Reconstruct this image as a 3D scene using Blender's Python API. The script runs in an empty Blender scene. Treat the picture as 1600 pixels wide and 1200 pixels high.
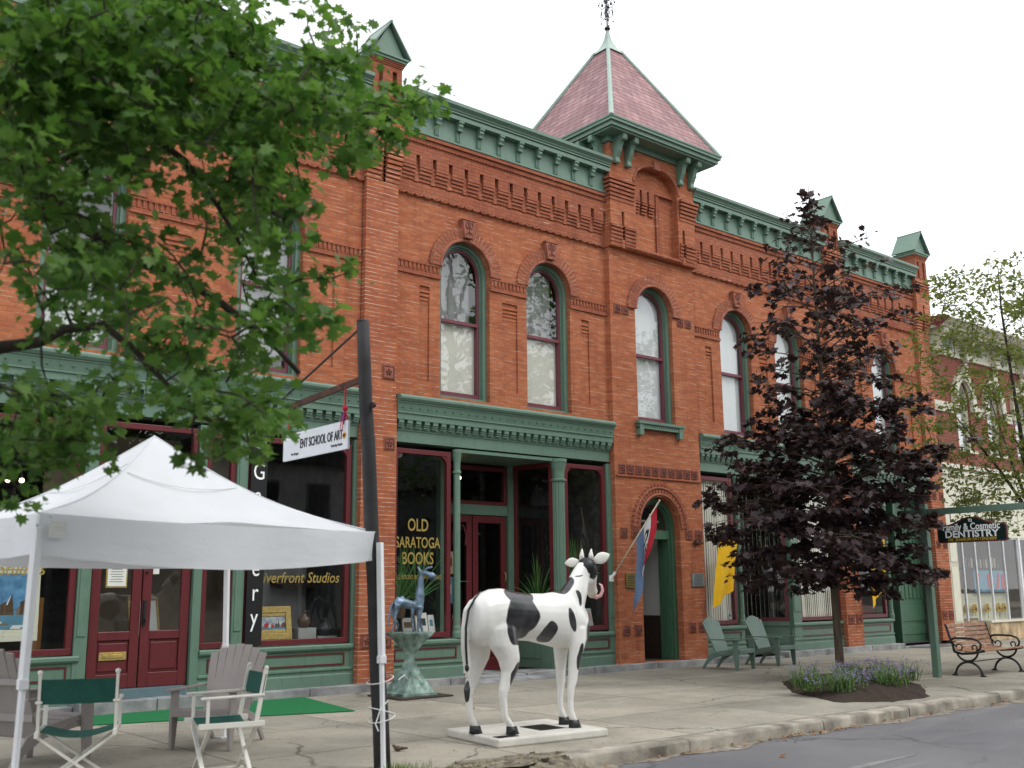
import bpy, bmesh, math, random
import numpy as np
from mathutils import Vector, Matrix, Euler, Quaternion
from mathutils.geometry import tessellate_polygon
R = math.radians
random.seed(11)
S = bpy.context.scene
COL = S.collection

# ------------------------------------------------------------- camera
def make_camera():
    cd = bpy.data.cameras.new('camera')
    cam = bpy.data.objects.new('camera', cd); COL.objects.link(cam)
    yaw, pitch, roll = R(39.821), R(11.114), R(0.5406)
    f = Vector((math.sin(yaw)*math.cos(pitch), math.cos(yaw)*math.cos(pitch), math.sin(pitch)))
    r = Vector((math.cos(yaw), -math.sin(yaw), 0)); d = f.cross(r)
    c, s = math.cos(roll), math.sin(roll)
    r2 = c*r + s*d; d2 = -s*r + c*d
    m = Matrix((r2, -d2, -f)).transposed().to_4x4()
    m.translation = Vector((0, -15, 1.61))
    cam.matrix_world = m
    cd.sensor_width = 36; cd.lens = 1629.8/1600*36
    cd.clip_start = 0.1; cd.clip_end = 2000
    cd.dof.use_dof = True; cd.dof.focus_distance = 18; cd.dof.aperture_fstop = 1.7
    S.camera = cam
make_camera()

# ------------------------------------------------------------- light
w = bpy.data.worlds.new("World"); S.world = w; w.use_nodes = True
nt = w.node_tree; nt.nodes.clear()
out = nt.nodes.new('ShaderNodeOutputWorld'); bg = nt.nodes.new('ShaderNodeBackground')
sky = nt.nodes.new('ShaderNodeTexSky'); sky.sky_type = 'NISHITA'; sky.sun_disc = False
sky.sun_elevation = R(52); sky.sun_rotation = R(150); sky.air_density = 1.2; sky.dust_density = 4
mx = nt.nodes.new('ShaderNodeMix'); mx.data_type = 'RGBA'; mx.inputs[0].default_value = 0.93
mx.inputs[7].default_value = (10.6, 10.9, 11.3, 1)
nt.links.new(sky.outputs[0], mx.inputs[6]); nt.links.new(mx.outputs[2], bg.inputs[0])
bg.inputs[1].default_value = 0.112
nt.links.new(bg.outputs[0], out.inputs[0])
sl = bpy.data.lights.new('sun', 'SUN'); so = bpy.data.objects.new('sun', sl); COL.objects.link(so)
sl.energy = 0.9; sl.angle = R(24); sl.color = (1, .97, .92)
az, el = R(150), R(52)
sd = Vector((math.sin(az)*math.cos(el), math.cos(az)*math.cos(el), math.sin(el)))
so.rotation_euler = sd.to_track_quat('Z', 'Y').to_euler()
so.location = (0, -20, 30)
S.view_settings.view_transform = 'Standard'; S.view_settings.look = 'None'
S.view_settings.exposure = 0.55; S.view_settings.gamma = 1
S.render.engine = 'CYCLES'
S.cycles.max_bounces = 6; S.cycles.transparent_max_bounces = 12
S.cycles.caustics_reflective = False; S.cycles.caustics_refractive = False

# ------------------------------------------------------------- materials
M = {}
def nd(nt, t, **kw):
    n = nt.nodes.new(t)
    for k, v in kw.items(): setattr(n, k, v)
    return n
def base_mat(name, rough=.6, spec=.4):
    m = bpy.data.materials.new(name); m.use_nodes = True
    b = m.node_tree.nodes['Principled BSDF']
    b.inputs['Roughness'].default_value = rough; b.inputs['Specular IOR Level'].default_value = spec
    M[name] = m
    return m, m.node_tree, b
def mat(name, col, rough=.6, var=.12, scale=6., bump=.0, bscale=40., metal=0, spec=.4, col2=None, stretch=None, coat=0, var2=.0):
    """painted / plain surface with soft procedural unevenness"""
    m, nt, b = base_mat(name, rough, spec)
    b.inputs['Metallic'].default_value = metal; b.inputs['Coat Weight'].default_value = coat
    tc = nd(nt, 'ShaderNodeTexCoord'); mp = nd(nt, 'ShaderNodeMapping')
    if stretch: mp.inputs['Scale'].default_value = stretch
    nt.links.new(tc.outputs['Object'], mp.inputs[0])
    n = nd(nt, 'ShaderNodeTexNoise'); n.inputs['Scale'].default_value = scale; n.inputs['Detail'].default_value = 5
    nt.links.new(mp.outputs[0], n.inputs['Vector'])
    cr = nd(nt, 'ShaderNodeValToRGB')
    c1 = [max(0, x*(1-var)) for x in col]; c2 = [min(1, x*(1+var)) for x in (col2 or col)]
    cr.color_ramp.elements[0].position = .3; cr.color_ramp.elements[1].position = .7
    cr.color_ramp.elements[0].color = (*c1, 1); cr.color_ramp.elements[1].color = (*c2, 1)
    nt.links.new(n.outputs[0], cr.inputs[0]); nt.links.new(cr.outputs[0], b.inputs['Base Color'])
    if bump:
        n2 = nd(nt, 'ShaderNodeTexNoise'); n2.inputs['Scale'].default_value = bscale; n2.inputs['Detail'].default_value = 4
        nt.links.new(mp.outputs[0], n2.inputs['Vector'])
        bp = nd(nt, 'ShaderNodeBump'); bp.inputs['Strength'].default_value = bump; bp.inputs['Distance'].default_value = .01
        nt.links.new(n2.outputs[0], bp.inputs['Height']); nt.links.new(bp.outputs[0], b.inputs['Normal'])
    return m
def wall_coords(nt):
    """(x+y, z) so the courses run level on walls facing either way"""
    tc = nd(nt, 'ShaderNodeTexCoord'); sp = nd(nt, 'ShaderNodeSeparateXYZ'); ad = nd(nt, 'ShaderNodeMath', operation='ADD')
    cb = nd(nt, 'ShaderNodeCombineXYZ')
    nt.links.new(tc.outputs['Object'], sp.inputs[0]); nt.links.new(sp.outputs[0], ad.inputs[0]); nt.links.new(sp.outputs[1], ad.inputs[1])
    nt.links.new(ad.outputs[0], cb.inputs[0]); nt.links.new(sp.outputs[2], cb.inputs[1])
    return tc, cb
def mixc(nt, f, a, b, blend='MIX'):
    m = nd(nt, 'ShaderNodeMix', data_type='RGBA', blend_type=blend)
    for i, v in ((0, f), (6, a), (7, b)):
        if isinstance(v, (tuple, list)): m.inputs[i].default_value = (*v[:3], 1)
        elif isinstance(v, (int, float)): m.inputs[i].default_value = v
        else: nt.links.new(v, m.inputs[i])
    return m.outputs[2]
def ramp(nt, src, p0, p1, c0=(0, 0, 0), c1=(1, 1, 1)):
    cr = nd(nt, 'ShaderNodeValToRGB'); e = cr.color_ramp.elements
    e[0].position = p0; e[1].position = p1; e[0].color = (*c0, 1); e[1].color = (*c1, 1)
    nt.links.new(src, cr.inputs[0]); return cr.outputs[0]
def noise(nt, vec, scale, detail=4, rough=.55, stretch=None):
    if stretch:
        mp = nd(nt, 'ShaderNodeMapping'); mp.inputs['Scale'].default_value = stretch
        nt.links.new(vec, mp.inputs[0]); vec = mp.outputs[0]
    n = nd(nt, 'ShaderNodeTexNoise'); n.inputs['Scale'].default_value = scale
    n.inputs['Detail'].default_value = detail; n.inputs['Roughness'].default_value = rough
    nt.links.new(vec, n.inputs['Vector']); return n.outputs[0]
def brick_mat(name, c1, c2, mort, white=.5, bw=.205, rh=.0715, ms=.007, bump=.5, offset=.5, wcol=(.62, .5, .42), soot=.0):
    m, nt, b = base_mat(name, .88, .25)
    tc, cb = wall_coords(nt)
    wob = nd(nt, 'ShaderNodeVectorMath', operation='MULTIPLY_ADD')
    nz = nd(nt, 'ShaderNodeTexNoise'); nz.inputs['Scale'].default_value = 5; nt.links.new(tc.outputs['Object'], nz.inputs['Vector'])
    wob.inputs[1].default_value = (.008, .008, 0); nt.links.new(nz.outputs['Color'], wob.inputs[0]); nt.links.new(cb.outputs[0], wob.inputs[2])
    br = nd(nt, 'ShaderNodeTexBrick'); br.offset = offset
    br.inputs['Scale'].default_value = 1; br.inputs['Brick Width'].default_value = bw; br.inputs['Row Height'].default_value = rh
    br.inputs['Mortar Size'].default_value = ms; br.inputs['Mortar Smooth'].default_value = .2; br.inputs['Bias'].default_value = 0
    br.inputs['Color1'].default_value = (*c1, 1); br.inputs['Color2'].default_value = (*c2, 1); br.inputs['Mortar'].default_value = (*mort, 1)
    nt.links.new(wob.outputs[0], br.inputs['Vector'])
    # weathering: broad tonal drift, level streaks, patches of pale pointing
    drift = noise(nt, tc.outputs['Object'], .55, 5, .6, (1, 1, 1.8))
    col = mixc(nt, ramp(nt, drift, .3, .72), br.outputs[0], (.8, .68, .66), 'MULTIPLY')
    st = noise(nt, cb.outputs[0], 1.0, 4, .6, (2.2, 13, 1))
    col = mixc(nt, ramp(nt, st, .42, .66), col, mixc(nt, 1., col, (1.22, 1.16, 1.05), 'MULTIPLY'))
    grime = noise(nt, tc.outputs['Object'], 2.3, 6, .7)
    col = mixc(nt, ramp(nt, grime, .56, .74), col, mixc(nt, 1., col, (.74, .68, .68), 'MULTIPLY'))
    run = noise(nt, tc.outputs['Object'], 1.0, 4, .6, (3.2, 3.2, .28))
    col = mixc(nt, ramp(nt, run, .54, .72), col, mixc(nt, 1., col, (.78, .74, .74), 'MULTIPLY'))
    wn = noise(nt, cb.outputs[0], 1.0, 6, .8, (2.0, 11, 1)); wf = ramp(nt, wn, .58-white*.16, .66-white*.12)
    s2 = nd(nt, 'ShaderNodeSeparateXYZ'); nt.links.new(wob.outputs[0], s2.inputs[0])
    dv = nd(nt, 'ShaderNodeMath', operation='DIVIDE'); dv.inputs[1].default_value = rh; nt.links.new(s2.outputs[1], dv.inputs[0])
    frc = nd(nt, 'ShaderNodeMath', operation='PINGPONG'); frc.inputs[1].default_value = .5; nt.links.new(dv.outputs[0], frc.inputs[0])
    bed = nd(nt, 'ShaderNodeMapRange'); bed.inputs['From Min'].default_value = .07; bed.inputs['From Max'].default_value = .14; bed.inputs['To Min'].default_value = 1; bed.inputs['To Max'].default_value = .12; nt.links.new(frc.outputs[0], bed.inputs['Value'])
    w0 = nd(nt, 'ShaderNodeMath', operation='MULTIPLY'); nt.links.new(bed.outputs[0], w0.inputs[0]); nt.links.new(br.outputs['Fac'], w0.inputs[1])
    ww = nd(nt, 'ShaderNodeMath', operation='MULTIPLY'); nt.links.new(w0.outputs[0], ww.inputs[0]); nt.links.new(wf, ww.inputs[1])
    col = mixc(nt, ww.outputs[0], col, wcol)
    nt.links.new(col, b.inputs['Base Color'])
    inv = nd(nt, 'ShaderNodeMath', operation='SUBTRACT'); inv.inputs[0].default_value = 1; nt.links.new(br.outputs['Fac'], inv.inputs[1])
    fine = noise(nt, tc.outputs['Object'], 60, 3)
    hh = nd(nt, 'ShaderNodeMath', operation='MULTIPLY_ADD'); hh.inputs[1].default_value = .35
    nt.links.new(fine, hh.inputs[0]); nt.links.new(inv.outputs[0], hh.inputs[2])
    bp = nd(nt, 'ShaderNodeBump'); bp.inputs['Strength'].default_value = bump; bp.inputs['Distance'].default_value = .008
    nt.links.new(hh.outputs[0], bp.inputs['Height']); nt.links.new(bp.outputs[0], b.inputs['Normal'])
    return m
brick_mat('orange_brick', (.43, .155, .071), (.345, .112, .054), (.27, .11, .068), .6, wcol=(.50, .33, .23))
brick_mat('red_brick', (.36, .128, .070), (.30, .102, .058), (.2, .078, .052), .1)
brick_mat('pier_brick', (.41, .138, .062), (.335, .103, .050), (.27, .12, .08), .85, wcol=(.55, .40, .31))
brick_mat('neighbour_brick', (.29, .11, .085), (.24, .09, .07), (.16, .06, .05), .05)
mat('terracotta', (.30, .105, .065), .85, .3, 9, .5, 60)
mat('dark_terracotta', (.17, .06, .045), .85, .35, 12, .5, 60)
mat('mortar', (.46, .26, .19), .95, .4, 7)
def paint(name, col, rough=.45, dirt=.3, bump=.15):
    m, nt, b = base_mat(name, rough, .45)
    tc = nd(nt, 'ShaderNodeTexCoord')
    n1 = noise(nt, tc.outputs['Object'], 1.3, 5, .6); n2 = noise(nt, tc.outputs['Object'], 14, 4, .65, (1, 1, .25))
    c = mixc(nt, ramp(nt, n1, .35, .7), col, tuple(x*(1+dirt*.45) for x in col))
    c = mixc(nt, ramp(nt, n2, .55, .78), c, tuple(x*(1-dirt) for x in col))
    nt.links.new(c, b.inputs['Base Color'])
    bp = nd(nt, 'ShaderNodeBump'); bp.inputs['Strength'].default_value = bump; bp.inputs['Distance'].default_value = .004
    nt.links.new(noise(nt, tc.outputs['Object'], 30, 4), bp.inputs['Height']); nt.links.new(bp.outputs[0], b.inputs['Normal'])
    return m
paint('green_paint', (.112, .188, .140), .42)
paint('dark_green_paint', (.052, .125, .075), .42)
paint('pale_green_metal', (.27, .36, .31), .4)
paint('red_paint', (.115, .018, .022), .35, .3)
paint('maroon_sash', (.15, .035, .05), .4, .3)
paint('cream_paint', (.52, .50, .40), .5, .3)
paint('pale_cream', (.66, .64, .52), .5, .2)
paint('blue_grey_paint', (.10, .16, .18), .5, .3)
mat('bluestone', (.20, .21, .215), .8, .3, 3, .4, 30, col2=(.3, .3, .3))
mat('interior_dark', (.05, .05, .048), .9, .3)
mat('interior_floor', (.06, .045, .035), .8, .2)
mat('interior_tan', (.19, .15, .11), .9, .15)
mat('interior_white', (.35, .35, .34), .9, .1)
mat('white_plaster', (.62, .62, .62), .9, .05, 1)
mat('brown_panel', (.045, .028, .02), .6, .2)
mat('roof_dark', (.05, .05, .05), .9)
mat('blind_cream', (.84, .80, .70), .9, .04, 2)
mat('shade_grey', (.78, .79, .79), .9, .03, 2)
mat('white_fabric', (.80, .82, .855), .6, .04, 3)
def cloth_light():
    m = M['white_fabric']; nt = m.node_tree; b = nt.nodes['Principled BSDF']; o = nt.nodes['Material Output']
    tr = nd(nt, 'ShaderNodeBsdfTranslucent'); tr.inputs[0].default_value = (.72, .74, .78, 1); mx = nd(nt, 'ShaderNodeMixShader'); mx.inputs[0].default_value = .28
    nt.links.new(b.outputs[0], mx.inputs[1]); nt.links.new(tr.outputs[0], mx.inputs[2]); nt.links.new(mx.outputs[0], o.inputs[0])
    tc = nd(nt, 'ShaderNodeTexCoord'); bp = nd(nt, 'ShaderNodeBump'); bp.inputs['Strength'].default_value = .5; bp.inputs['Distance'].default_value = .03
    nt.links.new(noise(nt, tc.outputs['Object'], 1.6, 4, .5, (1, 1, 2.5)), bp.inputs['Height']); nt.links.new(bp.outputs[0], b.inputs['Normal'])
cloth_light()
mat('white_metal', (.75, .76, .78), .3, .05, 3)
mat('white_gloss_wood', (.78, .76, .70), .4, .05)
mat('green_canvas', (.012, .085, .065), .85, .15, 9, .3, 200)
mat('grey_plastic', (.27, .245, .235), .55, .08, 4, .05)
mat('green_plastic', (.13, .20, .165), .5, .08, 4, .05)
mat('green_turf', (.012, .17, .055), .95, .25, 60, .8, 300)
mat('weathered_pole', (.028, .027, .029), .7, .35, 5, .3, 40)
mat('iron', (.018, .018, .02), .5, .3, 12, .2)
mat('rust_iron', (.07, .03, .02), .8, .5, 12, .3)
mat('sign_white', (.66, .68, .72), .5, .04)
mat('letter_black', (.02, .02, .025), .5)
mat('letter_white', (.92, .92, .92), .5)
mat('gold', (.48, .34, .11), .45, .25, 20, metal=.5)
mat('gold_letter', (.34, .25, .07), .4, .1, metal=.2)
mat('yellow_letter', (.6, .38, .03), .5)
mat('banner_yellow', (.80, .46, .005), .75, .08, 2)
mat('sign_green', (.003, .018, .013), .6, .1, spec=.2)
mat('bronze_green', (.10, .19, .15), .62, .45, 9, .6, 30, metal=.25, col2=(.22, .30, .27))
mat('bronze_blue', (.075, .11, .13), .5, .5, 8, .6, 30, metal=.4, col2=(.17, .24, .33))
mat('plate_brown', (.06, .045, .035), .7, .3, metal=.4)
mat('plaque_dark', (.03, .033, .033), .4, .3, 8, metal=.5)
mat('plaque_brass', (.26, .20, .06), .4, .2, metal=.7)
mat('plaque_stone', (.17, .20, .19), .6, .15)
mat('mulch', (.035, .022, .016), 1., .5, 30, 1., 70)
mat('bark_dark', (.045, .036, .028), .95, .4, 14, 1., 50, stretch=(1, 1, .3))
mat('bark_brown', (.10, .075, .052), .9, .35, 14, .8, 50, stretch=(1, 1, .25))
mat('wood_slat', (.26, .125, .06), .5, .35, 8, .2, 60, col2=(.36, .19, .11))
mat('tan_stone', (.42, .30, .17), .9, .4, 3.5, .6, 30, col2=(.5, .38, .24))
mat('dry_leaf', (.22, .10, .04), .9, .6, 30, col2=(.35, .2, .07))
mat('flag_blue', (.11, .17, .28), .8, .08); mat('flag_red', (.42, .015, .03), .8, .08); mat('flag_white', (.62, .62, .62), .8, .05)
mat('ribbon_red', (.5, .01, .04), .7); mat('ribbon_blue', (.03, .04, .25), .7); mat('ribbon_orange', (.8, .35, .02), .7)
mat('pink', (.74, .42, .42), .35, .05); mat('horn_cream', (.62, .55, .42), .4, .15)
mat('paper', (.7, .7, .66), .8, .05); mat('red_dot', (.55, .01, .02), .6)
mat('slab_paint', (.60, .58, .53), .75, .12, 5, .2)
mat('asphalt_roof', (.04, .04, .04), .9)
mat('house_white', (.5, .5, .5), .8, .05); mat('house_grey', (.2, .21, .22), .8, .1)
mat('dark_window', (.02, .025, .03), .15)
mat('picture_blue', (.08, .24, .48), .5, .3, 8, col2=(.14, .34, .55)); mat('picture_red', (.25, .36, .52), .5, .4, 10, col2=(.5, .5, .5))
mat('vase_clay', (.10, .06, .035), .3); mat('vase_dark', (.05, .055, .06), .3)
mat('book_blue', (.10, .25, .36), .6); mat('book_cream', (.5, .42, .28), .6)
mat('bottle_blue', (.03, .08, .30), .3); mat('orange_cloth', (.5, .22, .05), .8)
mat('banner_black', (.008, .008, .010), .5)

# horse statue paint is set below with the horse
def slate():
    m, nt, b = base_mat('pink_slate', .75, .3)
    tc, cb = wall_coords(nt)
    br = nd(nt, 'ShaderNodeTexBrick'); br.offset = .5
    for k, v in (('Scale', 1), ('Brick Width', .24), ('Row Height', .135), ('Mortar Size', .009), ('Mortar Smooth', .1), ('Bias', 0)):
        br.inputs[k].default_value = v
    br.inputs['Color1'].default_value = (.345, .205, .205, 1); br.inputs['Color2'].default_value = (.235, .125, .128, 1); br.inputs['Mortar'].default_value = (.09, .05, .055, 1)
    nt.links.new(cb.outputs[0], br.inputs['Vector'])
    n = noise(nt, cb.outputs[0], 5, 6, .75)
    c = mixc(nt, ramp(nt, n, .52, .68), br.outputs[0], (.17, .085, .09))
    n2 = noise(nt, cb.outputs[0], 2, 4)
    c = mixc(nt, ramp(nt, n2, .45, .7), c, mixc(nt, 1., c, (1.25, 1.2, 1.2), 'MULTIPLY'))
    nt.links.new(c, b.inputs['Base Color'])
    # each course tips out at its lower edge
    sp = nd(nt, 'ShaderNodeSeparateXYZ'); nt.links.new(cb.outputs[0], sp.inputs[0])
    dv = nd(nt, 'ShaderNodeMath', operation='DIVIDE'); dv.inputs[1].default_value = .135; nt.links.new(sp.outputs[1], dv.inputs[0])
    fr = nd(nt, 'ShaderNodeMath', operation='FRACT'); nt.links.new(dv.outputs[0], fr.inputs[0])
    iv = nd(nt, 'ShaderNodeMath', operation='SUBTRACT'); iv.inputs[0].default_value = 1; nt.links.new(fr.outputs[0], iv.inputs[1])
    bp = nd(nt, 'ShaderNodeBump'); bp.inputs['Strength'].default_value = 1; bp.inputs['Distance'].default_value = .03
    nt.links.new(iv.outputs[0], bp.inputs['Height']); nt.links.new(bp.outputs[0], b.inputs['Normal'])
slate()
def glass(name, tint=(1, 1, 1), rough=0.0, gain=1.5, wav=.0):
    m = bpy.data.materials.new(name); m.use_nodes = True; nt = m.node_tree; nt.nodes.clear(); M[name] = m
    o = nd(nt, 'ShaderNodeOutputMaterial'); mx = nd(nt, 'ShaderNodeMixShader'); t = nd(nt, 'ShaderNodeBsdfTransparent'); g = nd(nt, 'ShaderNodeBsdfGlossy')
    g.inputs['Roughness'].default_value = rough; t.inputs[0].default_value = (*tint, 1)
    lw = nd(nt, 'ShaderNodeLayerWeight'); lw.inputs[0].default_value = .5; pw = nd(nt, 'ShaderNodeMath', operation='POWER'); pw.inputs[1].default_value = 4.6; nt.links.new(lw.outputs['Facing'], pw.inputs[0])
    f = nd(nt, 'ShaderNodeMath', operation='MULTIPLY_ADD'); f.inputs[1].default_value = .92; f.inputs[2].default_value = .055; nt.links.new(pw.outputs[0], f.inputs[0])
    ml = nd(nt, 'ShaderNodeMath', operation='MULTIPLY', use_clamp=True); ml.inputs[1].default_value = gain
    nt.links.new(f.outputs[0], ml.inputs[0]); nt.links.new(ml.outputs[0], mx.inputs[0]); nt.links.new(t.outputs[0], mx.inputs[1]); nt.links.new(g.outputs[0], mx.inputs[2]); nt.links.new(mx.outputs[0], o.inputs[0])
    if wav:
        tc = nd(nt, 'ShaderNodeTexCoord'); bp = nd(nt, 'ShaderNodeBump'); bp.inputs['Strength'].default_value = wav; bp.inputs['Distance'].default_value = .01
        nt.links.new(noise(nt, tc.outputs['Object'], 2.2, 2), bp.inputs['Height'])
        nt.links.new(bp.outputs[0], g.inputs['Normal'])
glass('shop_glass', (.90, .92, .91), 0, 1.25, .05)
glass('old_glass', (.92, .94, .94), 0, 2.4, .12)
def leafmat(name, c1, c2, trans=.35, rough=.5, spec=.35):
    m, nt, b = base_mat(name, rough, spec)
    g = nd(nt, 'ShaderNodeNewGeometry')
    cr = ramp(nt, g.outputs['Random Per Island'], 0, 1, c1, c2)
    nt.links.new(cr, b.inputs['Base Color'])
    tr = nd(nt, 'ShaderNodeBsdfTranslucent'); mx = nd(nt, 'ShaderNodeMixShader'); mx.inputs[0].default_value = trans
    nt.links.new(mixc(nt, 1., cr, (1.3, 1.4, .8), 'MULTIPLY'), tr.inputs[0])
    o = nt.nodes['Material Output']
    nt.links.new(b.outputs[0], mx.inputs[1]); nt.links.new(tr.outputs[0], mx.inputs[2]); nt.links.new(mx.outputs[0], o.inputs[0])
leafmat('maple_green', (.045, .115, .024), (.135, .235, .058), .45, .5, .35)
leafmat('maple_purple', (.022, .013, .015), (.064, .034, .038), .16, .5, .4)
leafmat('locust_green', (.10, .15, .035), (.22, .22, .06), .4)
leafmat('herb_green', (.07, .15, .04), (.20, .28, .12), .3)
leafmat('plant_green', (.06, .19, .04), (.16, .34, .10), .3)
leafmat('flower_violet', (.15, .10, .27), (.32, .24, .46), .2)
leafmat('weed_green', (.10, .19, .03), (.16, .22, .06), .3)
leafmat('litter', (.12, .055, .025), (.42, .20, .07), .1)
def emit(name, col, s):
    m = bpy.data.materials.new(name); m.use_nodes = True; nt = m.node_tree; nt.nodes.clear(); M[name] = m
    o = nd(nt, 'ShaderNodeOutputMaterial'); e = nd(nt, 'ShaderNodeEmission'); e.inputs[0].default_value = (*col, 1); e.inputs[1].default_value = s
    nt.links.new(e.outputs[0], o.inputs[0])
emit('lit_bulb', (1, .72, .4), 12); emit('lit_lamp', (1, .6, .2), 5)

# ------------------------------------------------------------- mesh builder
class MB:
    def __init__(s): s.v = []; s.f = []; s.mi = []; s.cur = 0
    def add(s, vs, fs):
        n = len(s.v); s.v += [tuple(p) for p in vs]
        for q in fs: s.f.append(tuple(n+i for i in q)); s.mi.append(s.cur)
        return s
    def box(s, x0, x1, y0, y1, z0, z1):
        if x0 > x1: x0, x1 = x1, x0
        if y0 > y1: y0, y1 = y1, y0
        if z0 > z1: z0, z1 = z1, z0
        return s.add([(x0,y0,z0),(x1,y0,z0),(x1,y1,z0),(x0,y1,z0),(x0,y0,z1),(x1,y0,z1),(x1,y1,z1),(x0,y1,z1)],
              [(0,3,2,1),(4,5,6,7),(0,1,5,4),(1,2,6,5),(2,3,7,6),(3,0,4,7)])
    def obox(s, c, size, rot=(0, 0, 0)):
        e = Euler(rot).to_matrix(); a, b, d = [t/2 for t in size]
        vs = [Vector(c)+e@Vector(p) for p in [(-a,-b,-d),(a,-b,-d),(a,b,-d),(-a,b,-d),(-a,-b,d),(a,-b,d),(a,b,d),(-a,b,d)]]
        return s.add(vs, [(0,3,2,1),(4,5,6,7),(0,1,5,4),(1,2,6,5),(2,3,7,6),(3,0,4,7)])
    def beam(s, p, q, wd, th, up=(0, 0, 1)):
        p, q = Vector(p), Vector(q); d = (q-p).normalized(); u = Vector(up); sx = d.cross(u)
        if sx.length < 1e-4: sx = d.cross(Vector((1, 0, 0)))
        sx.normalize(); u = sx.cross(d).normalized(); a = sx*wd/2; b = u*th/2
        vs = [p-a-b, p+a-b, p+a+b, p-a+b, q-a-b, q+a-b, q+a+b, q-a+b]
        return s.add(vs, [(0,1,2,3),(7,6,5,4),(0,4,5,1),(1,5,6,2),(2,6,7,3),(3,7,4,0)])
    def prism(s, prof, x0, x1, axis='x'):
        """profile extruded: axis x -> profile is (y,z); axis y -> (x,z); axis z -> (x,y)"""
        n = len(prof)
        def P(a, b, t): return (t, a, b) if axis == 'x' else ((a, t, b) if axis == 'y' else (a, b, t))
        vs = [P(a, b, x0) for a, b in prof]+[P(a, b, x1) for a, b in prof]
        fs = [(i, (i+1) % n, n+(i+1) % n, n+i) for i in range(n)]
        tr = tessellate_polygon([[Vector((a, b, 0)) for a, b in prof]])
        fs += [tuple(t) for t in tr]+[tuple(n+i for i in reversed(t)) for t in tr]
        return s.add(vs, fs)
    def tube(s, path, rad, n=8, cap=True):
        path = [Vector(p) for p in path]
        if not isinstance(rad, (list, tuple)): rad = [rad]*len(path)
        T = []
        for i in range(len(path)):
            a = path[max(0, i-1)]; b = path[min(len(path)-1, i+1)]; d = b-a
            T.append(d.normalized() if d.length > 1e-9 else Vector((0, 0, 1)))
        u = T[0].orthogonal().normalized(); vs = []
        for i, p in enumerate(path):
            u = (u-T[i]*u.dot(T[i]))
            u = u.normalized() if u.length > 1e-6 else T[i].orthogonal().normalized()
            w = T[i].cross(u)
            for k in range(n):
                a = 2*math.pi*k/n; vs.append(p+(u*math.cos(a)+w*math.sin(a))*rad[i])
        fs = [(i*n+k, i*n+(k+1) % n, (i+1)*n+(k+1) % n, (i+1)*n+k) for i in range(len(path)-1) for k in range(n)]
        if cap: fs += [tuple(reversed(range(n))), tuple((len(path)-1)*n+k for k in range(n))]
        return s.add(vs, fs)
    def ell(s, rings, n=16):
        """rings: (centre, axis_u_vector, axis_w_vector) ellipses lofted and capped"""
        vs = []
        for c, u, w in rings:
            c, u, w = Vector(c), Vector(u), Vector(w)
            for k in range(n):
                a = 2*math.pi*k/n; vs.append(c+u*math.cos(a)+w*math.sin(a))
        m = len(rings)
        fs = [(i*n+k, i*n+(k+1) % n, (i+1)*n+(k+1) % n, (i+1)*n+k) for i in range(m-1) for k in range(n)]
        fs += [tuple(reversed(range(n))), tuple((m-1)*n+k for k in range(n))]
        return s.add(vs, fs)
    def lathe(s, prof, c=(0, 0, 0), n=20):
        c = Vector(c)
        return s.ell([(c+Vector((0, 0, z)), (r, 0, 0), (0, r, 0)) for r, z in prof], n)
    def ball(s, c, r, n=12, m=8, sc=(1, 1, 1)):
        c = Vector(c)
        return s.ell([(c+Vector((0, 0, -math.cos(math.pi*i/m)*r*sc[2])), (max(1e-4, math.sin(math.pi*i/m))*r*sc[0], 0, 0), (0, max(1e-4, math.sin(math.pi*i/m))*r*sc[1], 0)) for i in range(m+1)], n)
    def grid(s, P, nu, nv):
        vs = [P(i/nu, j/nv) for j in range(nv+1) for i in range(nu+1)]
        return s.add(vs, [(j*(nu+1)+i, j*(nu+1)+i+1, (j+1)*(nu+1)+i+1, (j+1)*(nu+1)+i) for j in range(nv) for i in range(nu)])
    def build(s, name, m, parent=None, smooth=False, bevel=0, world=True, solid=0, subd=0):
        me = bpy.data.meshes.new(name)
        off = Vector((0, 0, 0))
        if parent is not None and world:
            p = parent
            while p is not None: off += p.location; p = p.parent
        me.from_pydata([tuple(Vector(v)-off) for v in s.v], [], s.f)
        ms = m if isinstance(m, (list, tuple)) else [m]
        for k in ms: me.materials.append(M[k])
        if len(ms) > 1: me.polygons.foreach_set('material_index', s.mi)
        if smooth: me.polygons.foreach_set('use_smooth', [True]*len(me.polygons))
        me.update()
        bm = bmesh.new(); bm.from_mesh(me); bmesh.ops.recalc_face_normals(bm, faces=bm.faces) if not getattr(s, 'keep', False) else None
        bm.to_mesh(me); bm.free()
        o = bpy.data.objects.new(name, me); COL.objects.link(o)
        if parent is not None: o.parent = parent
        if solid:
            md = o.modifiers.new('solid', 'SOLIDIFY'); md.thickness = solid; md.offset = 0
        if bevel:
            md = o.modifiers.new('bevel', 'BEVEL'); md.width = bevel; md.segments = 2; md.limit_method = 'ANGLE'; md.angle_limit = R(40)
        if subd:
            md = o.modifiers.new('sub', 'SUBSURF'); md.levels = subd; md.render_levels = subd
        if smooth and not subd:
            try:
                me.polygons.foreach_set('use_smooth', [True]*len(me.polygons))
            except Exception: pass
        return o
def autosmooth(o, ang=35):
    """flat between faces that meet sharply, smooth elsewhere"""
    me = o.data; bm = bmesh.new(); bm.from_mesh(me)
    for f in bm.faces: f.smooth = True
    for e in bm.edges:
        if len(e.link_faces) == 2 and e.calc_face_angle(0) > R(ang): e.smooth = False
    bm.to_mesh(me); bm.free(); return o
def tag(o, label=None, cat=None, group=None, kind=None):
    if label: o['label'] = label
    if cat: o['category'] = cat
    if group: o['group'] = group
    if kind: o['kind'] = kind
    return o
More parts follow.
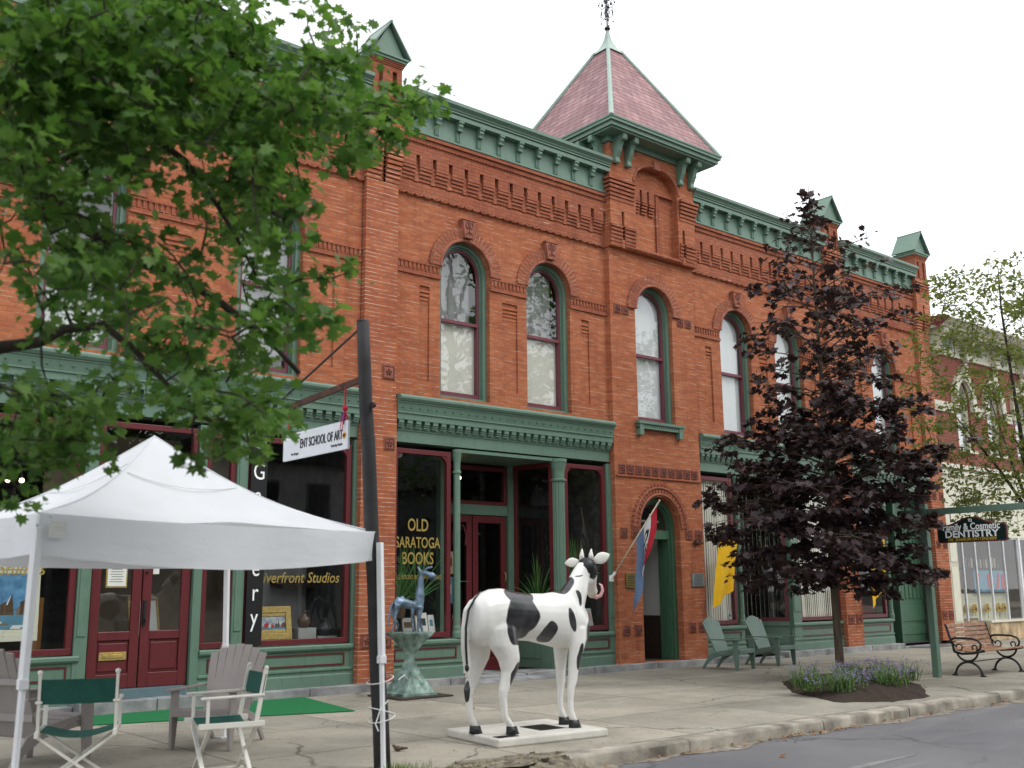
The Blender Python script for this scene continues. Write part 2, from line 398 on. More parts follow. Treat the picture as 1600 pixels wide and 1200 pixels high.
def thing(name, loc, rz, label, cat, group=None):
    o = bpy.data.objects.new(name, None); COL.objects.link(o); o.location = loc; o.rotation_euler = (0, 0, rz)
    o.empty_display_size = .2
    return tag(o, label, cat, group)
def kids(o): return [c for c in bpy.data.objects if c.parent == o]
def copy_tree(o, parent=None):
    c = o.copy(); COL.objects.link(c); c.parent = parent
    for ch in kids(o):
        if ch is not c: copy_tree(ch, c)
    return c
def text_mesh(s, size, font_scale=(1, 1), extr=.002, bold=.0, align='CENTER', shear=0, spacing=1.0):
    cu = bpy.data.curves.new('t', 'FONT'); cu.body = s; cu.size = size; cu.extrude = extr; cu.offset = bold
    cu.align_x = align; cu.shear = shear; cu.space_character = spacing; cu.resolution_u = 3
    o = bpy.data.objects.new('t', cu); COL.objects.link(o)
    dg = bpy.context.evaluated_depsgraph_get(); me = o.evaluated_get(dg).to_mesh()
    vs = [Vector((v.co.x*font_scale[0], v.co.y*font_scale[1], v.co.z)) for v in me.vertices]; fs = [tuple(p.vertices) for p in me.polygons]
    o.evaluated_get(dg).to_mesh_clear(); bpy.data.objects.remove(o); bpy.data.curves.remove(cu)
    return vs, fs
def put_text(mb, s, size, origin, right=(1, 0, 0), up=(0, 0, 1), **kw):
    """text in the plane spanned by right/up, facing right x up"""
    r, u = Vector(right).normalized(), Vector(up).normalized(); n = r.cross(u)
    vs, fs = text_mesh(s, size, **kw)
    o = Vector(origin)
    mb.add([o+r*v.x+u*v.y+n*v.z for v in vs], fs)
    return mb
NEAR_BLOBS = [(1.74,-7.24,5.79),(1.22,-9.56,4.52),(1.53,-7.98,5.35),(1.48,-8.45,5.26),(1.45,-8.16,5.31),(1.79,-7.32,5.88),(1.81,-7.65,5.75),(1.32,-9.32,4.71),(1.35,-9.11,4.78),(1.78,-7.44,5.67),(1.59,-8.28,5.23),(1.82,-7.93,5.47),(1.67,-8.95,4.96),(1.48,-9.31,4.85),(1.73,-8.15,5.46),(1.56,-8.81,5.02),(1.79,-8.94,5.08),(1.56,-9.57,4.67),(2.13,-7.86,5.80),(2.14,-7.76,5.86),(1.51,-9.69,4.62),(1.76,-9.25,4.85),(2.42,-7.43,5.92),(2.02,-8.44,5.43),(2.26,-7.91,5.82),(1.71,-9.67,4.66),(2.21,-8.26,5.58),(2.60,-7.54,6.07),(2.03,-9.01,5.17),(1.84,-9.41,4.95),(1.93,-9.40,4.84),(2.32,-8.87,5.30),(2.58,-7.80,5.88),(1.93,-9.70,4.79),(2.38,-8.65,5.53),(2.59,-8.06,5.86),(2.13,-9.63,4.84),(2.80,-7.83,6.04),(2.92,-7.45,6.20),(2.50,-8.80,5.32),(2.46,-8.72,5.39),(2.50,-9.02,5.37),(2.85,-8.46,5.60),(2.22,-9.72,4.91),(2.97,-7.84,5.97),(3.05,-8.36,5.76),(2.67,-9.13,5.27),(2.81,-8.85,5.54),(3.43,-8.89,5.68),(2.88,-9.56,5.19),(1.57,-7.75,5.33),(1.70,-7.50,5.54),(1.79,-7.16,5.65),(1.54,-8.30,5.10),(1.66,-7.24,5.54),(1.78,-7.82,5.36),(1.61,-8.18,5.13),(1.70,-8.09,5.27),(1.78,-7.84,5.36),(1.50,-8.52,5.05),(1.79,-8.09,5.25),(1.50,-9.10,4.74),(1.56,-8.87,4.92),(1.40,-9.58,4.53),(1.81,-8.14,5.29),(1.50,-9.71,4.41),(1.81,-8.69,5.07),(1.75,-8.77,4.92),(1.54,-9.46,4.58),(1.96,-8.27,5.29),(2.33,-7.75,5.64),(1.78,-9.41,4.72),(2.41,-7.38,5.80),(1.99,-8.90,4.98),(1.78,-9.50,4.74),(2.31,-8.25,5.47),(2.19,-8.75,5.16),(2.53,-7.38,5.91),(2.52,-7.54,5.69),(2.61,-7.38,5.94),(2.76,-7.43,5.96),(2.32,-8.67,5.25),(2.23,-8.73,5.14),(2.60,-7.81,5.64),(2.07,-9.14,4.92),(2.31,-9.25,5.00),(2.25,-9.16,4.89),(2.65,-8.33,5.49),(2.14,-9.60,4.71),(2.56,-8.61,5.37),(2.58,-8.81,5.24),(2.72,-8.51,5.38),(2.53,-8.81,5.27),(2.76,-8.65,5.30),(2.92,-8.64,5.46),(2.81,-8.86,5.28),(2.74,-9.09,5.20),(3.27,-8.08,5.86),(3.77,-8.48,5.86),(3.45,-9.20,5.45),(1.24,-9.46,4.30),(1.60,-7.61,5.17),(1.62,-7.80,5.25),(1.67,-7.87,5.05),(1.26,-9.06,4.46),(1.45,-9.33,4.43),(1.38,-9.27,4.40),(1.42,-9.25,4.50),(1.38,-9.39,4.49),(1.32,-9.51,4.41),(1.54,-9.36,4.43),(1.81,-8.18,5.10),(1.68,-8.75,4.71),(1.47,-9.29,4.46),(2.06,-7.41,5.47),(1.96,-8.35,5.09),(1.88,-8.42,4.95),(1.75,-8.78,4.84),(2.09,-7.95,5.32),(2.04,-8.06,5.28),(1.80,-9.15,4.64),(1.96,-8.97,4.79),(2.27,-7.97,5.40),(2.32,-7.37,5.65),(1.77,-9.47,4.55),(1.92,-9.46,4.52),(1.99,-9.22,4.71),(2.05,-8.93,4.81),(2.45,-7.74,5.54),(2.17,-8.74,4.90),(2.42,-8.44,5.14),(2.02,-9.61,4.55),(1.88,-9.72,4.49),(2.65,-8.01,5.42),(2.61,-7.64,5.57),(2.11,-9.64,4.56),(2.33,-8.96,4.97),(2.15,-9.51,4.56),(2.14,-9.48,4.67),(2.45,-8.71,5.11),(3.17,-7.72,5.74),(2.65,-8.82,5.05),(2.89,-8.37,5.43),(2.85,-8.18,5.38),(2.13,-9.86,4.52),(3.24,-7.65,5.79),(2.75,-8.87,5.13),(3.00,-8.27,5.38),(2.93,-8.37,5.42),(2.80,-9.00,5.03),(3.19,-8.18,5.62),(3.00,-8.76,5.31),(2.86,-9.26,4.96),(3.04,-8.94,5.08),(2.65,-10.03,4.62),(2.94,-9.59,4.94),(2.69,-10.05,4.61),(3.50,-9.14,5.29),(2.86,-10.05,4.63),(3.44,-9.01,5.34),(3.96,-8.36,5.69),(1.57,-8.05,4.88),(1.41,-8.86,4.42),(1.33,-9.06,4.33),(1.21,-9.40,4.24),(1.42,-8.85,4.44),(1.31,-9.43,4.27),(1.46,-9.04,4.42),(1.30,-9.53,4.16),(1.50,-8.71,4.61),(1.46,-8.85,4.52),(1.89,-8.05,4.88),(1.77,-8.59,4.69),(2.13,-7.31,5.30),(1.64,-9.03,4.46),(1.56,-9.37,4.35),(1.99,-8.02,5.05),(2.07,-7.80,5.20),(1.59,-9.60,4.32),(2.11,-7.56,5.25),(1.78,-9.16,4.46),(1.66,-9.72,4.25),(2.26,-7.96,5.05),(1.75,-9.32,4.41),(2.44,-7.44,5.38),(1.95,-8.98,4.67),(2.15,-8.71,4.79),(2.28,-8.50,4.82),(1.93,-9.56,4.36),(1.87,-9.68,4.32),(2.34,-8.40,5.05),(2.15,-9.33,4.55),(2.38,-8.46,5.01),(2.11,-9.25,4.51),(2.76,-7.43,5.53),(2.52,-8.36,4.97),(2.45,-8.68,4.82),(2.06,-9.62,4.44),(2.25,-9.42,4.47),(2.73,-8.26,5.18),(2.86,-7.98,5.27),(2.67,-8.50,5.03),(2.43,-9.16,4.71),(2.47,-8.99,4.80),(2.56,-8.98,4.76),(3.18,-7.77,5.41),(3.16,-8.12,5.33),(2.98,-8.37,5.16),(2.36,-9.81,4.45),(2.83,-8.59,5.07),(2.64,-9.28,4.67),(2.45,-9.87,4.38),(3.53,-7.83,5.53),(3.42,-8.12,5.37),(2.67,-9.58,4.58),(2.67,-9.49,4.57),(2.53,-10.11,4.36),(3.28,-8.59,5.25),(3.32,-8.73,5.06),(3.28,-8.88,5.03),(3.79,-8.18,5.54),(2.94,-9.54,4.73),(2.87,-9.81,4.51),(2.94,-9.68,4.60),(3.93,-8.28,5.44),(3.36,-9.31,4.94),(3.17,-9.57,4.69),(3.16,-9.91,4.54),(3.81,-9.05,5.16),(4.04,-9.06,5.22),(3.24,-10.36,4.44),(1.44,-8.84,4.27),(1.80,-7.30,5.00),(1.65,-7.49,4.87),(1.31,-9.14,4.25),(1.25,-9.24,4.20),(1.73,-7.79,4.77),(1.82,-7.88,4.76),(1.78,-8.10,4.64),(1.44,-9.41,4.19),(1.50,-8.70,4.46),(1.52,-9.49,4.09),(1.68,-8.75,4.44),(1.64,-8.74,4.43),(2.13,-7.29,5.13),(2.02,-7.80,4.99),(1.88,-8.52,4.66),(2.21,-7.43,5.05),(1.90,-8.47,4.66),(2.01,-8.30,4.66),(2.15,-7.60,5.05),(1.80,-9.15,4.35),(1.91,-9.10,4.46),(2.38,-7.30,5.21),(2.42,-7.45,5.18),(2.25,-7.73,5.03),(1.84,-9.77,4.13),(2.08,-8.85,4.54),(1.98,-9.26,4.42),(2.26,-8.66,4.66),(2.53,-7.43,5.24),(1.86,-9.68,4.15),(2.49,-8.41,4.83),(2.55,-8.32,4.84),(2.53,-7.94,5.10),(2.65,-7.83,5.01),(2.89,-7.44,5.33),(2.85,-8.03,5.14),(2.98,-7.49,5.21),(2.26,-9.22,4.46),(2.67,-8.28,4.96),(2.42,-8.76,4.72),(3.04,-7.82,5.12),(2.95,-7.94,5.23),(2.36,-9.64,4.30),(3.07,-7.68,5.17),(2.52,-8.88,4.71),(3.16,-8.18,5.13),(3.27,-7.66,5.33),(2.42,-9.74,4.36),(2.70,-9.13,4.63),(3.32,-7.71,5.31),(3.03,-8.78,4.88),(2.98,-8.94,4.83),(3.31,-8.26,5.22),(3.08,-8.62,4.92),(2.52,-10.00,4.23),(2.54,-10.06,4.24),(3.27,-8.59,5.00),(3.22,-8.92,4.87),(3.97,-7.97,5.32),(3.78,-8.04,5.42),(3.50,-8.46,5.11),(3.81,-8.07,5.36),(2.96,-9.94,4.33),(3.49,-8.96,4.91),(2.81,-10.09,4.29),(4.18,-8.16,5.50),(3.92,-8.56,5.24),(4.07,-8.51,5.30),(3.77,-8.94,5.02),(3.60,-9.42,4.70),(3.26,-10.13,4.46),(3.74,-9.13,4.87),(4.10,-8.55,5.34),(4.06,-9.26,5.06),(3.98,-9.13,4.95),(4.55,-8.46,5.48),(1.23,-9.39,3.90),(1.53,-7.98,4.52),(1.31,-9.47,3.89),(1.31,-9.34,3.92),(1.31,-9.65,3.89),(1.95,-7.40,4.83),(1.46,-9.12,4.15),(1.44,-9.14,4.01),(1.72,-8.62,4.41),(1.58,-9.26,4.05),(1.86,-7.96,4.62),(2.07,-7.40,4.85),(1.73,-8.44,4.45),(2.12,-8.10,4.63),(2.17,-7.64,4.76),(1.73,-9.07,4.25),(1.75,-9.06,4.13),(2.30,-7.35,4.92),(1.80,-9.52,4.07),(2.17,-8.33,4.51),(1.93,-8.79,4.26),(1.91,-9.12,4.18),(1.75,-9.52,4.05),(2.58,-7.68,4.93),(1.90,-9.34,4.17),(2.64,-7.63,4.89),(2.15,-8.78,4.47),(2.24,-8.40,4.65),(2.70,-7.55,4.99),(2.07,-9.62,4.09),(2.45,-8.55,4.64),(2.35,-8.50,4.47),(2.41,-8.50,4.62),(2.52,-8.64,4.61),(2.72,-8.39,4.72),(2.89,-7.96,4.94),(3.06,-7.67,5.14),(3.10,-7.75,5.04),(2.46,-9.27,4.32),(2.68,-8.83,4.58),(2.52,-9.52,4.30),(2.42,-9.77,4.10),(2.53,-9.63,4.27),(2.89,-8.50,4.72),(2.48,-9.79,4.11),(2.82,-9.23,4.48),(2.49,-9.74,4.13),(3.27,-8.63,4.75),(3.63,-7.99,5.02),(3.54,-8.07,5.08),(3.86,-7.95,5.20),(3.54,-8.42,4.89),(3.87,-8.05,5.25),(3.38,-9.34,4.52),(3.27,-9.52,4.43),(3.74,-8.96,4.74),(3.61,-9.26,4.71),(3.87,-8.57,4.90),(3.63,-9.31,4.62),(1.43,-9.05,3.90),(1.50,-8.68,4.07),(1.32,-9.63,3.76),(1.82,-8.44,4.22),(1.83,-8.79,4.10),(2.28,-8.08,4.51),(1.91,-9.43,3.90),(1.97,-9.57,3.88),(2.50,-8.74,4.28),(2.88,-8.08,4.60),(2.82,-8.49,4.44),(2.36,-9.97,3.88),(2.56,-9.55,4.01),(2.34,-9.74,3.99),(2.36,-10.03,3.92),(3.23,-8.35,4.70),(3.55,-8.03,4.75),(3.30,-9.33,4.36),(3.71,-8.48,4.75),(1.77,-7.65,4.24),(1.95,-7.45,4.39),(1.50,-9.20,3.78),(1.96,-7.76,4.30),(2.00,-7.58,4.39),(1.80,-8.81,3.95),(1.54,-9.70,3.66),(1.69,-9.75,3.71),(2.38,-9.61,3.93),(2.71,-8.48,4.38),(3.04,-8.05,4.51),(2.94,-8.76,4.24),(2.73,-8.94,4.17),(2.66,-9.33,4.06),(2.61,-9.52,3.94),(2.55,-9.85,3.81),(3.55,-8.14,4.64),(3.39,-8.58,4.47),(1.65,-8.56,3.85),(1.60,-8.53,3.88),(1.70,-8.98,3.77),(2.06,-7.35,4.33),(2.23,-7.36,4.35),(1.69,-9.20,3.69),(3.11,-7.88,4.38),(2.41,-9.24,3.87),(2.72,-9.21,3.90),(2.92,-8.66,4.04),(2.96,-8.55,4.12),(2.91,-9.03,4.06),(2.89,-9.23,3.96),(2.64,-9.66,3.74),(2.70,-9.89,3.77),(1.42,-9.25,3.45),(2.11,-7.58,4.04),(2.13,-7.60,4.02),(1.67,-8.89,3.60),(1.83,-8.80,3.59),(2.36,-7.42,4.05),(2.34,-7.25,4.11),(2.12,-8.65,3.72),(2.01,-8.75,3.76),(1.98,-9.16,3.60),(2.23,-8.26,3.89),(2.50,-7.79,4.16),(2.44,-8.43,3.88),(2.42,-9.19,3.63),(3.17,-7.73,4.29),(2.88,-8.76,3.93),(3.30,-7.63,4.33),(2.43,-9.97,3.47),(3.49,-7.73,4.36),(2.64,-9.85,3.61),(1.27,-9.47,3.25),(1.41,-9.66,3.21),(1.91,-7.53,3.76),(1.92,-8.32,3.56),(1.64,-9.65,3.28),(1.67,-9.43,3.31),(1.83,-8.81,3.53),(2.33,-7.94,3.74),(2.05,-8.81,3.57),(2.39,-7.66,3.86),(1.82,-9.79,3.30),(2.19,-9.11,3.57),(2.60,-8.48,3.70),(2.25,-9.40,3.40),(3.13,-8.29,3.83),(3.28,-8.48,3.83),(2.90,-8.95,3.72),(2.91,-9.30,3.54),(3.05,-9.51,3.50),(3.21,-9.57,3.55),(1.51,-9.19,3.19),(1.91,-8.48,3.51),(1.68,-9.32,3.23),(1.67,-9.54,3.08),(1.77,-9.74,3.10),(2.41,-7.55,3.77),(2.23,-8.62,3.46),(2.42,-8.03,3.59),(2.86,-7.54,3.75),(2.44,-8.64,3.56),(2.42,-9.01,3.37),(3.12,-8.36,3.59),(3.17,-8.65,3.66),(2.77,-9.58,3.29),(1.63,-8.87,3.06),(2.13,-7.79,3.52),(2.29,-7.61,3.45),(2.31,-8.06,3.39),(2.49,-7.76,3.45),(2.67,-7.50,3.51),(2.56,-7.95,3.51),(2.80,-7.78,3.52),(2.46,-8.68,3.23),(2.15,-9.80,3.02),(2.64,-8.74,3.36),(2.45,-9.28,3.12),(3.10,-8.46,3.50),(2.86,-8.89,3.26),(2.41,-10.06,3.04),(3.43,-8.33,3.57),(2.92,-9.59,3.22),(2.84,-9.94,3.11),(2.86,-9.87,3.16),(2.23,-7.50,3.41),(2.31,-7.27,3.43),(1.78,-9.78,2.80),(2.66,-7.60,3.29),(2.33,-9.15,3.03),(2.40,-8.58,3.16),(2.54,-8.76,3.06),(2.31,-9.32,2.96),(3.18,-7.56,3.51),(3.07,-8.43,3.24),(2.46,-9.99,2.95),(3.36,-8.57,3.38),(2.92,-9.40,3.12),(2.22,-8.12,2.96),(2.24,-8.32,2.95),(2.29,-8.54,3.05),(2.82,-7.68,3.11),(3.08,-7.66,3.30),(3.04,-7.81,3.20),(3.26,-7.80,3.26),(3.03,-8.26,3.04),(3.30,-7.86,3.19),(2.74,-9.21,3.00),(3.00,-8.85,3.06),(1.46,-9.18,2.64),(1.30,-9.56,2.60),(1.76,-8.67,2.76),(1.69,-9.30,2.64),(1.62,-9.62,2.52),(1.89,-8.85,2.70),(2.15,-8.54,2.78),(2.74,-7.53,3.02),(2.62,-8.38,2.80),(2.33,-9.47,2.65),(2.11,-9.86,2.65),(2.23,-9.90,2.64),(2.53,-9.09,2.73),(3.14,-8.38,2.86),(2.50,-9.57,2.61),(2.66,-9.35,2.71),(2.63,-9.76,2.64),(3.22,-8.66,2.94),(1.65,-8.14,2.63),(1.93,-7.53,2.73),(1.75,-8.51,2.62),(1.81,-8.24,2.60),(2.16,-7.87,2.72),(1.97,-8.29,2.64),(1.88,-8.87,2.54),(2.19,-7.88,2.67),(2.38,-7.91,2.81),(2.66,-8.49,2.78),(2.48,-9.43,2.48),(2.87,-8.61,2.71),(2.97,-8.57,2.70),(2.95,-8.88,2.65),(2.81,-9.07,2.61),(2.52,-10.00,2.50),(3.20,-8.46,2.77),(3.43,-8.19,2.81),(3.30,-8.32,2.80),(3.54,-8.13,2.81),(1.61,-8.66,2.40),(1.50,-8.91,2.44),(1.78,-8.07,2.56),(1.75,-8.67,2.46),(1.92,-8.18,2.55),(1.89,-8.15,2.54),(1.88,-8.47,2.45),(1.72,-8.99,2.44),(1.88,-9.01,2.44),(2.06,-8.54,2.44),(2.44,-9.18,2.38),(2.81,-8.80,2.58),(2.61,-9.25,2.41),(2.83,-9.08,2.48),(3.13,-8.53,2.56),(1.66,-8.46,2.34),(1.75,-8.78,2.33),(1.81,-8.69,2.31),(1.79,-8.26,2.17),(0.76,-8.82,6.84),(0.89,-7.98,6.75),(-0.30,-7.10,6.47),(2.97,-8.27,6.80),(1.75,-7.57,5.85),(1.20,-7.05,7.19),(1.24,-8.79,5.90),(2.00,-7.21,7.52),(3.49,-7.73,6.46),(-0.23,-8.59,6.31),(2.07,-9.16,6.17),(-0.06,-9.16,5.67),(0.13,-8.98,4.99),(0.16,-9.15,5.13),(2.67,-7.60,7.16),(1.77,-9.04,5.73),(0.85,-8.50,6.36),(2.90,-7.91,7.69),(1.35,-9.08,6.89),(1.30,-9.01,5.41),(0.36,-8.27,6.25),(1.02,-7.93,5.56),(0.44,-8.14,6.45),(0.10,-9.33,5.39),(2.00,-7.33,6.41),(1.49,-8.15,6.92),(1.30,-8.16,7.32),(1.06,-8.39,6.97),(2.18,-8.99,6.14),(0.39,-8.02,5.89),(0.50,-8.42,6.03),(1.55,-8.68,5.50),(1.37,-7.83,6.63),(0.37,-7.02,7.42),(0.13,-8.80,5.21),(1.00,-8.94,6.00),(0.23,-9.40,4.45),(0.14,-8.50,5.27),(0.35,-6.86,6.19),(0.30,-8.44,5.45),(3.38,-7.84,7.50),(1.61,-8.50,7.36),(1.51,-9.46,6.55),(3.10,-8.44,6.15),(-0.08,-6.83,6.19),(2.10,-8.65,6.12),(1.66,-8.36,5.61),(-0.18,-6.93,7.41),(1.66,-9.34,5.09),(0.04,-8.34,5.42),(1.09,-7.52,7.51),(2.09,-8.68,6.08),(1.09,-8.33,6.56),(0.71,-6.93,7.09),(1.67,-8.79,5.62),(2.13,-9.72,5.08),(1.53,-8.42,6.78),(1.44,-7.94,5.88),(1.89,-9.31,6.36),(1.97,-9.22,6.05),(2.70,-8.20,7.25),(2.90,-8.67,7.49),(1.28,-8.18,7.03),(2.56,-9.33,5.99),(1.70,-8.73,6.12),(1.90,-7.63,7.51),(0.79,-8.75,5.26),(0.12,-9.16,5.62),(2.43,-8.84,5.52),(0.50,-7.22,5.81),(0.34,-8.16,6.46),(0.01,-8.43,6.30),(-0.04,-7.87,6.81),(0.73,-6.94,5.97),(1.86,-7.68,7.73),(0.70,-8.39,5.31),(1.98,-7.87,6.42),(1.72,-9.35,6.35),(0.67,-9.44,4.61),(0.43,-8.32,6.40),(-0.10,-8.58,6.51),(2.03,-8.04,7.10),(1.13,-8.50,6.55),(-0.08,-7.52,5.27),(-0.10,-7.39,7.00),(1.34,-7.59,6.29),(0.15,-8.96,4.88),(0.15,-7.30,5.92),(0.57,-7.54,6.83),(0.60,-6.84,7.15),(0.17,-7.11,5.59),(0.20,-9.04,5.55),(3.01,-7.83,7.41),(1.33,-7.03,7.26),(-0.01,-7.19,7.13),(1.78,-7.01,6.72),(2.31,-7.83,6.96),(1.12,-8.72,6.72),(2.16,-9.85,5.87),(1.79,-8.04,5.66),(1.18,-7.89,6.75),(1.78,-7.26,7.37),(2.76,-8.07,6.57),(0.95,-9.02,6.30),(2.20,-8.78,5.82),(-0.29,-7.76,6.67),(1.91,-8.14,7.23),(0.20,-7.39,6.10),(2.19,-8.30,6.74),(-0.30,-8.41,6.02),(-0.21,-6.92,7.58),(1.91,-7.89,6.86),(2.38,-8.79,6.37),(1.06,-6.99,5.93),(0.20,-7.77,5.54),(0.64,-8.79,5.42),(2.07,-8.23,6.74),(-0.05,-6.92,5.69),(1.26,-8.35,6.76),(0.41,-8.34,6.90),(0.27,-8.61,6.39),(-0.06,-6.87,7.84),(-0.05,-8.37,4.97),(0.02,-8.13,6.06),(-0.10,-9.48,4.94),(0.65,-7.25,6.26),(0.20,-6.95,6.97),(0.45,-8.85,6.44),(2.57,-8.17,7.59),(2.38,-9.46,6.01),(1.05,-8.29,6.73),(1.73,-7.85,5.77),(1.24,-8.24,5.75),(0.24,-8.77,5.30),(0.26,-8.20,6.22),(-0.26,-6.91,6.86),(1.14,-8.36,6.63),(1.76,-8.64,6.46),(1.48,-7.81,7.42),(0.89,-8.62,5.61),(1.56,-8.37,7.27),(0.89,-9.23,6.64),(0.79,-7.51,3.58),(1.46,-7.22,3.67),(0.21,-9.16,4.17),(0.98,-8.79,4.51),(0.30,-8.98,2.87),(0.42,-7.75,3.83),(0.15,-8.18,3.67),(0.87,-7.56,4.18),(1.15,-8.78,3.14),(0.11,-9.44,3.47),(0.97,-7.70,4.24),(1.30,-7.88,3.66),(0.57,-7.92,3.52),(0.42,-8.33,3.10),(0.78,-7.46,4.97),(0.82,-7.44,3.66),(0.74,-8.38,3.74),(0.50,-7.21,3.52),(0.02,-8.32,4.71),(0.16,-8.65,3.80),(0.45,-8.06,3.36),(1.19,-8.66,4.62),(0.90,-8.49,3.35),(0.29,-8.09,4.14),(1.57,-7.55,4.00),(1.16,-8.34,4.20),(1.17,-8.61,3.47),(0.33,-8.78,3.25),(0.38,-7.79,4.58),(1.03,-8.10,3.10),(0.66,-9.19,2.93),(0.87,-8.73,2.86),(0.15,-9.43,4.10),(1.13,-7.53,4.51),(1.01,-8.81,4.87),(0.29,-9.44,3.88),(0.35,-8.38,4.15),(0.72,-9.28,2.75),(0.31,-8.79,2.92),(0.83,-7.31,4.78),(1.13,-9.38,3.56),(0.60,-8.11,3.53),(0.34,-9.36,3.69),(0.62,-8.56,3.17),(0.65,-7.75,4.88),(0.64,-7.59,4.42),(0.38,-7.91,4.93),(0.90,-8.70,4.82),(1.21,-8.60,3.95),(0.20,-8.04,4.35),(1.55,-7.23,4.06),(0.47,-8.66,4.65),(0.37,-9.31,4.34),(1.17,-9.29,2.97),(0.25,-9.09,2.72),(0.35,-8.99,4.15),(0.13,-7.56,4.11),(0.15,-9.17,3.53),(1.34,-7.43,3.36),(0.74,-7.74,4.98)]
# ============================================================= SETTING
def ground():
    mb = MB(); mb.add([(-400, -400, -.30), (400, -400, -.30), (400, 600, -.30), (-400, 600, -.30)], [(0, 1, 2, 3)])
    tag(mb.build('ground', 'roof_dark'), kind='structure')
# --- street: cracked grey asphalt
def asphalt():
    m, nt, b = base_mat('asphalt', .9, .3)
    tc = nd(nt, 'ShaderNodeTexCoord'); o = tc.outputs['Object']
    f = noise(nt, o, 130, 3, .7); l = noise(nt, o, .45, 5, .6)
    c = mixc(nt, ramp(nt, f, .3, .75), (.125, .124, .130), (.235, .232, .235))
    c = mixc(nt, ramp(nt, l, .35, .68), c, mixc(nt, 1., c, (.74, .74, .77), 'MULTIPLY'))
    st = noise(nt, o, 1, 4, .6, (.35, 2.2, 1)); c = mixc(nt, ramp(nt, st, .58, .72), c, mixc(nt, 1., c, (1.3, 1.28, 1.22), 'MULTIPLY'))
    # cracks along voronoi borders, kept only in patches
    wv = nd(nt, 'ShaderNodeVectorMath', operation='MULTIPLY_ADD'); wv.inputs[1].default_value = (.9, .9, 0)
    nz = nd(nt, 'ShaderNodeTexNoise'); nz.inputs['Scale'].default_value = 1.1; nz.inputs['Detail'].default_value = 6; nt.links.new(o, nz.inputs['Vector'])
    nt.links.new(nz.outputs['Color'], wv.inputs[0]); nt.links.new(o, wv.inputs[2])
    v = nd(nt, 'ShaderNodeTexVoronoi', feature='DISTANCE_TO_EDGE'); v.inputs['Scale'].default_value = .42; nt.links.new(wv.outputs[0], v.inputs['Vector'])
    cr = ramp(nt, v.outputs[0], .006, .02, (1, 1, 1), (0, 0, 0))
    cm = nd(nt, 'ShaderNodeMath', operation='MULTIPLY'); nt.links.new(cr, cm.inputs[0]); nt.links.new(ramp(nt, noise(nt, o, .5, 3), .5, .66), cm.inputs[1])
    c = mixc(nt, cm.outputs[0], c, (.085, .084, .083))
    nt.links.new(c, b.inputs['Base Color'])
    bp = nd(nt, 'ShaderNodeBump'); bp.inputs['Strength'].default_value = .6; bp.inputs['Distance'].default_value = .008
    nt.links.new(f, bp.inputs['Height']); nt.links.new(bp.outputs[0], b.inputs['Normal'])
asphalt()
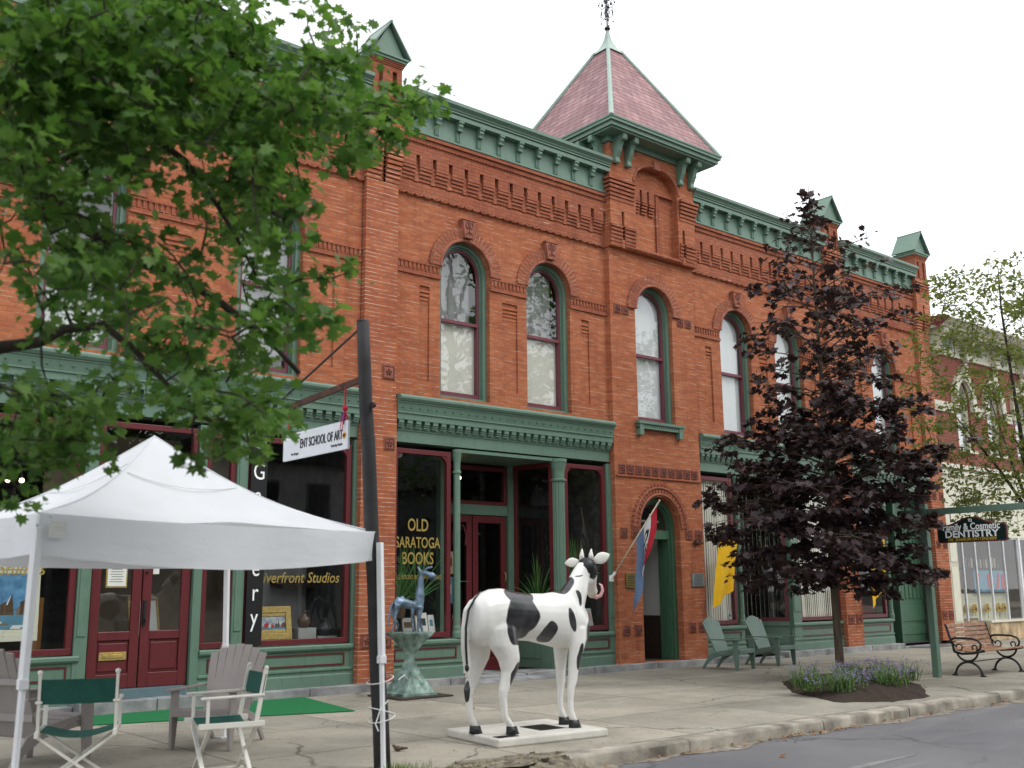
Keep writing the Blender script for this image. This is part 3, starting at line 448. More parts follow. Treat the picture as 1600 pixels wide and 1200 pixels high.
def concrete():
    m, nt, b = base_mat('concrete', .85, .3)
    tc = nd(nt, 'ShaderNodeTexCoord'); o = tc.outputs['Object']
    br = nd(nt, 'ShaderNodeTexBrick'); br.offset = .0
    for k, v in (('Scale', 1), ('Brick Width', 2.35), ('Row Height', 1.72), ('Mortar Size', .011), ('Mortar Smooth', .3), ('Bias', 0)):
        br.inputs[k].default_value = v
    br.inputs['Color1'].default_value = (.395, .362, .300, 1); br.inputs['Color2'].default_value = (.31, .288, .242, 1); br.inputs['Mortar'].default_value = (.085, .075, .06, 1)
    wv = nd(nt, 'ShaderNodeVectorMath', operation='MULTIPLY_ADD'); wv.inputs[1].default_value = (.06, .06, 0)
    nz = nd(nt, 'ShaderNodeTexNoise'); nz.inputs['Scale'].default_value = .9; nt.links.new(o, nz.inputs['Vector'])
    nt.links.new(nz.outputs['Color'], wv.inputs[0]); nt.links.new(o, wv.inputs[2]); nt.links.new(wv.outputs[0], br.inputs['Vector'])
    l = noise(nt, o, .7, 6, .65); c = mixc(nt, ramp(nt, l, .38, .66), br.outputs[0], mixc(nt, 1., br.outputs[0], (.72, .73, .74), 'MULTIPLY'))
    g = noise(nt, o, 5, 6, .75); c = mixc(nt, ramp(nt, g, .52, .7), c, mixc(nt, 1., c, (.80, .79, .77), 'MULTIPLY'))
    s = noise(nt, o, 75, 3, .7); c = mixc(nt, ramp(nt, s, .35, .7), c, mixc(nt, 1., c, (1.18, 1.18, 1.16), 'MULTIPLY'))
    # blotches and hairline cracks
    sp = noise(nt, o, 17, 2, .5); c = mixc(nt, ramp(nt, sp, .665, .70), c, (.13, .12, .10)); sl_ = noise(nt, o, .33, 4, .6); c = mixc(nt, ramp(nt, sl_, .48, .60), c, mixc(nt, 1., c, (.80, .80, .79), 'MULTIPLY'))
    wv2 = nd(nt, 'ShaderNodeVectorMath', operation='MULTIPLY_ADD'); wv2.inputs[1].default_value = (.5, .5, 0)
    nz2 = nd(nt, 'ShaderNodeTexNoise'); nz2.inputs['Scale'].default_value = 2.2; nz2.inputs['Detail'].default_value = 6; nt.links.new(o, nz2.inputs['Vector'])
    nt.links.new(nz2.outputs['Color'], wv2.inputs[0]); nt.links.new(o, wv2.inputs[2])
    v = nd(nt, 'ShaderNodeTexVoronoi', feature='DISTANCE_TO_EDGE'); v.inputs['Scale'].default_value = .5; nt.links.new(wv2.outputs[0], v.inputs['Vector'])
    cm = nd(nt, 'ShaderNodeMath', operation='MULTIPLY'); nt.links.new(ramp(nt, v.outputs[0], .003, .012, (1, 1, 1), (0, 0, 0)), cm.inputs[0]); nt.links.new(ramp(nt, noise(nt, o, .6, 2), .5, .6), cm.inputs[1])
    c = mixc(nt, cm.outputs[0], c, (.10, .09, .075))
    nt.links.new(c, b.inputs['Base Color'])
    bp = nd(nt, 'ShaderNodeBump'); bp.inputs['Strength'].default_value = .35; bp.inputs['Distance'].default_value = .006
    nt.links.new(s, bp.inputs['Height']); nt.links.new(bp.outputs[0], b.inputs['Normal'])
concrete()
mat('curb_stone', (.215, .19, .155), .9, .4, 2.6, .7, 25, col2=(.33, .30, .25))
mat('dirt', (.10, .08, .055), 1, .5, 9, 1., 50, col2=(.20, .175, .13))
mat('patch_light', (.205, .20, .198), .9, .2, 5, .3); mat('gutter_grit', (.20, .17, .135), .95, .35, 9, .6, 60, col2=(.27, .24, .2))
CY = -7.15          # face line of the kerb
def terrain():
    ground()
    mb = MB(); mb.grid(lambda u, v: (-120+300*u, -20+12.9*v, -.13-.05*0), 2, 1); mb.f = [tuple(f) for f in mb.f]
    tag(mb.build('road', 'asphalt'), kind='structure')
    mb = MB(); mb.box(-120, 180, -6.92, .6, -.28, 0)
    tag(mb.build('sidewalk', 'concrete'), kind='structure')
    # far pavement across the street
    mb = MB(); mb.box(-120, 180, -32, -20.1, -.28, .02)
    tag(mb.build('pavement', 'concrete'), kind='structure')
    # kerb stones, one run with its joints, broken off below the horse statue
    mb = MB(); x = -30.; rnd = random.Random(4)
    while x < 60:
        L = rnd.uniform(1.6, 2.9); x1 = x+L-.016
        if not (5.95 < (x+x1)/2 < 7.2 and False):
            a, b = x, x1
            if a < 6.0 < b: b = 5.95
            if 5.95 <= a < 7.25: a = 7.22
            if b-a > .1:
                n = max(2, int((b-a)/.12)); ys = [(CY-.02+rnd.uniform(-.012, .012)) for _ in range(n+1)]; zs = [.004+rnd.uniform(-.006, .004) for _ in range(n+1)]
                dz = rnd.uniform(-.006, .006)
                for i in range(n):
                    xa = a+(b-a)*i/n; xb = a+(b-a)*(i+1)/n
                    mb.add([(xa, ys[i]-.012, -.2), (xb, ys[i+1]-.012, -.2), (xb, ys[i+1]-.012, -.025+dz), (xa, ys[i]-.012, -.025+dz),
                            (xa, ys[i]+.018, zs[i]+dz), (xb, ys[i+1]+.018, zs[i+1]+dz), (xa, -6.93, zs[i]+dz), (xb, -6.93, zs[i+1]+dz), (xa, -6.93, -.2), (xb, -6.93, -.2)],
                           [(0, 1, 2, 3), (3, 2, 5, 4), (4, 5, 7, 6), (6, 7, 9, 8)]+([(0, 3, 4, 6, 8)] if i == 0 else [])+([(1, 2, 5, 7, 9)] if i == n-1 else []))
        x += L
    o = mb.build('curb', 'curb_stone'); tag(autosmooth(o, 50), kind='structure')
    # rubble and dirt in the gap
    rnd = random.Random(8)
    H = [[-.085+.035*rnd.random()+.07*(j/10) for i in range(31)] for j in range(11)]
    mb = MB(); mb.grid(lambda u, v: (5.9+1.38*u, CY-.22+.3*v+.02*math.sin(u*21), (H[round(v*10)][round(u*30)] if .02 < u < .98 else -.02) if v > .05 else -.135), 30, 10)
    tag(mb.build('dirt', 'dirt', smooth=True), kind='structure')
    # bare soil where the walk has crumbled behind the missing kerb stone
    r4 = random.Random(6); g4 = MB(); n4 = 44; ring4 = []
    for k in range(n4):
        a = 2*math.pi*k/n4; q = 1+.16*math.sin(3*a+1)+.10*math.sin(7*a)+r4.uniform(-.07, .07); ring4.append((6.62+.66*math.cos(a)*q, -6.93+.27*math.sin(a)*q, .004))
    inner4 = [((x-6.62)*.86+6.62, (y+6.93)*.86-6.93, .006+r4.uniform(0, .012)) for x, y, z in ring4]; core4 = [((x-6.62)*.45+6.62, (y+6.93)*.45-6.93, .008+r4.uniform(0, .02)) for x, y, z in ring4]
    g4.add(ring4+inner4+core4, [(k, (k+1) % n4, n4+(k+1) % n4, n4+k) for k in range(n4)]+[(n4+k, n4+(k+1) % n4, 2*n4+(k+1) % n4, 2*n4+k) for k in range(n4)]+[tuple(range(2*n4, 3*n4))])
    for _ in range(70):
        c = Vector((6.62+r4.gauss(0, .3), -6.98+r4.gauss(0, .12), .01)); s_ = r4.uniform(.008, .035); g4.obox(c, (s_*1.6, s_, s_*.7), (r4.uniform(-.4, .4), r4.uniform(-.4, .4), r4.uniform(0, 3)))
    tag(g4.build('soil', 'dirt'), kind='structure')
    # grit strip in the gutter
    rnd = random.Random(9)
    W = [rnd.uniform(.06, .34) for _ in range(121)]
    mb = MB(); mb.grid(lambda u, v: (-10+50*u, CY+.02-(W[round(u*120)]*v), -.126), 120, 1)
    tag(mb.build('gutter', 'gutter_grit'), kind='structure')
    # old patch in the street
    mb = MB()
    def blob(cx, cy, rx, ry, seed, ang):
        r2 = random.Random(seed); n = 36; pr = []
        for k in range(n):
            a = 2*math.pi*k/n; q = 1+.28*math.sin(3*a+seed)+r2.uniform(-.12, .12)
            x, y = rx*math.cos(a)*q, ry*math.sin(a)*q; pr.append((cx+x*math.cos(ang)-y*math.sin(ang), cy+x*math.sin(ang)+y*math.cos(ang), -.1265))
        mb.add(pr, [tuple(range(n))])
    blob(9.8, -8.9, .6, .05, 2, .03)
    tag(mb.build('path', 'patch_light'), kind='structure')
    # blown leaves along the kerb: uncountable
    rnd = random.Random(12); mb = MB()
    def lf(x, y, z, s):
        a = rnd.uniform(0, 6.28); u = Vector((math.cos(a), math.sin(a), rnd.uniform(-.3, .5)))*s; w = Vector((-math.sin(a), math.cos(a), rnd.uniform(-.3, .3)))*s*.7; c = Vector((x, y, z))
        mb.add([c-u, c-w*.8, c+u*.4-w*.5, c+u, c+u*.3+w*.6, c+w*.9, c-u*.4+w*.5], [(0, 1, 2, 3, 4, 5, 6)])
    for c in (7.6, 8.9, 9.7, 10.5, 11.4, 11.9, 12.9, 14.3, 15.0, 16.1, 17.5, 19):
        for _ in range(rnd.randint(14, 40)):
            lf(c+rnd.gauss(0, .4), CY-.05-abs(rnd.gauss(0, .09)), -.115+rnd.uniform(0, .02), rnd.uniform(.012, .035))
    for _ in range(60): lf(rnd.uniform(7, 22), rnd.uniform(-9, -7.3), -.118, rnd.uniform(.01, .025))
    for _ in range(60): lf(rnd.uniform(4, 22), rnd.uniform(-6.9, -1), .008, rnd.uniform(.008, .022))
    for c in ((9.4, -8.05),): lf(c[0], c[1], -.11, .05)
    tag(mb.build('leaf_litter', 'litter'), 'brown fallen leaves scattered along the gutter and sidewalk', 'leaves', kind='stuff')
    # grass and weeds in joints by the kerb and the pole foot
    mb = MB()
    def tuft(x, y, z, n, h, sp=.05):
        for _ in range(n):
            bx, by = x+rnd.gauss(0, sp), y+rnd.gauss(0, sp); a = rnd.uniform(0, 6.28); l = h*rnd.uniform(.5, 1.1); t = rnd.uniform(.1, .7)
            d = Vector((math.cos(a)*t, math.sin(a)*t, 1)).normalized()*l; s = Vector((-math.sin(a), math.cos(a), 0))*.004
            b = Vector((bx, by, z)); mb.add([b-s, b+s, b+d*.6+s*.7, b+d, b+d*.6-s*.7], [(0, 1, 2, 3, 4)])
    for _ in range(22): tuft(6.05+rnd.gauss(0, .25), -6.98+rnd.gauss(0, .04), -.02, 6, .07)
    for _ in range(30): tuft(5.35+rnd.gauss(0, .35), -6.75+rnd.gauss(0, .07), 0, 7, .09)
    tag(mb.build('grass', 'weed_green'), 'short green weeds growing in the cracks along the curb', 'weeds', kind='stuff')
terrain()
# ============================================================= BRICK BUILDING
YW = .12                    # recessed wall face between the piers
BX0 = 2.05; BX1 = 28.45
bld = thing('brick_building', (16.5, 0, 0), 0, 'long two-storey orange brick block with green cornices, arched windows and a slate-roofed tower', 'building')
def arch_loop(cx, hw, zb, zs, n=16, rz=None):
    rz = rz or hw
    pts = [(cx-hw, zb), (cx+hw, zb)]
    pts += [(cx+hw*math.cos(math.pi*i/n), zs+rz*math.sin(math.pi*i/n)) for i in range(n+1)]
    return pts
def panel(mb, outer, holes, y, depths):
    loops = [outer]+holes; flat = [p for l in loops for p in l]
    tris = tessellate_polygon([[Vector((a, b, 0)) for a, b in l] for l in loops])
    mb.add([(a, y, b) for a, b in flat], [tuple(t) for t in tris])
    for h, d in zip(holes, depths):
        n = len(h); vs = [(a, y, b) for a, b in h]+[(a, y+abs(d), b) for a, b in h]
        fs = [(i, (i+1) % n, n+(i+1) % n, n+i) for i in range(n)]
        if d < 0:                               # blind recess: closed at the back
            fs.append(tuple(n+i for i in range(n)))
        mb.add(vs, fs)
def rect(x0, x1, z0, z1): return [(x0, z0), (x1, z0), (x1, z1), (x0, z1)]
Z0 = 4.85; ZT = 9.95
WZ, WS = 5.05, 7.50        # window sill, springing
bays = [  # x0, x1, windows (centre, half width), blind panels
    (2.75, 9.2, [(4.53, .60), (7.49, .575)], [(3.2, 3.42), (5.68, 6.12), (8.45, 8.68)]),
    (9.9, 15.22, [(11.48, .585), (13.58, .585)], [(10.44, 10.66), (12.38, 12.76), (14.48, 14.70)]),
    (17.9, 23.2, [(19.52, .575), (21.62, .575)], [(18.4, 18.62), (20.4, 20.72), (22.5, 22.72)]),
    (23.9, 27.75, [(25.95, .575)], [(24.6, 24.85), (27.05, 27.3)]),
]
mb = MB()
for x0, x1, wins, pans in bays:
    holes = [arch_loop(c, h, WZ, WS, rz=.60) for c, h in wins]+[rect(a, b, 5.3, 7.06) for a, b in pans]
    panel(mb, rect(x0, x1, Z0, ZT), holes, YW, [.30]*len(wins)+[-.035]*len(pans))
    for a, b in pans:                           # stepped heads of the blind panels
        for k in range(4): mb.box(a+.003, b-.003, YW+.006+.008*k, YW+.04, 6.98-.075*k-.04, 6.98-.075*k)
# parapet behind the cornice, side walls, back
mb.box(BX0+.02, 15.3, .42, .60, ZT-.1, 10.5); mb.box(17.85, BX1-.02, .42, .60, ZT-.1, 10.5)
mb.box(BX0, BX0+.3, .45, 12, 0, 10.6); mb.box(BX1-.3, BX1, .45, 12, 0, 10.6); mb.box(BX0+.3, BX1-.3, 11.7, 12, 0, 10.6)
mb.build('wall', 'orange_brick', bld)
# piers
def pier(x0, x1, corb=True):
    mb = MB(); d = .0
    mb.box(x0, x1, d, .5, .12, 4.9)
    mb.box(x0+.015, x1-.015, d+.012, .5, 4.9, 8.80)
    # upper corbelled part with its tall slot
    cx = (x0+x1)/2
    for k in range(6):
        z = 8.82+.085*k; o = .012-.016*(k+1)
        for a, b in ((x0-.004*k, cx-.045), (cx+.045, x1+.004*k)): mb.box(a, b, o, .5, z, z+.055)
    for a, b in ((x0+.01, cx-.045), (cx+.045, x1-.01)): mb.box(a, b, .004, .48, 8.805, 9.62)
    for a, b in ((x0-.02, cx-.045), (cx+.045, x1+.02)): mb.box(a, b, -.085, .5, 9.335, 9.62)
    mb.box(cx-.045, cx+.045, .07, .5, 8.78, 9.62)
    mb.box(x0-.02, x1+.02, -.085, .5, 9.62, 9.95)
    for k in range(5): mb.box(x0-.03, x1+.03, -.105-.012*k, .5, 9.96+.075*k, 10.0+.075*k)
    mb.box(x0-.02, x1+.02, -.09, .5, 9.95, 10.42)
    mb.build('pier', 'pier_brick', bld)
for x0, x1 in ((2.05, 2.75), (9.2, 9.9), (23.2, 23.9), (27.75, 28.45)): pier(x0, x1)
# pinnacle stacks and their gabled metal caps
def pinnacle(x0, x1):
    cx = (x0+x1)/2
    q = MB()
    for zz in (0,):
        pass
    p = MB()
    # stack with two tall slots on the front
    xs = [x0, cx-.20, cx-.10, cx+.10, cx+.20, x1]
    for i in (0, 2, 4): p.box(xs[i], xs[i+1], -.10, .44, 10.42, 10.92)
    for i in (1, 3): p.box(xs[i], xs[i+1], -.01, .43, 10.42, 10.92)
    p.box(x0, x1, -.10, .44, 10.92, 11.06)
    for k in range(3): p.box(x0-.015*(k+1), x1+.015*(k+1), -.115-.015*k, .455+.015*k, 11.02+.03*k-.005, 11.045+.03*k-.005)
    p.build('chimney_stack', 'red_brick', bld)
    c = MB(); e = .065; z = 11.11; h = .72
    c.box(x0-e, x1+e, -.10-e, .44+e, z, z+.05); c.box(x0-e-.03, x1+e+.03, -.10-e-.03, .44+e+.03, z+.05, z+.085)
    c.prism([(x0-e+.03, z+.085), (x1+e-.03, z+.085), (cx, z+h-.03)], -.10-e+.05, .44+e-.05, 'y')
    # raking roof sheets
    for s in (-1, 1):
        xe = x0-e-.05 if s < 0 else x1+e+.05
        n = Vector((s*h, 0, (x1-x0)/2+e)).normalized()
        a = Vector((xe, 0, z+.085)); b = Vector((cx, 0, z+h)); t = n*.035
        c.prism([(a.x, a.z), (b.x, b.z), (b.x+0, b.z+.045), (a.x+t.x, a.z+t.z)], -.10-e-.04, .44+e+.04, 'y')
    c.tube([(cx, -.10-e-.05, z+h+.02), (cx, .44+e+.05, z+h+.02)], .028, 8)
    c.build('pinnacle_cap', 'green_paint', bld)
for x0, x1 in ((2.09, 2.71), (9.24, 9.86), (23.24, 23.86), (27.79, 28.41)): pinnacle(x0, x1)

# corbel table of each bay
mb = MB()
def rope(x0, x1, z, y, r=.022, pitch=.075):
    mb.tube([(x0, y, z), (x1, y, z)], r*.7, 6)
    n = int((x1-x0)/pitch)
    for i in range(n):
        x = x0+pitch*(i+.2); mb.tube([(x, y-.006, z-r), (x+pitch*.55, y-.01, z+r)], r*.62, 5)
def corbels(x0, x1, first=None):
    mb.box(x0, x1, .025, YW+.02, 9.52, ZT); mb.box(x0, x1, -.012, YW, 9.86, ZT)
    rope(x0, x1, 9.77, .008)
    pitch = .363; n = round((x1-x0-.06)/pitch); pitch = (x1-x0-.1)/n
    for i in range(n+1):
        xs = x0+.05+i*pitch
        a, b = xs+.045, xs+pitch-.045
        if i == n: b = x1
        if i == 0: mb.box(x0, xs-.045, .025, YW+.01, 9.1, 9.52) if xs-.045 > x0+.01 else None
        if b-a < .02 or i == n: continue
        mb.box(a, b, .026, YW+.01, 9.30, 9.52)
        mb.box(xs-.045, xs+.045, .078, YW+.01, 9.02, 9.36)
        for k in range(4):
            z = 9.045+.066*k; mb.box(a, b, .092-.020*k, YW+.01, z, z+.045); mb.box(a+.002, b-.002, .100-.018*k, YW+.01, z+.045, z+.066)
    # smooth band and scalloped drip
    mb.box(x0, x1, .095, YW+.01, 8.80, 9.0)
    mb.box(x0, x1, .070, YW+.01, 8.775, 8.805)
    s = x0+.01
    while s < x1-.1:
        mb.tube([(s, .075, 8.775), (s+.05, .07, 8.748), (s+.125, .07, 8.745), (s+.17, .075, 8.775)], .018, 5); s += .19
for x0, x1, w_, p_ in bays: corbels(x0, x1)
mb.build('corbel_course', 'red_brick', bld)

# arch bands, keystones, springing bands
def voussoirs(cx, zs, ri, ro, y, key=True, n=27, mbk=None, thick=.06):
    g = MB()
    for i in range(n):
        a0 = math.pi*(i+.10)/n; a1 = math.pi*(i+.90)/n
        if key and abs((a0+a1)/2-math.pi/2) < .14: continue
        P = []
        for yy in (y, y+thick):
            for r, a in ((ri, a0), (ro, a0), (ro, a1), (ri, a1)): P.append((cx+r*math.cos(a), yy, zs+r*math.sin(a)))
        g.add(P, [(0, 1, 2, 3), (7, 6, 5, 4), (0, 4, 5, 1), (1, 5, 6, 2), (2, 6, 7, 3), (3, 7, 4, 0)])
    m = g; m.cur = 1; N = 24
    vs = []; 
    for i in range(N+1):
        a = math.pi*i/N
        for r in (ri+.004, ro-.004):
            for yy in (y+.008, y+thick): vs.append((cx+r*math.cos(a), yy, zs+r*math.sin(a)))
    fs = []
    for i in range(N):
        k = 4*i
        fs += [(k, k+2, k+6, k+4), (k+2, k+3, k+7, k+6), (k, k+4, k+5, k+1)]
    m.add(vs, fs); m.build('arch_band', ['red_brick', 'mortar'], bld)
    # inner moulded rim
    r_ = MB(); r_.tube([(cx+(ri+.0)*math.cos(math.pi*i/20), y+.0, zs+(ri+.0)*math.sin(math.pi*i/20)) for i in range(21)], .028, 6)
    r_.build('arch_rim', 'terracotta', bld)
def keystone(cx, z0, z1, y):
    k = MB(); k.prism([(cx-.10, z0), (cx+.10, z0), (cx+.15, z1), (cx-.15, z1)], y-.085, y+.05, 'y'); k.box(cx-.165, cx+.165, y-.10, y+.03, z1, z1+.035)
    o = k.build('keystone', 'terracotta', bld, bevel=.008)
    g = MB(); yy = y-.09; zc = (z0+z1)/2+.04
    g.tube([(cx, yy, z0+.06), (cx, yy, z1-.03)], .012, 5)
    for s in (-1, 1):
        g.tube([(cx+s*.05+.035*math.cos(a), yy, zc+.04+.06*math.sin(a)) for a in [i*2*math.pi/10 for i in range(11)]], .011, 5)
        g.tube([(cx, yy, z0+.12), (cx+s*.06, yy, z0+.09), (cx+s*.07, yy, z0+.05)], .011, 5)
    g.build('ornament', 'dark_terracotta', o, world=True)
def band(x0, x1):
    mb = MB(); mb.box(x0, x1, YW-.035, YW+.01, 7.24, 7.29); mb.box(x0, x1, YW-.022, YW+.01, 7.29, 7.32); mb.box(x0, x1, YW-.03, YW+.01, 7.46, 7.50)
    n = max(1, int((x1-x0)/.085)); p = (x1-x0)/n
    for i in range(n): mb.box(x0+p*(i+.22), x0+p*(i+.80), YW-.022, YW+.01, 7.335, 7.46)
    mb.build('band_course', 'red_brick', bld)
for x0, x1, wins, pans in bays:
    edges = [x0]
    for c, h in wins: edges += [c-h-.0, c+h+.0]
    edges.append(x1)
    for i in range(0, len(edges), 2): band(edges[i]+.004, edges[i+1]-.004)
for x0, x1, wins, pans in bays:
    for c, h in wins:
        voussoirs(c, WS, h+.015, h+.26, YW-.05); keystone(c, 8.14, 8.48, YW-.05)

# ---------------------------------------------------------------- tower
TX0, TX1, TC = 15.22, 17.90, 16.56
mb = MB()
panel(mb, rect(TX0, TX1, 3.75, 8.76), [arch_loop(16.56, .59, 5.02, 7.50, rz=.62)], 0, [.32])
# entrance storey with the doorway arch
panel(mb, rect(TX0, TX1, .12, 3.75-.0), [[(15.93, .12), (17.15, .12)]+[(16.54+.61*math.cos(math.pi*i/16), 2.83+.66*math.sin(math.pi*i/16)) for i in range(17)]], 0, [.42])
# return faces of the tower
mb.add([(TX0, 0, .12), (TX0, .5, .12), (TX0, .5, 8.76), (TX0, 0, 8.76)], [(0, 1, 2, 3)]); mb.add([(TX1, 0, .12), (TX1, .5, .12), (TX1, .5, 8.76), (TX1, 0, 8.76)], [(3, 2, 1, 0)])
# upper stage
YT = -.12; ux0, ux1 = TX0-.03, TX1+.03
arch = [(15.98, 8.86), (17.36, 8.86)]+[(16.67+.69*math.cos(math.pi*i/16), 10.42+.42*math.sin(math.pi*i/16)) for i in range(17)]
panel(mb, rect(ux0, ux1, 8.76, 11.25), [arch, rect(15.53, 15.61, 8.95, 9.58), rect(17.50, 17.58, 8.95, 9.58)], YT, [-.20, -.12, -.12])
mb.add([(ux0, YT, 8.76), (ux0, 2.5, 8.76), (ux0, 2.5, 11.25), (ux0, YT, 11.25)], [(0, 1, 2, 3)]); mb.add([(ux1, YT, 8.76), (ux1, 2.5, 8.76), (ux1, 2.5, 11.25), (ux1, YT, 11.25)], [(3, 2, 1, 0)])
mb.add([(ux0, 2.5, 8.76), (ux1, 2.5, 8.76), (ux1, 2.5, 11.25), (ux0, 2.5, 11.25)], [(0, 1, 2, 3)])
mb.add([(ux0, YT, 8.76), (ux1, YT, 8.76), (ux1, .4, 8.76), (ux0, .4, 8.76)], [(3, 2, 1, 0)])
mb.build('tower_wall', 'orange_brick', bld)
mb = MB()
for a, b in ((ux0, 15.53), (15.61, 15.95), (17.39, 17.50), (17.58, ux1)):
    for k in range(6):
        z = 8.77+.085*k; mb.box(a-(.01 if a == ux0 else 0), b+(.01 if b == ux1 else 0), YT-.008-.006*k, YT+.05, z, z+.05)
for a, b in ((ux0, 15.93), (17.41, ux1)):
    for k in range(6):
        z = 9.80+.088*k; o = .016+.014*k
        mb.box(a-(o if a == ux0 else 0), b+(o if b == ux1 else 0), YT-o, YT+.06, z, z+.055)
for k in range(6):      # corbels carried round the flanks
    z = 9.80+.088*k; o = .016+.014*k
    mb.box(ux0-o, ux0+.02, YT+.062, 2.4, z, z+.055); mb.box(ux1-.02, ux1+o, YT+.062, 2.4, z, z+.055)
rope(15.62, 17.45, 8.80, YT-.015)
for k in range(4):      # little corbel table inside the niche
    x = 16.02+.235*k
    mb.box(x+.07, x+.235, YT+.12, YT+.21, 10.02, 10.3) if k < 3 else None
    if k < 3:
        for j in range(4): mb.box(x+.07, x+.235, YT+.11+.015*(3-j), YT+.21, 9.76+.066*j, 9.76+.066*j+.04)
mb.box(15.99, 17.35, YT+.12, YT+.21, 10.3, 10.40)
mb.box(15.985, 16.09, YT+.12, YT+.21, 8.87, 10.3); mb.box(16.80, 16.90, YT+.15, YT+.21, 8.87, 10.3)
mb.box(15.9, 15.975, YT-.03, YT+.03, 10.38, 10.44); mb.box(17.365, 17.44, YT-.03, YT+.03, 10.38, 10.44)
mb.build('corbel_course', 'red_brick', bld)
g = MB(); g.tube([(16.67+.72*math.cos(math.pi*i/20), YT-.01, 10.42+.46*math.sin(math.pi*i/20)) for i in range(21)], .03, 6)
g.box(16.57, 16.77, YT-.06, YT+.05, 10.80, 11.0); g.build('arch_rim', 'terracotta', bld)
voussoirs(16.56, 7.50, .605, .84, -.05, key=False)
# terracotta squares of the tower and the piers
def tile(cx, cz, s=.2, y=0.):
    mb = MB(); mb.cur = 0; mb.box(cx-s/2, cx+s/2, y-.018, y+.03, cz-s/2, cz+s/2)
    mb.cur = 1
    h = s/2-.015
    mb.box(cx-h, cx+h, y-.03, y, cz+h-.02, cz+h); mb.box(cx-h, cx+h, y-.03, y, cz-h, cz-h+.02)
    mb.box(cx-h, cx-h+.02, y-.03, y, cz-h+.02, cz+h-.02); mb.box(cx+h-.02, cx+h, y-.03, y, cz-h+.02, cz+h-.02)
    for a in range(5):
        t = a*2*math.pi/5+.3; mb.ball((cx+.042*math.cos(t), y-.02, cz+.042*math.sin(t)), .024, 6, 4)
    mb.ball((cx, y-.028, cz), .02, 6, 4)
    mb.build('terracotta_tile', ['terracotta', 'dark_terracotta'], bld)
for x in (15.42, 15.66): tile(x, 7.43)
for x in (17.42, 17.68): tile(x, 7.43)
for i in range(10): tile(15.42+.252*i, 4.02)
for z in (2.72, .78):
    for x in (15.42, 15.76, 17.42, 17.74): tile(x, z, .21)
for px in (2.4, 9.55, 23.55, 28.1):
    for dx in (-.18, .17): tile(px+dx, .80, .24)
    tile(px+.17, 5.33, .26, .012); tile(px+.2, 4.08, .22); tile(px-.2, 4.08, .22)
    for dx in (-.18, .17): tile(px+dx, 2.72, .2) if px > 20 else None
mb = MB(); mb.box(TX0+.03, TX1-.03, -.03, .01, 3.86, 3.9); mb.build('string_course', 'red_brick', bld)

# tower roof
rf = MB()
EZ = 11.42; cx, cy = 16.60, 1.19; hw = 1.78
b0 = [(cx-hw, cy-hw, EZ), (cx+hw, cy-hw, EZ), (cx+hw, cy+hw, EZ), (cx-hw, cy+hw, EZ)]; t = .21; TZ = 14.22
t0 = [(cx-t, cy-t, TZ), (cx+t, cy-t, TZ), (cx+t, cy+t, TZ), (cx-t, cy+t, TZ)]
rf.add(b0+t0, [(0, 1, 5, 4), (1, 2, 6, 5), (2, 3, 7, 6), (3, 0, 4, 7), (0, 3, 2, 1)])
roof = rf.build('roof', 'pink_slate', bld)
hp = MB()
for i in range(4):
    a, b = Vector(b0[i]), Vector(t0[i]); o = Vector((b0[i][0]-cx, b0[i][1]-cy, 0)).normalized()*.015+Vector((0, 0, .012)); hp.tube([a+o, b+o], [.055, .045], 8)
hp.build('hip_flashing', 'pale_green_metal', roof, world=True)
cp = MB()
prof = [(.29, 14.16), (.235, 14.24), (.16, 14.34), (.10, 14.46), (.062, 14.58), (.04, 14.72), (.028, 14.80)]
vs = []
for r, z in prof: vs += [(cx-r, cy-r, z), (cx+r, cy-r, z), (cx+r, cy+r, z), (cx-r, cy+r, z)]
cp.add(vs, [(4*i+k, 4*i+(k+1) % 4, 4*i+4+(k+1) % 4, 4*i+4+k) for i in range(len(prof)-1) for k in range(4)]+[(0, 3, 2, 1)])
cap = cp.build('roof_cap', 'pale_green_metal', roof, world=True)
fn = MB(); fn.ball((cx, cy, 14.86), .075, 12, 8, (1, 1, .7)); fn.lathe([(.02, 14.78), (.05, 14.83), (.02, 14.92), (.016, 15.9), (.002, 15.95)], (cx, cy, 0), 8)
for ang in range(4):
    a = ang*math.pi/2+.5; d = Vector((math.cos(a), math.sin(a), 0)); c0 = Vector((cx, cy, 0))
    def q(r, z): return c0+d*r+Vector((0, 0, z))
    fn.tube([q(.01, 15.2), q(.09, 15.12), q(.15, 15.22), q(.12, 15.34), q(.06, 15.30), q(.08, 15.22)], .011, 5)
    fn.tube([q(.01, 15.45), q(.12, 15.40), q(.20, 15.50), q(.16, 15.62), q(.09, 15.56)], .011, 5)
    fn.tube([q(.01, 15.7), q(.08, 15.64), q(.13, 15.74), q(.07, 15.84)], .010, 5)
    fn.tube([q(.14, 15.40), q(.16, 15.16), q(.14, 15.06)], .008, 5)
    for r, z in ((.15, 15.02), (.2, 15.52), (.14, 15.26), (.13, 15.76), (.06, 15.6)): fn.ball(q(r, z), .024, 6, 4)
    fn.box(*(lambda p: (p.x-.02, p.x+.02, p.y-.02, p.y+.02, p.z-.03, p.z+.03))(q(.11, 15.5)))
fn.build('finial', 'iron', roof, smooth=True, world=True)
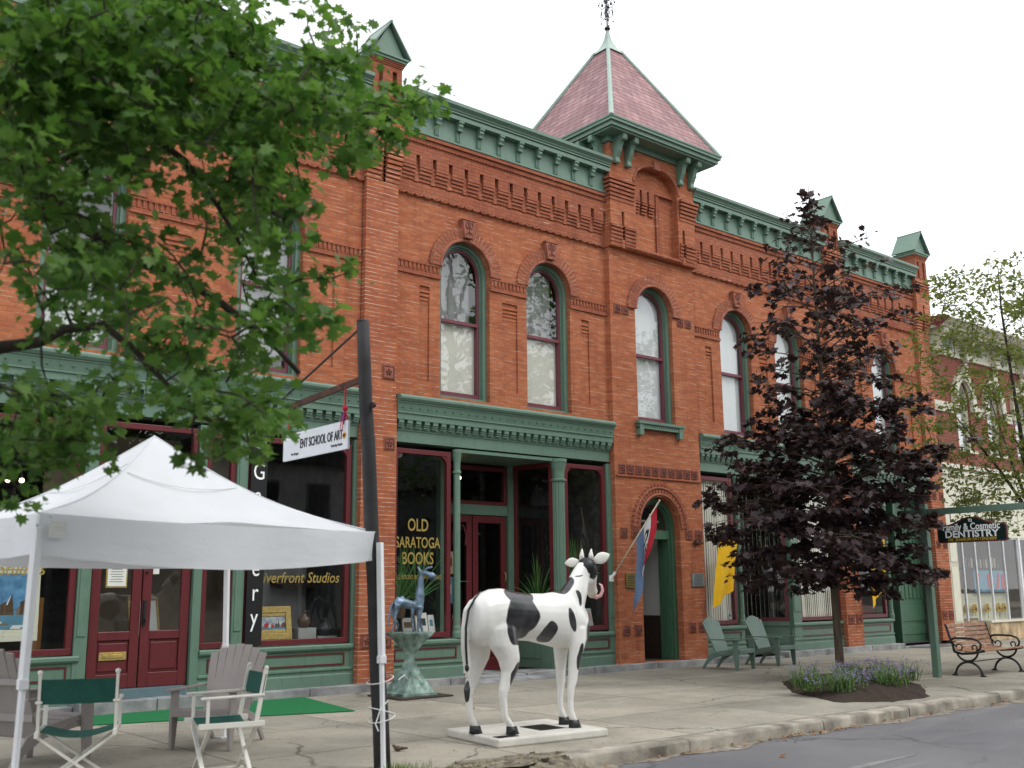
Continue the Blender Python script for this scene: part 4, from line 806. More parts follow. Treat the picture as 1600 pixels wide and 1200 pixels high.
# eaves
ev = MB(); e = hw+.02
def ring(z0, z1, h, inner):
    x0, x1, y0, y1 = cx-h, cx+h, cy-h, cy+h
    ev.box(x0, x1, y0, y0+inner, z0, z1); ev.box(x0, x1, y1-inner, y1, z0, z1); ev.box(x0, x0+inner, y0+inner, y1-inner, z0, z1); ev.box(x1-inner, x1, y0+inner, y1-inner, z0, z1)
ring(EZ-.005, EZ+.035, e+.02, .3); ring(EZ-.07, EZ-.005, e, .3); ring(EZ-.16, EZ-.07, e-.05, .4); ring(EZ-.20, EZ-.16, e-.10, .5)
ev.box(ux0-.06, ux1+.06, YT-.06, 2.56, 11.10, 11.23); ev.box(ux0-.03, ux1+.03, YT-.03, 2.53, 10.98, 11.10) if False else None
ev.build('eave', 'green_paint', bld)
def big_bracket(x, y, dx, dy):
    """scrolled bracket below the tower eave, projecting along (dx, dy)"""
    P = [(0, 11.22), (.35, 11.22), (.35, 11.13), (.30, 11.09), (.25, 11.07), (.21, 11.0), (.17, 10.88), (.10, 10.75), (.11, 10.68), (.07, 10.63), (0, 10.63)]
    w_ = .058; n = len(P)
    vs = [(x+dx*a+(-w_ if dx == 0 else 0), y+dy*a+(-w_ if dy == 0 else 0), z) for a, z in P]+[(x+dx*a+(w_ if dx == 0 else 0), y+dy*a+(w_ if dy == 0 else 0), z) for a, z in P]
    g = MB(); tr = tessellate_polygon([[Vector((a, z, 0)) for a, z in P]])
    g.add(vs, [(i, (i+1) % n, n+(i+1) % n, n+i) for i in range(n)]+[tuple(t_) for t_ in tr]+[tuple(n+i for i in reversed(t_)) for t_ in tr])
    c = Vector((x+dx*.305, y+dy*.305, 11.12)); s = Vector((dy, dx, 0))*(w_+.012)
    g.tube([c-s, c+s], .042, 10)
    c = Vector((x+dx*.07, y+dy*.07, 10.66)); g.tube([c-s, c+s], .045, 10)
    g.build('bracket', 'green_paint', bld, bevel=.006)
for x in (15.36, 15.72, 17.42, 17.80): big_bracket(x, YT, 0, -1)
for y in (.10, .50, 1.6, 2.2):
    big_bracket(ux0, y, -1, 0); big_bracket(ux1, y, 1, 0)
# ---------------------------------------------------------------- upper cornices
CPROF = [(.44, 9.94), (-.03, 9.94), (-.03, 9.965), (-.015, 9.985), (.015, 9.99), (.015, 10.40), (-.13, 10.40), (-.13, 10.475), (-.115, 10.48), (-.115, 10.50), (-.15, 10.505), (-.15, 10.53), (-.135, 10.535), (-.165, 10.56), (-.165, 10.575), (-.155, 10.58), (-.19, 10.61), (-.225, 10.635), (-.225, 10.70), (.44, 10.76)]
def small_bracket(x):
    g = MB()
    P = [(.01, 10.40), (-.12, 10.40), (-.12, 10.35), (-.10, 10.34), (-.105, 10.30), (-.085, 10.275), (-.07, 10.245), (-.075, 10.235), (-.075, 10.21), (-.04, 10.20), (.01, 10.20)]
    g.prism(P, x-.05, x+.05); g.box(x-.062, x+.062, -.127, .01, 10.36, 10.398); g.box(x-.058, x+.058, -.082, .01, 10.212, 10.232)
    for d in (-.034, 0, .034): g.box(x+d-.010, x+d+.010, -.022, .01, 10.0, 10.198)
    g.box(x-.048, x+.048, -.006, .01, 9.995, 10.198)
    return g
proto = None
for x0, x1, first in ((2.75, 9.2, 3.15), (9.9, 15.2, 10.215), (17.92, 23.2, 18.25), (23.9, 27.75, 24.2)):
    g = MB(); g.prism(CPROF, x0+.0, x1-.0); g.build('cornice', 'green_paint', bld)
    x = first
    while x < x1-.12:
        if proto is None:
            proto = small_bracket(0).build('bracket', 'green_paint', bld, world=False, bevel=.004); proto.location.x = x-16.5
        else:
            o = proto.copy(); COL.objects.link(o); o.location.x = x-16.5
        x += .5035
g = MB(); g.box(BX0+.3, 15.1, .6, 11.7, 10.35, 10.5); g.box(18.0, BX1-.3, .6, 11.7, 10.35, 10.5); g.box(15.1, 18.0, 2.6, 11.7, 10.35, 10.5); g.build('flat_roof', 'asphalt_roof', bld)
g = MB(); g.box(BX0+.3, BX1-.3, .42, 11.7, 4.6, 4.8); g.build('upper_floor', 'interior_floor', bld)

# ---------------------------------------------------------------- upper windows
def ring_prof(cx, hw_, zb, zs, rz, w_, y0, y1, g, n=20):
    """flat band of width w_ following an arched outline inward"""
    def path(o):
        h = hw_-o
        return [(cx-h, zb+o*.0)]+[(cx-h, zs)]+[(cx-h*math.cos(math.pi*i/n), zs+(rz-o)*math.sin(math.pi*i/n)) for i in range(1, n)]+[(cx+h, zs)]+[(cx+h, zb)]
    A, B = path(0), path(w_); m = len(A)
    vs = [(a, y0, z) for a, z in A]+[(a, y0, z) for a, z in B]+[(a, y1, z) for a, z in A]+[(a, y1, z) for a, z in B]
    fs = []
    for i in range(m-1):
        fs += [(i, i+1, m+i+1, m+i), (2*m+i, 3*m+i, 3*m+i+1, 2*m+i+1), (m+i, m+i+1, 3*m+i+1, 3*m+i)]
    g.add(vs, fs)
def window(c, h, zb, zs, rz, y, blind='blind_cream', blindfrac=1., sill=None, zmax=None):
    root = None
    g = MB(); ring_prof(c, h-.004, zb, zs, rz, .085, y+.10, y+.30, g); ring_prof(c, h-.088, zb, zs, rz-.085, .03, y+.165, y+.30, g); g.box(c-h+.004, c+h-.004, y+.08, y+.30, zb-.03, zb+.05)
    root = g.build('window', 'green_paint', bld)
    s = MB(); hh = h-.118; ring_prof(c, hh, zb+.05, zs, rz-.118, .045, y+.19, y+.24, s); mz = 6.55
    s.box(c-hh, c+hh, y+.185, y+.25, zb+.05, zb+.15); s.box(c-hh, c+hh, y+.18, y+.26, mz-.03, mz+.03)
    s.box(c-hh, c-hh+.045, y+.242, y+.28, zb+.15, mz-.03); s.box(c+hh-.045, c+hh, y+.242, y+.28, zb+.15, mz-.03)
    s.build('sash', 'maroon_sash', root)
    p = MB(); n = 20; q = hh-.03
    top = [(c+q*math.cos(math.pi*i/n), y+.215, zs+(rz-.15)*math.sin(math.pi*i/n)) for i in range(n+1)]
    p.add([(c-q, y+.215, mz), (c+q, y+.215, mz)]+top, [tuple(range(n+3))]); p.add([(c-q, y+.262, zb+.1), (c+q, y+.262, zb+.1), (c+q, y+.262, mz), (c-q, y+.262, mz)], [(0, 1, 2, 3)])
    p.build('pane', 'old_glass', root)
    if blind:
        b = MB(); zt = zmax or zs+rz-.1; z0 = zb+.08+(1-blindfrac)*(zt-zb)
        b.grid(lambda u, v: (c-hh+.03+(2*hh-.06)*u, y+.295+.004*math.sin(u*18), z0+(zt-z0)*v), 24, 1); b.build('blind', blind, root)
    if zmax and zmax > 6.3:
        b = MB(); b.grid(lambda u, v: (c-hh+.03+(2*hh-.06)*u, y+.42+.03*math.sin(u*26), zmax-.1+(zs+rz-.1-zmax+.1)*v), 40, 1); b.build('lightening_sheet', 'interior_white', root)  # pale wavy sheet added behind the upper panes to lift their black tone
    # dark room behind
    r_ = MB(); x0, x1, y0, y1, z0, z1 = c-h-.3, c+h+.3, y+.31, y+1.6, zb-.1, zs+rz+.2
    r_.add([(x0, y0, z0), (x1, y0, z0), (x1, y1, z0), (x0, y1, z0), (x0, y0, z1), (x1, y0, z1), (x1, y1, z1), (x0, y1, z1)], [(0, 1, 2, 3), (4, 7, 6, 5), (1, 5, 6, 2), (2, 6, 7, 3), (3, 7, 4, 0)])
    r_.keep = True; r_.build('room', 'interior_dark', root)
    return root
kinds = {4.53: ('shade_grey', 1.), 7.49: ('interior_white', .9), 11.48: ('blind_cream', 1), 13.58: ('blind_cream', 1), 19.52: ('shade_grey', 1), 21.62: ('shade_grey', 1), 25.95: ('shade_grey', 1)}
for x0, x1, wins, pans in bays:
    for c, h in wins: window(c, h, WZ, WS, .60, YW, *kinds[c], zmax={4.53: 6.2, 11.48: 6.55, 13.58: 6.62, 7.49: 7.3}.get(c))
tw = window(16.56, .59, 5.05, 7.50, .62, 0, 'shade_grey', 1)
s = MB(); s.box(15.86, 17.30, -.13, .08, 5.0, 5.06); s.box(15.9, 17.26, -.10, .08, 4.90, 4.93)
for i in range(22): s.box(15.92+.06*i, 15.96+.06*i, -.10, .02, 4.93, 5.0)
for x in (15.9, 17.14): s.box(x, x+.12, -.11, .02, 4.76, 5.0)
s.build('sill', 'green_paint', tw)
# ---------------------------------------------------------------- shop cornices
SPROF = [(.40, 4.15), (.11, 4.15), (.11, 4.345), (.095, 4.35), (.095, 4.375), (.08, 4.38), (.08, 4.53), (-.01, 4.53), (-.01, 4.63), (-.035, 4.64), (-.035, 4.665), (-.015, 4.67), (-.045, 4.81), (-.06, 4.82), (-.06, 4.84), (-.085, 4.85), (-.115, 4.89), (-.115, 4.925), (-.10, 4.95), (-.07, 4.965), (.16, 4.99)]
def shop_cornice(x0, x1):
    g = MB(); g.prism(SPROF, x0, x1)
    n = int((x1-x0)/.178); p = (x1-x0)/n
    for i in range(n):
        a = x0+p*(i+.22); b = x0+p*(i+.80)
        g.box(a, b, .0, .08, 4.47, 4.53); g.box(a, b, .02, .08, 4.435, 4.465); g.box(a, b, .04, .08, 4.40, 4.43)
    g.build('shop_cornice', 'green_paint', bld)
    d = MB()
    for i in range(n):
        x = x0+p*(i+.5); d.ball((x, -.035, 4.74), .017, 6, 4)
    d.build('cornice_stud', 'dark_green_paint', bld)
for a, b in ((2.76, 9.19), (9.91, 15.19), (17.93, 23.19), (23.91, 27.74)): shop_cornice(a, b)

# stone plinth course under the shopfronts
g = MB(); rnd = random.Random(3)
def stone_run(x0, x1, y0, y1, z1, step=1.5):
    x = x0
    while x < x1-.01:
        b = min(x1, x+step*rnd.uniform(.7, 1.3)); g.box(x, b-.012, y0+rnd.uniform(-.01, .01), y1, -.1, z1+rnd.uniform(-.004, .004)); x = b
stone_run(2.05, 4.75, -.10, .55, .12); stone_run(4.75, 6.5, -.32, .55, .17); stone_run(6.5, 11.35, -.10, .55, .12); stone_run(11.35, 12.75, -.06, 1.5, .10)
stone_run(12.75, 19.35, -.10, .55, .12); stone_run(19.35, 20.6, .0, 1.6, .04); stone_run(20.6, 25.6, -.12, .55, .13); stone_run(25.6, 28.45, .1, 1.6, .03)
g.build('plinth', 'bluestone', bld, bevel=.01)
g = MB(); g.box(4.95, 6.35, -.05, .3, .17, .285); g.build('doorstep', 'blue_grey_paint', bld)

def bulkhead(x0, x1, y=.0, p=None, z0=.12, rot=0):
    """panelled stall riser with sill moulding and a red outlined panel"""
    o = MB(); 
    pf = [(.35, z0), (-.02, z0), (-.02, z0+.17), (0.0, z0+.19), (0.0, z0+.23), (-.025, z0+.245), (-.025, z0+.27), (.01, z0+.285), (.01, z0+.54), (-.03, z0+.56), (-.05, z0+.585), (-.05, z0+.625), (-.03, z0+.645), (.35, z0+.645)]
    o.prism([(a+y, b) for a, b in pf], x0, x1)
    r = o.build('bulkhead', 'green_paint', p or bld)
    q = MB()
    a, b, c, d = x0+.14, x1-.14, z0+.32, z0+.51
    for u0, u1, v0, v1 in ((a, b, c, c+.022), (a, b, d-.022, d), (a, a+.022, c+.022, d-.022), (b-.022, b, c+.022, d-.022)): q.box(u0, u1, y-.006, y+.03, v0, v1)
    q.build('panel_moulding', 'red_paint', r)
    return r
def shop_window(x0, x1, z0, z1, y=.03, w_=.085, corner=True, parent=None, glassy=.05):
    f = MB()
    f.box(x0, x1, y, y+.09, z0, z0+w_); f.box(x0, x1, y, y+.09, z1-w_, z1); f.box(x0, x0+w_, y, y+.09, z0+w_, z1-w_); f.box(x1-w_, x1, y, y+.09, z0+w_, z1-w_)
    if corner:
        for s, xx in ((1, x0+w_), (-1, x1-w_)):
            pr = [(xx, z1-w_)]+[(xx+s*.17*(1-math.sin(a)), z1-w_-.17*(1-math.cos(a))) for a in [i*math.pi/12 for i in range(7)]]
            f.prism(pr, y+.01, y+.08, 'y')
    fr = f.build('shop_window', 'red_paint', parent or bld, bevel=.006)
    p = MB(); p.add([(x0+w_*.5, y+glassy, z0+w_*.5), (x1-w_*.5, y+glassy, z0+w_*.5), (x1-w_*.5, y+glassy, z1-w_*.5), (x0+w_*.5, y+glassy, z1-w_*.5)], [(0, 1, 2, 3)])
    p.build('pane', 'shop_glass', fr)
    return fr
def post(x0, x1, z0=.12, z1=4.11, y0=-.01, y1=.14, m='green_paint'):
    g = MB(); g.box(x0, x1, y0, y1, z0, z1); g.box(x0+.03, x1-.03, y0-.015, y0, z0+.9, z1-.35) if x1-x0 > .13 else None
    g.build('post', m, bld, bevel=.006)
def column(x, r, y=.02, z0=.78, z1=4.11, flutes=0):
    g = MB()
    if flutes:
        n = flutes*2; vs = []; zs = [z0+.2, z1-.42]
        for z in zs:
            for k in range(n*2):
                a = math.pi*k/n; q = r*(1 if k % 4 < 2 else .90); vs.append((x+q*math.cos(a), y+q*math.sin(a), z))
        m = n*2; g.add(vs, [(k, (k+1) % m, m+(k+1) % m, m+k) for k in range(m)])
    else: g.lathe([(r, z0+.1), (r*.94, z1-.3)], (x, y, 0), 14)
    g.lathe([(r*1.35, z0), (r*1.35, z0+.08), (r*1.15, z0+.12), (r*1.15, z0+.17), (r, z0+.21)], (x, y, 0), 16)
    g.lathe([(r*.9, z1-.46), (r*1.25, z1-.43), (r*1.25, z1-.40), (r*.95, z1-.38), (r*1.0, z1-.25), (r*1.3, z1-.08), (r*1.4, z1-.06), (r*1.4, z1)], (x, y, 0), 16)
    g.build('column', 'green_paint', bld, smooth=False)

# ----- interiors: a room behind each shop
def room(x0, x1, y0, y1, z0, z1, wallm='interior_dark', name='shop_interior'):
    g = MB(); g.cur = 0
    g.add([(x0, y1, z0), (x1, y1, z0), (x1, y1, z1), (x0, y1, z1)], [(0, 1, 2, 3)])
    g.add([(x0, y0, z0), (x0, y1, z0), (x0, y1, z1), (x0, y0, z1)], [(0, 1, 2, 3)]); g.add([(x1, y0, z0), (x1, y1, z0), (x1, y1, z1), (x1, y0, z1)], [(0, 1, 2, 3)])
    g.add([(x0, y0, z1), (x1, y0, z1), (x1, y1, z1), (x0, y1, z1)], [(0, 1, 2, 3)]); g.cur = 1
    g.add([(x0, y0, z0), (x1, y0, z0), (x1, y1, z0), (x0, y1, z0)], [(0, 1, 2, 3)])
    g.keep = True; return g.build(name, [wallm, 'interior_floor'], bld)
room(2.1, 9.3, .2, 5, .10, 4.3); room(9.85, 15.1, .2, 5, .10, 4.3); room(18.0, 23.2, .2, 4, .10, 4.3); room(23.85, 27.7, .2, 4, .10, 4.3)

def snap(): return set(bpy.data.objects)
def recess(before):
    """the shopfronts stand a hand's breadth behind the faces of the brick piers"""
    for o in [o for o in bpy.data.objects if o not in before]:
        if o.parent is bld:
            xs = [c[0] for c in o.bound_box]; cx_ = (min(xs)+max(xs))/2+16.5
        elif o.parent is None: cx_ = o.location.x
        else: continue
        o.location.x += .0087*cx_; o.location.y += .13
SN = snap()
# ----- left shop (gallery)
bulkhead(2.66, 4.80); bulkhead(6.50, 7.02); bulkhead(7.12, 9.10)
shop_window(2.80, 4.72, .78, 4.02); post(4.72, 4.90); post(6.37, 6.50)
shop_window(6.50, 6.99, .78, 4.02, corner=False); post(6.99, 7.17); shop_window(7.17, 9.04, .78, 4.02); post(9.06, 9.19)
g = MB(); g.box(4.90, 6.37, .0, .12, 2.95, 3.13); g.build('transom_bar', 'green_paint', bld)
shop_window(4.90, 6.37, 3.13, 4.05, corner=False)
def leaf_door(x0, x1, z0, z1, y, slot=False, m='red_paint'):
    f = MB(); w_ = .13
    f.box(x0, x0+w_, y, y+.06, z0, z1); f.box(x1-w_, x1, y, y+.06, z0, z1); f.box(x0+w_, x1-w_, y, y+.06, z1-.14, z1); f.box(x0+w_, x1-w_, y, y+.06, .95, 1.07); f.box(x0+w_, x1-w_, y, y+.06, z0, z0+.20)
    f.box(x0+w_, x1-w_, y+.03, y+.05, z0+.20, .95)
    f.box(x0+w_+.03, x1-w_-.03, y+.012, y+.035, z0+.24, .91)
    d = f.build('door', m, bld, bevel=.008)
    p = MB(); p.add([(x0+w_-.01, y+.035, 1.06), (x1-w_+.01, y+.035, 1.06), (x1-w_+.01, y+.035, z1-.13), (x0+w_-.01, y+.035, z1-.13)], [(0, 1, 2, 3)]); p.build('pane', 'shop_glass', d)
    if slot:
        s = MB(); s.box((x0+x1)/2-.19, (x0+x1)/2+.19, y-.008, y+.013, .68, .79); s.box((x0+x1)/2-.14, (x0+x1)/2+.14, y-.016, y-.008, .71, .76); s.build('mail_slot', 'gold', d, bevel=.004)
    return d
d1 = leaf_door(4.92, 5.63, .29, 2.94, .05, slot=True); d2 = leaf_door(5.645, 6.35, .29, 2.94, .05)
g = MB(); g.box(5.655, 5.70, .02, .05, 1.15, 1.50); g.tube([(5.68, .02, 1.2), (5.66, -.04, 1.24), (5.66, -.04, 1.42), (5.68, .02, 1.46)], .012, 6); g.ball((5.69, .03, 1.90), .022, 8, 5); g.ball((5.69, .03, 2.10), .022, 8, 5); g.build('handle', 'plaque_dark', d2)

# notices fixed on the glass are things of their own
def flatthing(name, label, cat, mats, boxes, group=None):
    g = MB()
    for i, bx in enumerate(boxes): g.cur = bx[0]; g.box(*bx[1:])
    c = [sum(v[i] for v in g.v)/len(g.v) for i in range(3)]
    g.v = [tuple(v[i]-c[i] for i in range(3)) for v in g.v]
    o = g.build(name, mats); o.location = c
    return tag(o, label, cat, group)
flatthing('notice', 'white price list in a thin gold frame on the left door of the gallery', 'notice', ['gold', 'paper', 'vase_dark'],
    [(0, 5.12, 5.42, .055, .075, 1.68, 2.12), (1, 5.14, 5.40, .048, .054, 1.70, 2.10)]+[(2, 5.17+.01*(k % 3), 5.36-.02*(k % 2), .0455, .0475, 1.76+.035*k, 1.766+.035*k) for k in range(9)])
flatthing('notice', 'small cream card taped on the right door of the gallery', 'notice', ['paper', 'vase_dark'], [(0, 5.94, 6.13, .07, .074, 1.97, 2.03), (1, 5.97, 6.10, .0675, .0695, 1.99, 2.005)])
flatthing('notice', 'small white square sticker low on the right door glass of the gallery', 'notice', ['paper'], [(0, 5.79, 5.88, .07, .074, 1.87, 1.95)])

def writing(name, label, cat, s, size, origin, m, right=(1, 0, 0), group=None, **kw):
    g = MB()
    for ln in (s if isinstance(s, list) else [(s, size, origin)]): put_text(g, ln[0], ln[1], ln[2], right, **kw)
    c = Vector(origin) if not isinstance(s, list) else Vector(s[0][2])
    g.v = [tuple(Vector(v)-c) for v in g.v]; g.keep = True
    o = g.build(name, m); o.location = c; return tag(o, label, cat, group)
writing('window_lettering', 'faded gold shop lettering across the gallery window right of the doors', 'lettering', 'Riverfront Studios', .215, (8.12, .055, 1.74), 'gold_letter', font_scale=(.93, 1.1), shear=.22, bold=.002)
writing('window_lettering', 'gold shop lettering across the gallery window left of the doors', 'lettering', 'Riverfront Studios', .215, (3.55, .055, 1.86), 'gold_letter', font_scale=(.95, 1.1), shear=.22, bold=.002)
t = thing('book_shop_lettering', (10.42, .05, 2.3), 0, 'gold lettering of the bookshop on the dark window behind the bronze sculpture', 'lettering')
for k, (s_, sz, z, fx) in enumerate((('OLD', .27, 2.62, .80), ('SARATOGA', .235, 2.33, .77), ('BOOKS', .26, 2.05, .78), ('OLD BOOKS BOUGHT & SOLD', .095, 1.79, .78))):
    g = MB(); put_text(g, s_, sz, (10.40, .055, z), font_scale=(fx, 1.12), bold=.004 if k < 3 else 0); 
    # small serifs so the capitals do not read as plain sans
    g.keep = True; g.build('line_of_letters', 'gold_letter', t)

# gallery upright sign board
t = thing('gallery_sign', (7.33, -.03, .75), 0, 'tall narrow black board with white upright letters beside the gallery window', 'sign')
g = MB(); g.box(7.20, 7.47, -.045, -.02, .80, 4.05); g.build('board', 'banner_black', t)
g = MB()
for k, ch in enumerate('Gallery'): put_text(g, ch, .40, (7.335, -.048, 3.33-.372*k), font_scale=(.72, .95))
g.keep = True; g.build('lettering', 'letter_white', t)
g = MB(); g.tube([(7.335+.1*math.cos(a), -.05, 3.88+.06*math.sin(a)) for a in [i*math.pi/8 for i in range(17)]], .006, 4); g.tube([(7.24, -.05, 3.84), (7.3, -.05, 3.90), (7.37, -.05, 3.87), (7.43, -.05, 3.93)], .006, 4); g.build('emblem', 'letter_white', t)

# goods in the gallery windows
def framed(x, y, z, w_, h_, tilt, fm, pm, label, rz=0., fw=.07):
    t = thing('framed_painting', (x, y, z), rz, label, 'painting')
    g = MB(); g.box(-w_/2, w_/2, -.0, .04, 0, fw); g.box(-w_/2, w_/2, 0, .04, h_-fw, h_); g.box(-w_/2, -w_/2+fw, 0, .04, fw, h_-fw); g.box(w_/2-fw, w_/2, 0, .04, fw, h_-fw)
    q = fw*.55; g.box(-w_/2+fw, w_/2-fw, .012, .03, fw, fw+q) ; g.box(-w_/2+fw, w_/2-fw, .012, .03, h_-fw-q, h_-fw)
    a = g.build('frame', fm, t, world=False, bevel=.006)
    a0, a1, z0, z1 = -w_/2+fw*.9, w_/2-fw*.9, fw*.9, h_-fw*.9
    g = MB(); g.box(a0, a1, .024, .035, z0, z1); b = g.build('picture', pm, t, world=False)
    if pm.startswith('picture'):
        r2 = random.Random(len(label)); H_ = z1-z0; W_ = a1-a0
        g = MB(); g.cur = 0; g.box(a0, a1, .0215, .023, z0, z0+.34*H_)
        for k in range(14):
            g.cur = r2.choice([1, 2, 3]); x = a0+W_*r2.uniform(.03, .9); g.prism([(x, z0+H_*.30), (x+W_*r2.uniform(.05, .14), z0+H_*.30), (x+W_*.08, z0+H_*r2.uniform(.42, .62)), (x, z0+H_*r2.uniform(.36, .5))], .019+.0001*k, .0208+.0001*k, 'y')
        for k in range(12):
            g.cur = r2.choice([0, 3, 2]); x = a0+W_*r2.uniform(0, .75); z = z0+H_*r2.uniform(.03, .26); g.box(x, x+W_*r2.uniform(.08, .22), .0188+.0001*k, .0205+.0001*k, z, z+H_*.03)
        g.build('brushwork', ['book_blue', 'vase_clay', 'red_dot' if w_ < .8 else 'interior_tan', 'paper'], b, world=False)
    t.rotation_euler = (-tilt, 0, rz); return t
framed(7.86, .28, .86, .62, .52, .18, 'gold', 'picture_red', 'gold framed painting of a red boat leaning in the gallery window', 0, .10)
framed(3.75, .16, .98, 1.10, 1.05, .05, 'pale_cream', 'picture_blue', 'large cream framed blue seascape behind the left leg of the tent', 0, .10)
framed(6.05, .9, .95, .55, .6, .2, 'gold', 'shade_grey', 'grey print in a thin gold frame seen through the right gallery door', .3, .03)
framed(7.95, 1.8, 1.6, .35, .6, 0, 'gold', 'orange_cloth', 'small upright orange picture on the back wall of the gallery', 0, .05)
flatthing('orange_drape', 'orange cloth hanging inside the left gallery window', 'cloth', ['orange_cloth'], [(0, 4.25, 4.5, .7, .75, .8, 1.55)])
flatthing('display_block', 'white display block on the floor of the gallery window', 'block', ['interior_white'], [(0, 8.3, 8.62, .34, .6, .80, 1.02)])
flatthing('display_block', 'low white display block beside the taller one in the gallery window', 'block', ['interior_white'], [(0, 8.66, 9.0, .34, .6, .80, .88)])
flatthing('wall_shelf', 'dark shelf on the pale wall inside the gallery', 'shelf', ['brown_panel'], [(0, 8.5, 9.6, 1.5, 1.8, 1.72, 1.80), (0, 8.6, 9.5, 1.5, 1.75, 1.66, 1.72)])
flatthing('partition', 'pale grey partition wall inside the gallery', 'partition', ['interior_white'], [(0, 8.3, 9.28, 1.82, 1.9, .12, 2.5)])
flatthing('partition', 'tan partition wall across the back of the gallery', 'partition', ['interior_tan'], [(0, 5.4, 8.28, 2.3, 2.4, .12, 2.9)])
flatthing('partition', 'brown panel behind the small gallery window', 'partition', ['interior_tan'], [(0, 6.55, 7.1, .5, .55, 2.0, 4.0)])
flatthing('partition', 'tan panel seen above the tent in the gallery transom', 'partition', ['interior_tan'], [(0, 4.4, 6.4, .8, .85, 3.0, 3.95)])
def vase(x, y, z, r, h, m, label):
    g = MB(); g.lathe([(.4*r, 0), (.85*r, .18*h), (r, .4*h), (.8*r, .62*h), (.3*r, .76*h), (.25*r, .9*h), (.4*r, h)], n=20); o = g.build('vase', m, smooth=True); o.location = (x, y, z); return tag(o, label, 'vase')
vase(8.46, .46, 1.02, .115, .27, 'vase_clay', 'brown clay vase on the white block in the gallery window')
vase(8.85, .46, .88, .11, .28, 'vase_dark', 'dark blue-grey vase on the low block in the gallery window')
# bulbs
for k, x in enumerate((3.86, 4.04)):
    t = thing('light_bulb', (x, .55, 3.17), 0, ('lit bulb hanging in the gallery window above the tent, the one nearer the frame edge', 'lit bulb hanging in the gallery window above the tent, the one further right')[k], 'light bulb', 'lit bulbs in the gallery window')
    g = MB(); g.ball((0, 0, 0), .035, 10, 7); g.build('globe', 'lit_bulb', t, smooth=True, world=False)
    g = MB(); g.lathe([(.016, .03), (.018, .08), (.004, .085), (.004, 1.0)], n=8); g.build('socket', 'iron', t, world=False)

# ----- middle shop (books)
bulkhead(9.76, 11.34); shop_window(9.86, 11.09, .80, 4.05, corner=True); column(11.22, .065, .03, .78)
g = MB(); g.box(11.30, 11.36, .06, 1.25, .12, .77); g.build('bulkhead', 'green_paint', bld)
p = MB(); p.add([(11.25, .1, .8), (11.75, 1.15, .8), (11.75, 1.15, 4.05), (11.25, .1, 4.05)], [(0, 1, 2, 3)]); p.build('pane', 'shop_glass', bld)
# entrance screen at y = 1.12
YE = 1.12
post(13.28, 13.46, .12, 4.12, YE-.03, YE+.12); g = MB(); g.box(11.72, 13.28, YE-.02, YE+.12, 3.04, 3.24); g.build('transom_bar', 'green_paint', bld, bevel=.008)
shop_window(11.72, 13.28, 3.24, 4.0, YE, .075, corner=False)
post(11.62, 11.74, .12, 4.12, YE-.03, YE+.12)
d3 = leaf_door(11.76, 12.40, .12, 3.03, YE+.01); d4 = leaf_door(12.42, 13.26, .12, 3.03, YE+.01)
g = MB(); g.tube([(13.19, YE, 1.75), (13.19, YE-.05, 1.78), (13.19, YE-.05, 1.9), (13.19, YE, 1.93)], .012, 6); g.build('handle', 'gold', d4)
g = MB()
for s in (-1, 1): g.tube([(12.08+s*.15, YE, 2.45), (12.08+s*.17, YE, 2.65), (12.08+s*.10, YE, 2.82), (12.08, YE, 2.86), (12.08+s*.03, YE, 2.75)], .02, 6)
g.build('scroll_trim', 'red_paint', d3)
g = MB(); g.box(11.3, 13.7, .0, YE+.1, 4.06, 4.12); g.build('porch_ceiling', 'green_paint', bld)
# splayed right side of the entrance
def splay(xa, ya, xb, yb, z0, z1):
    a, b = Vector((xa, ya, 0)), Vector((xb, yb, 0)); d = (b-a).normalized(); n = Vector((d.y, -d.x, 0)); L = (b-a).length
    f = MB()
    def sb(s0, s1, za, zb, t0=-.04, t1=.04):
        vs = []
        for z in (za, zb):
            for s, t_ in ((s0, t0), (s1, t0), (s1, t1), (s0, t1)): q = a+d*s+n*t_; vs.append((q.x, q.y, z))
        f.add(vs, [(0, 1, 2, 3), (7, 6, 5, 4), (0, 4, 5, 1), (1, 5, 6, 2), (2, 6, 7, 3), (3, 7, 4, 0)])
    sb(0, L, z0, z0+.09); sb(0, L, z1-.09, z1); sb(0, .09, z0+.09, z1-.09); sb(L-.09, L, z0+.09, z1-.09)
    fr = f.build('shop_window', 'red_paint', bld)
    p = MB(); p.add([tuple(a+Vector((0, 0, z0+.05))), tuple(b+Vector((0, 0, z0+.05))), tuple(b+Vector((0, 0, z1-.05))), tuple(a+Vector((0, 0, z1-.05)))], [(0, 1, 2, 3)]); p.build('pane', 'shop_glass', fr)
    f = MB(); sb(0, L, .12, z0, -.06, .06); sb(-.0, L, z0-.10, z0-.04, -.09, .09); sb(0, L, .30, .36, -.08, .08); f.build('bulkhead', 'green_paint', bld)
splay(13.44, YE, 13.60, .08, .80, 4.05)
column(13.68, .125, .03, .78, 4.11, 14)
bulkhead(13.45, 15.08); shop_window(13.84, 14.96, .80, 4.05); post(14.97, 15.19)
flatthing('door_sill', 'red painted threshold of the bookshop entrance', 'threshold', ['red_paint'], [(0, 11.76, 13.3, YE-.14, YE+.0, .105, .16)])
# porch lamp
t = thing('porch_lamp', (11.95, .95, 3.75), 0, 'small lit lamp under the entrance ceiling of the bookshop', 'lamp')
g = MB(); g.lathe([(.03, 0), (.03, .3)], n=8); g.build('stem', 'iron', t, world=False); g = MB(); g.ball((0, 0, -.03), .045, 10, 6); g.build('globe', 'lit_lamp', t, smooth=True, world=False)
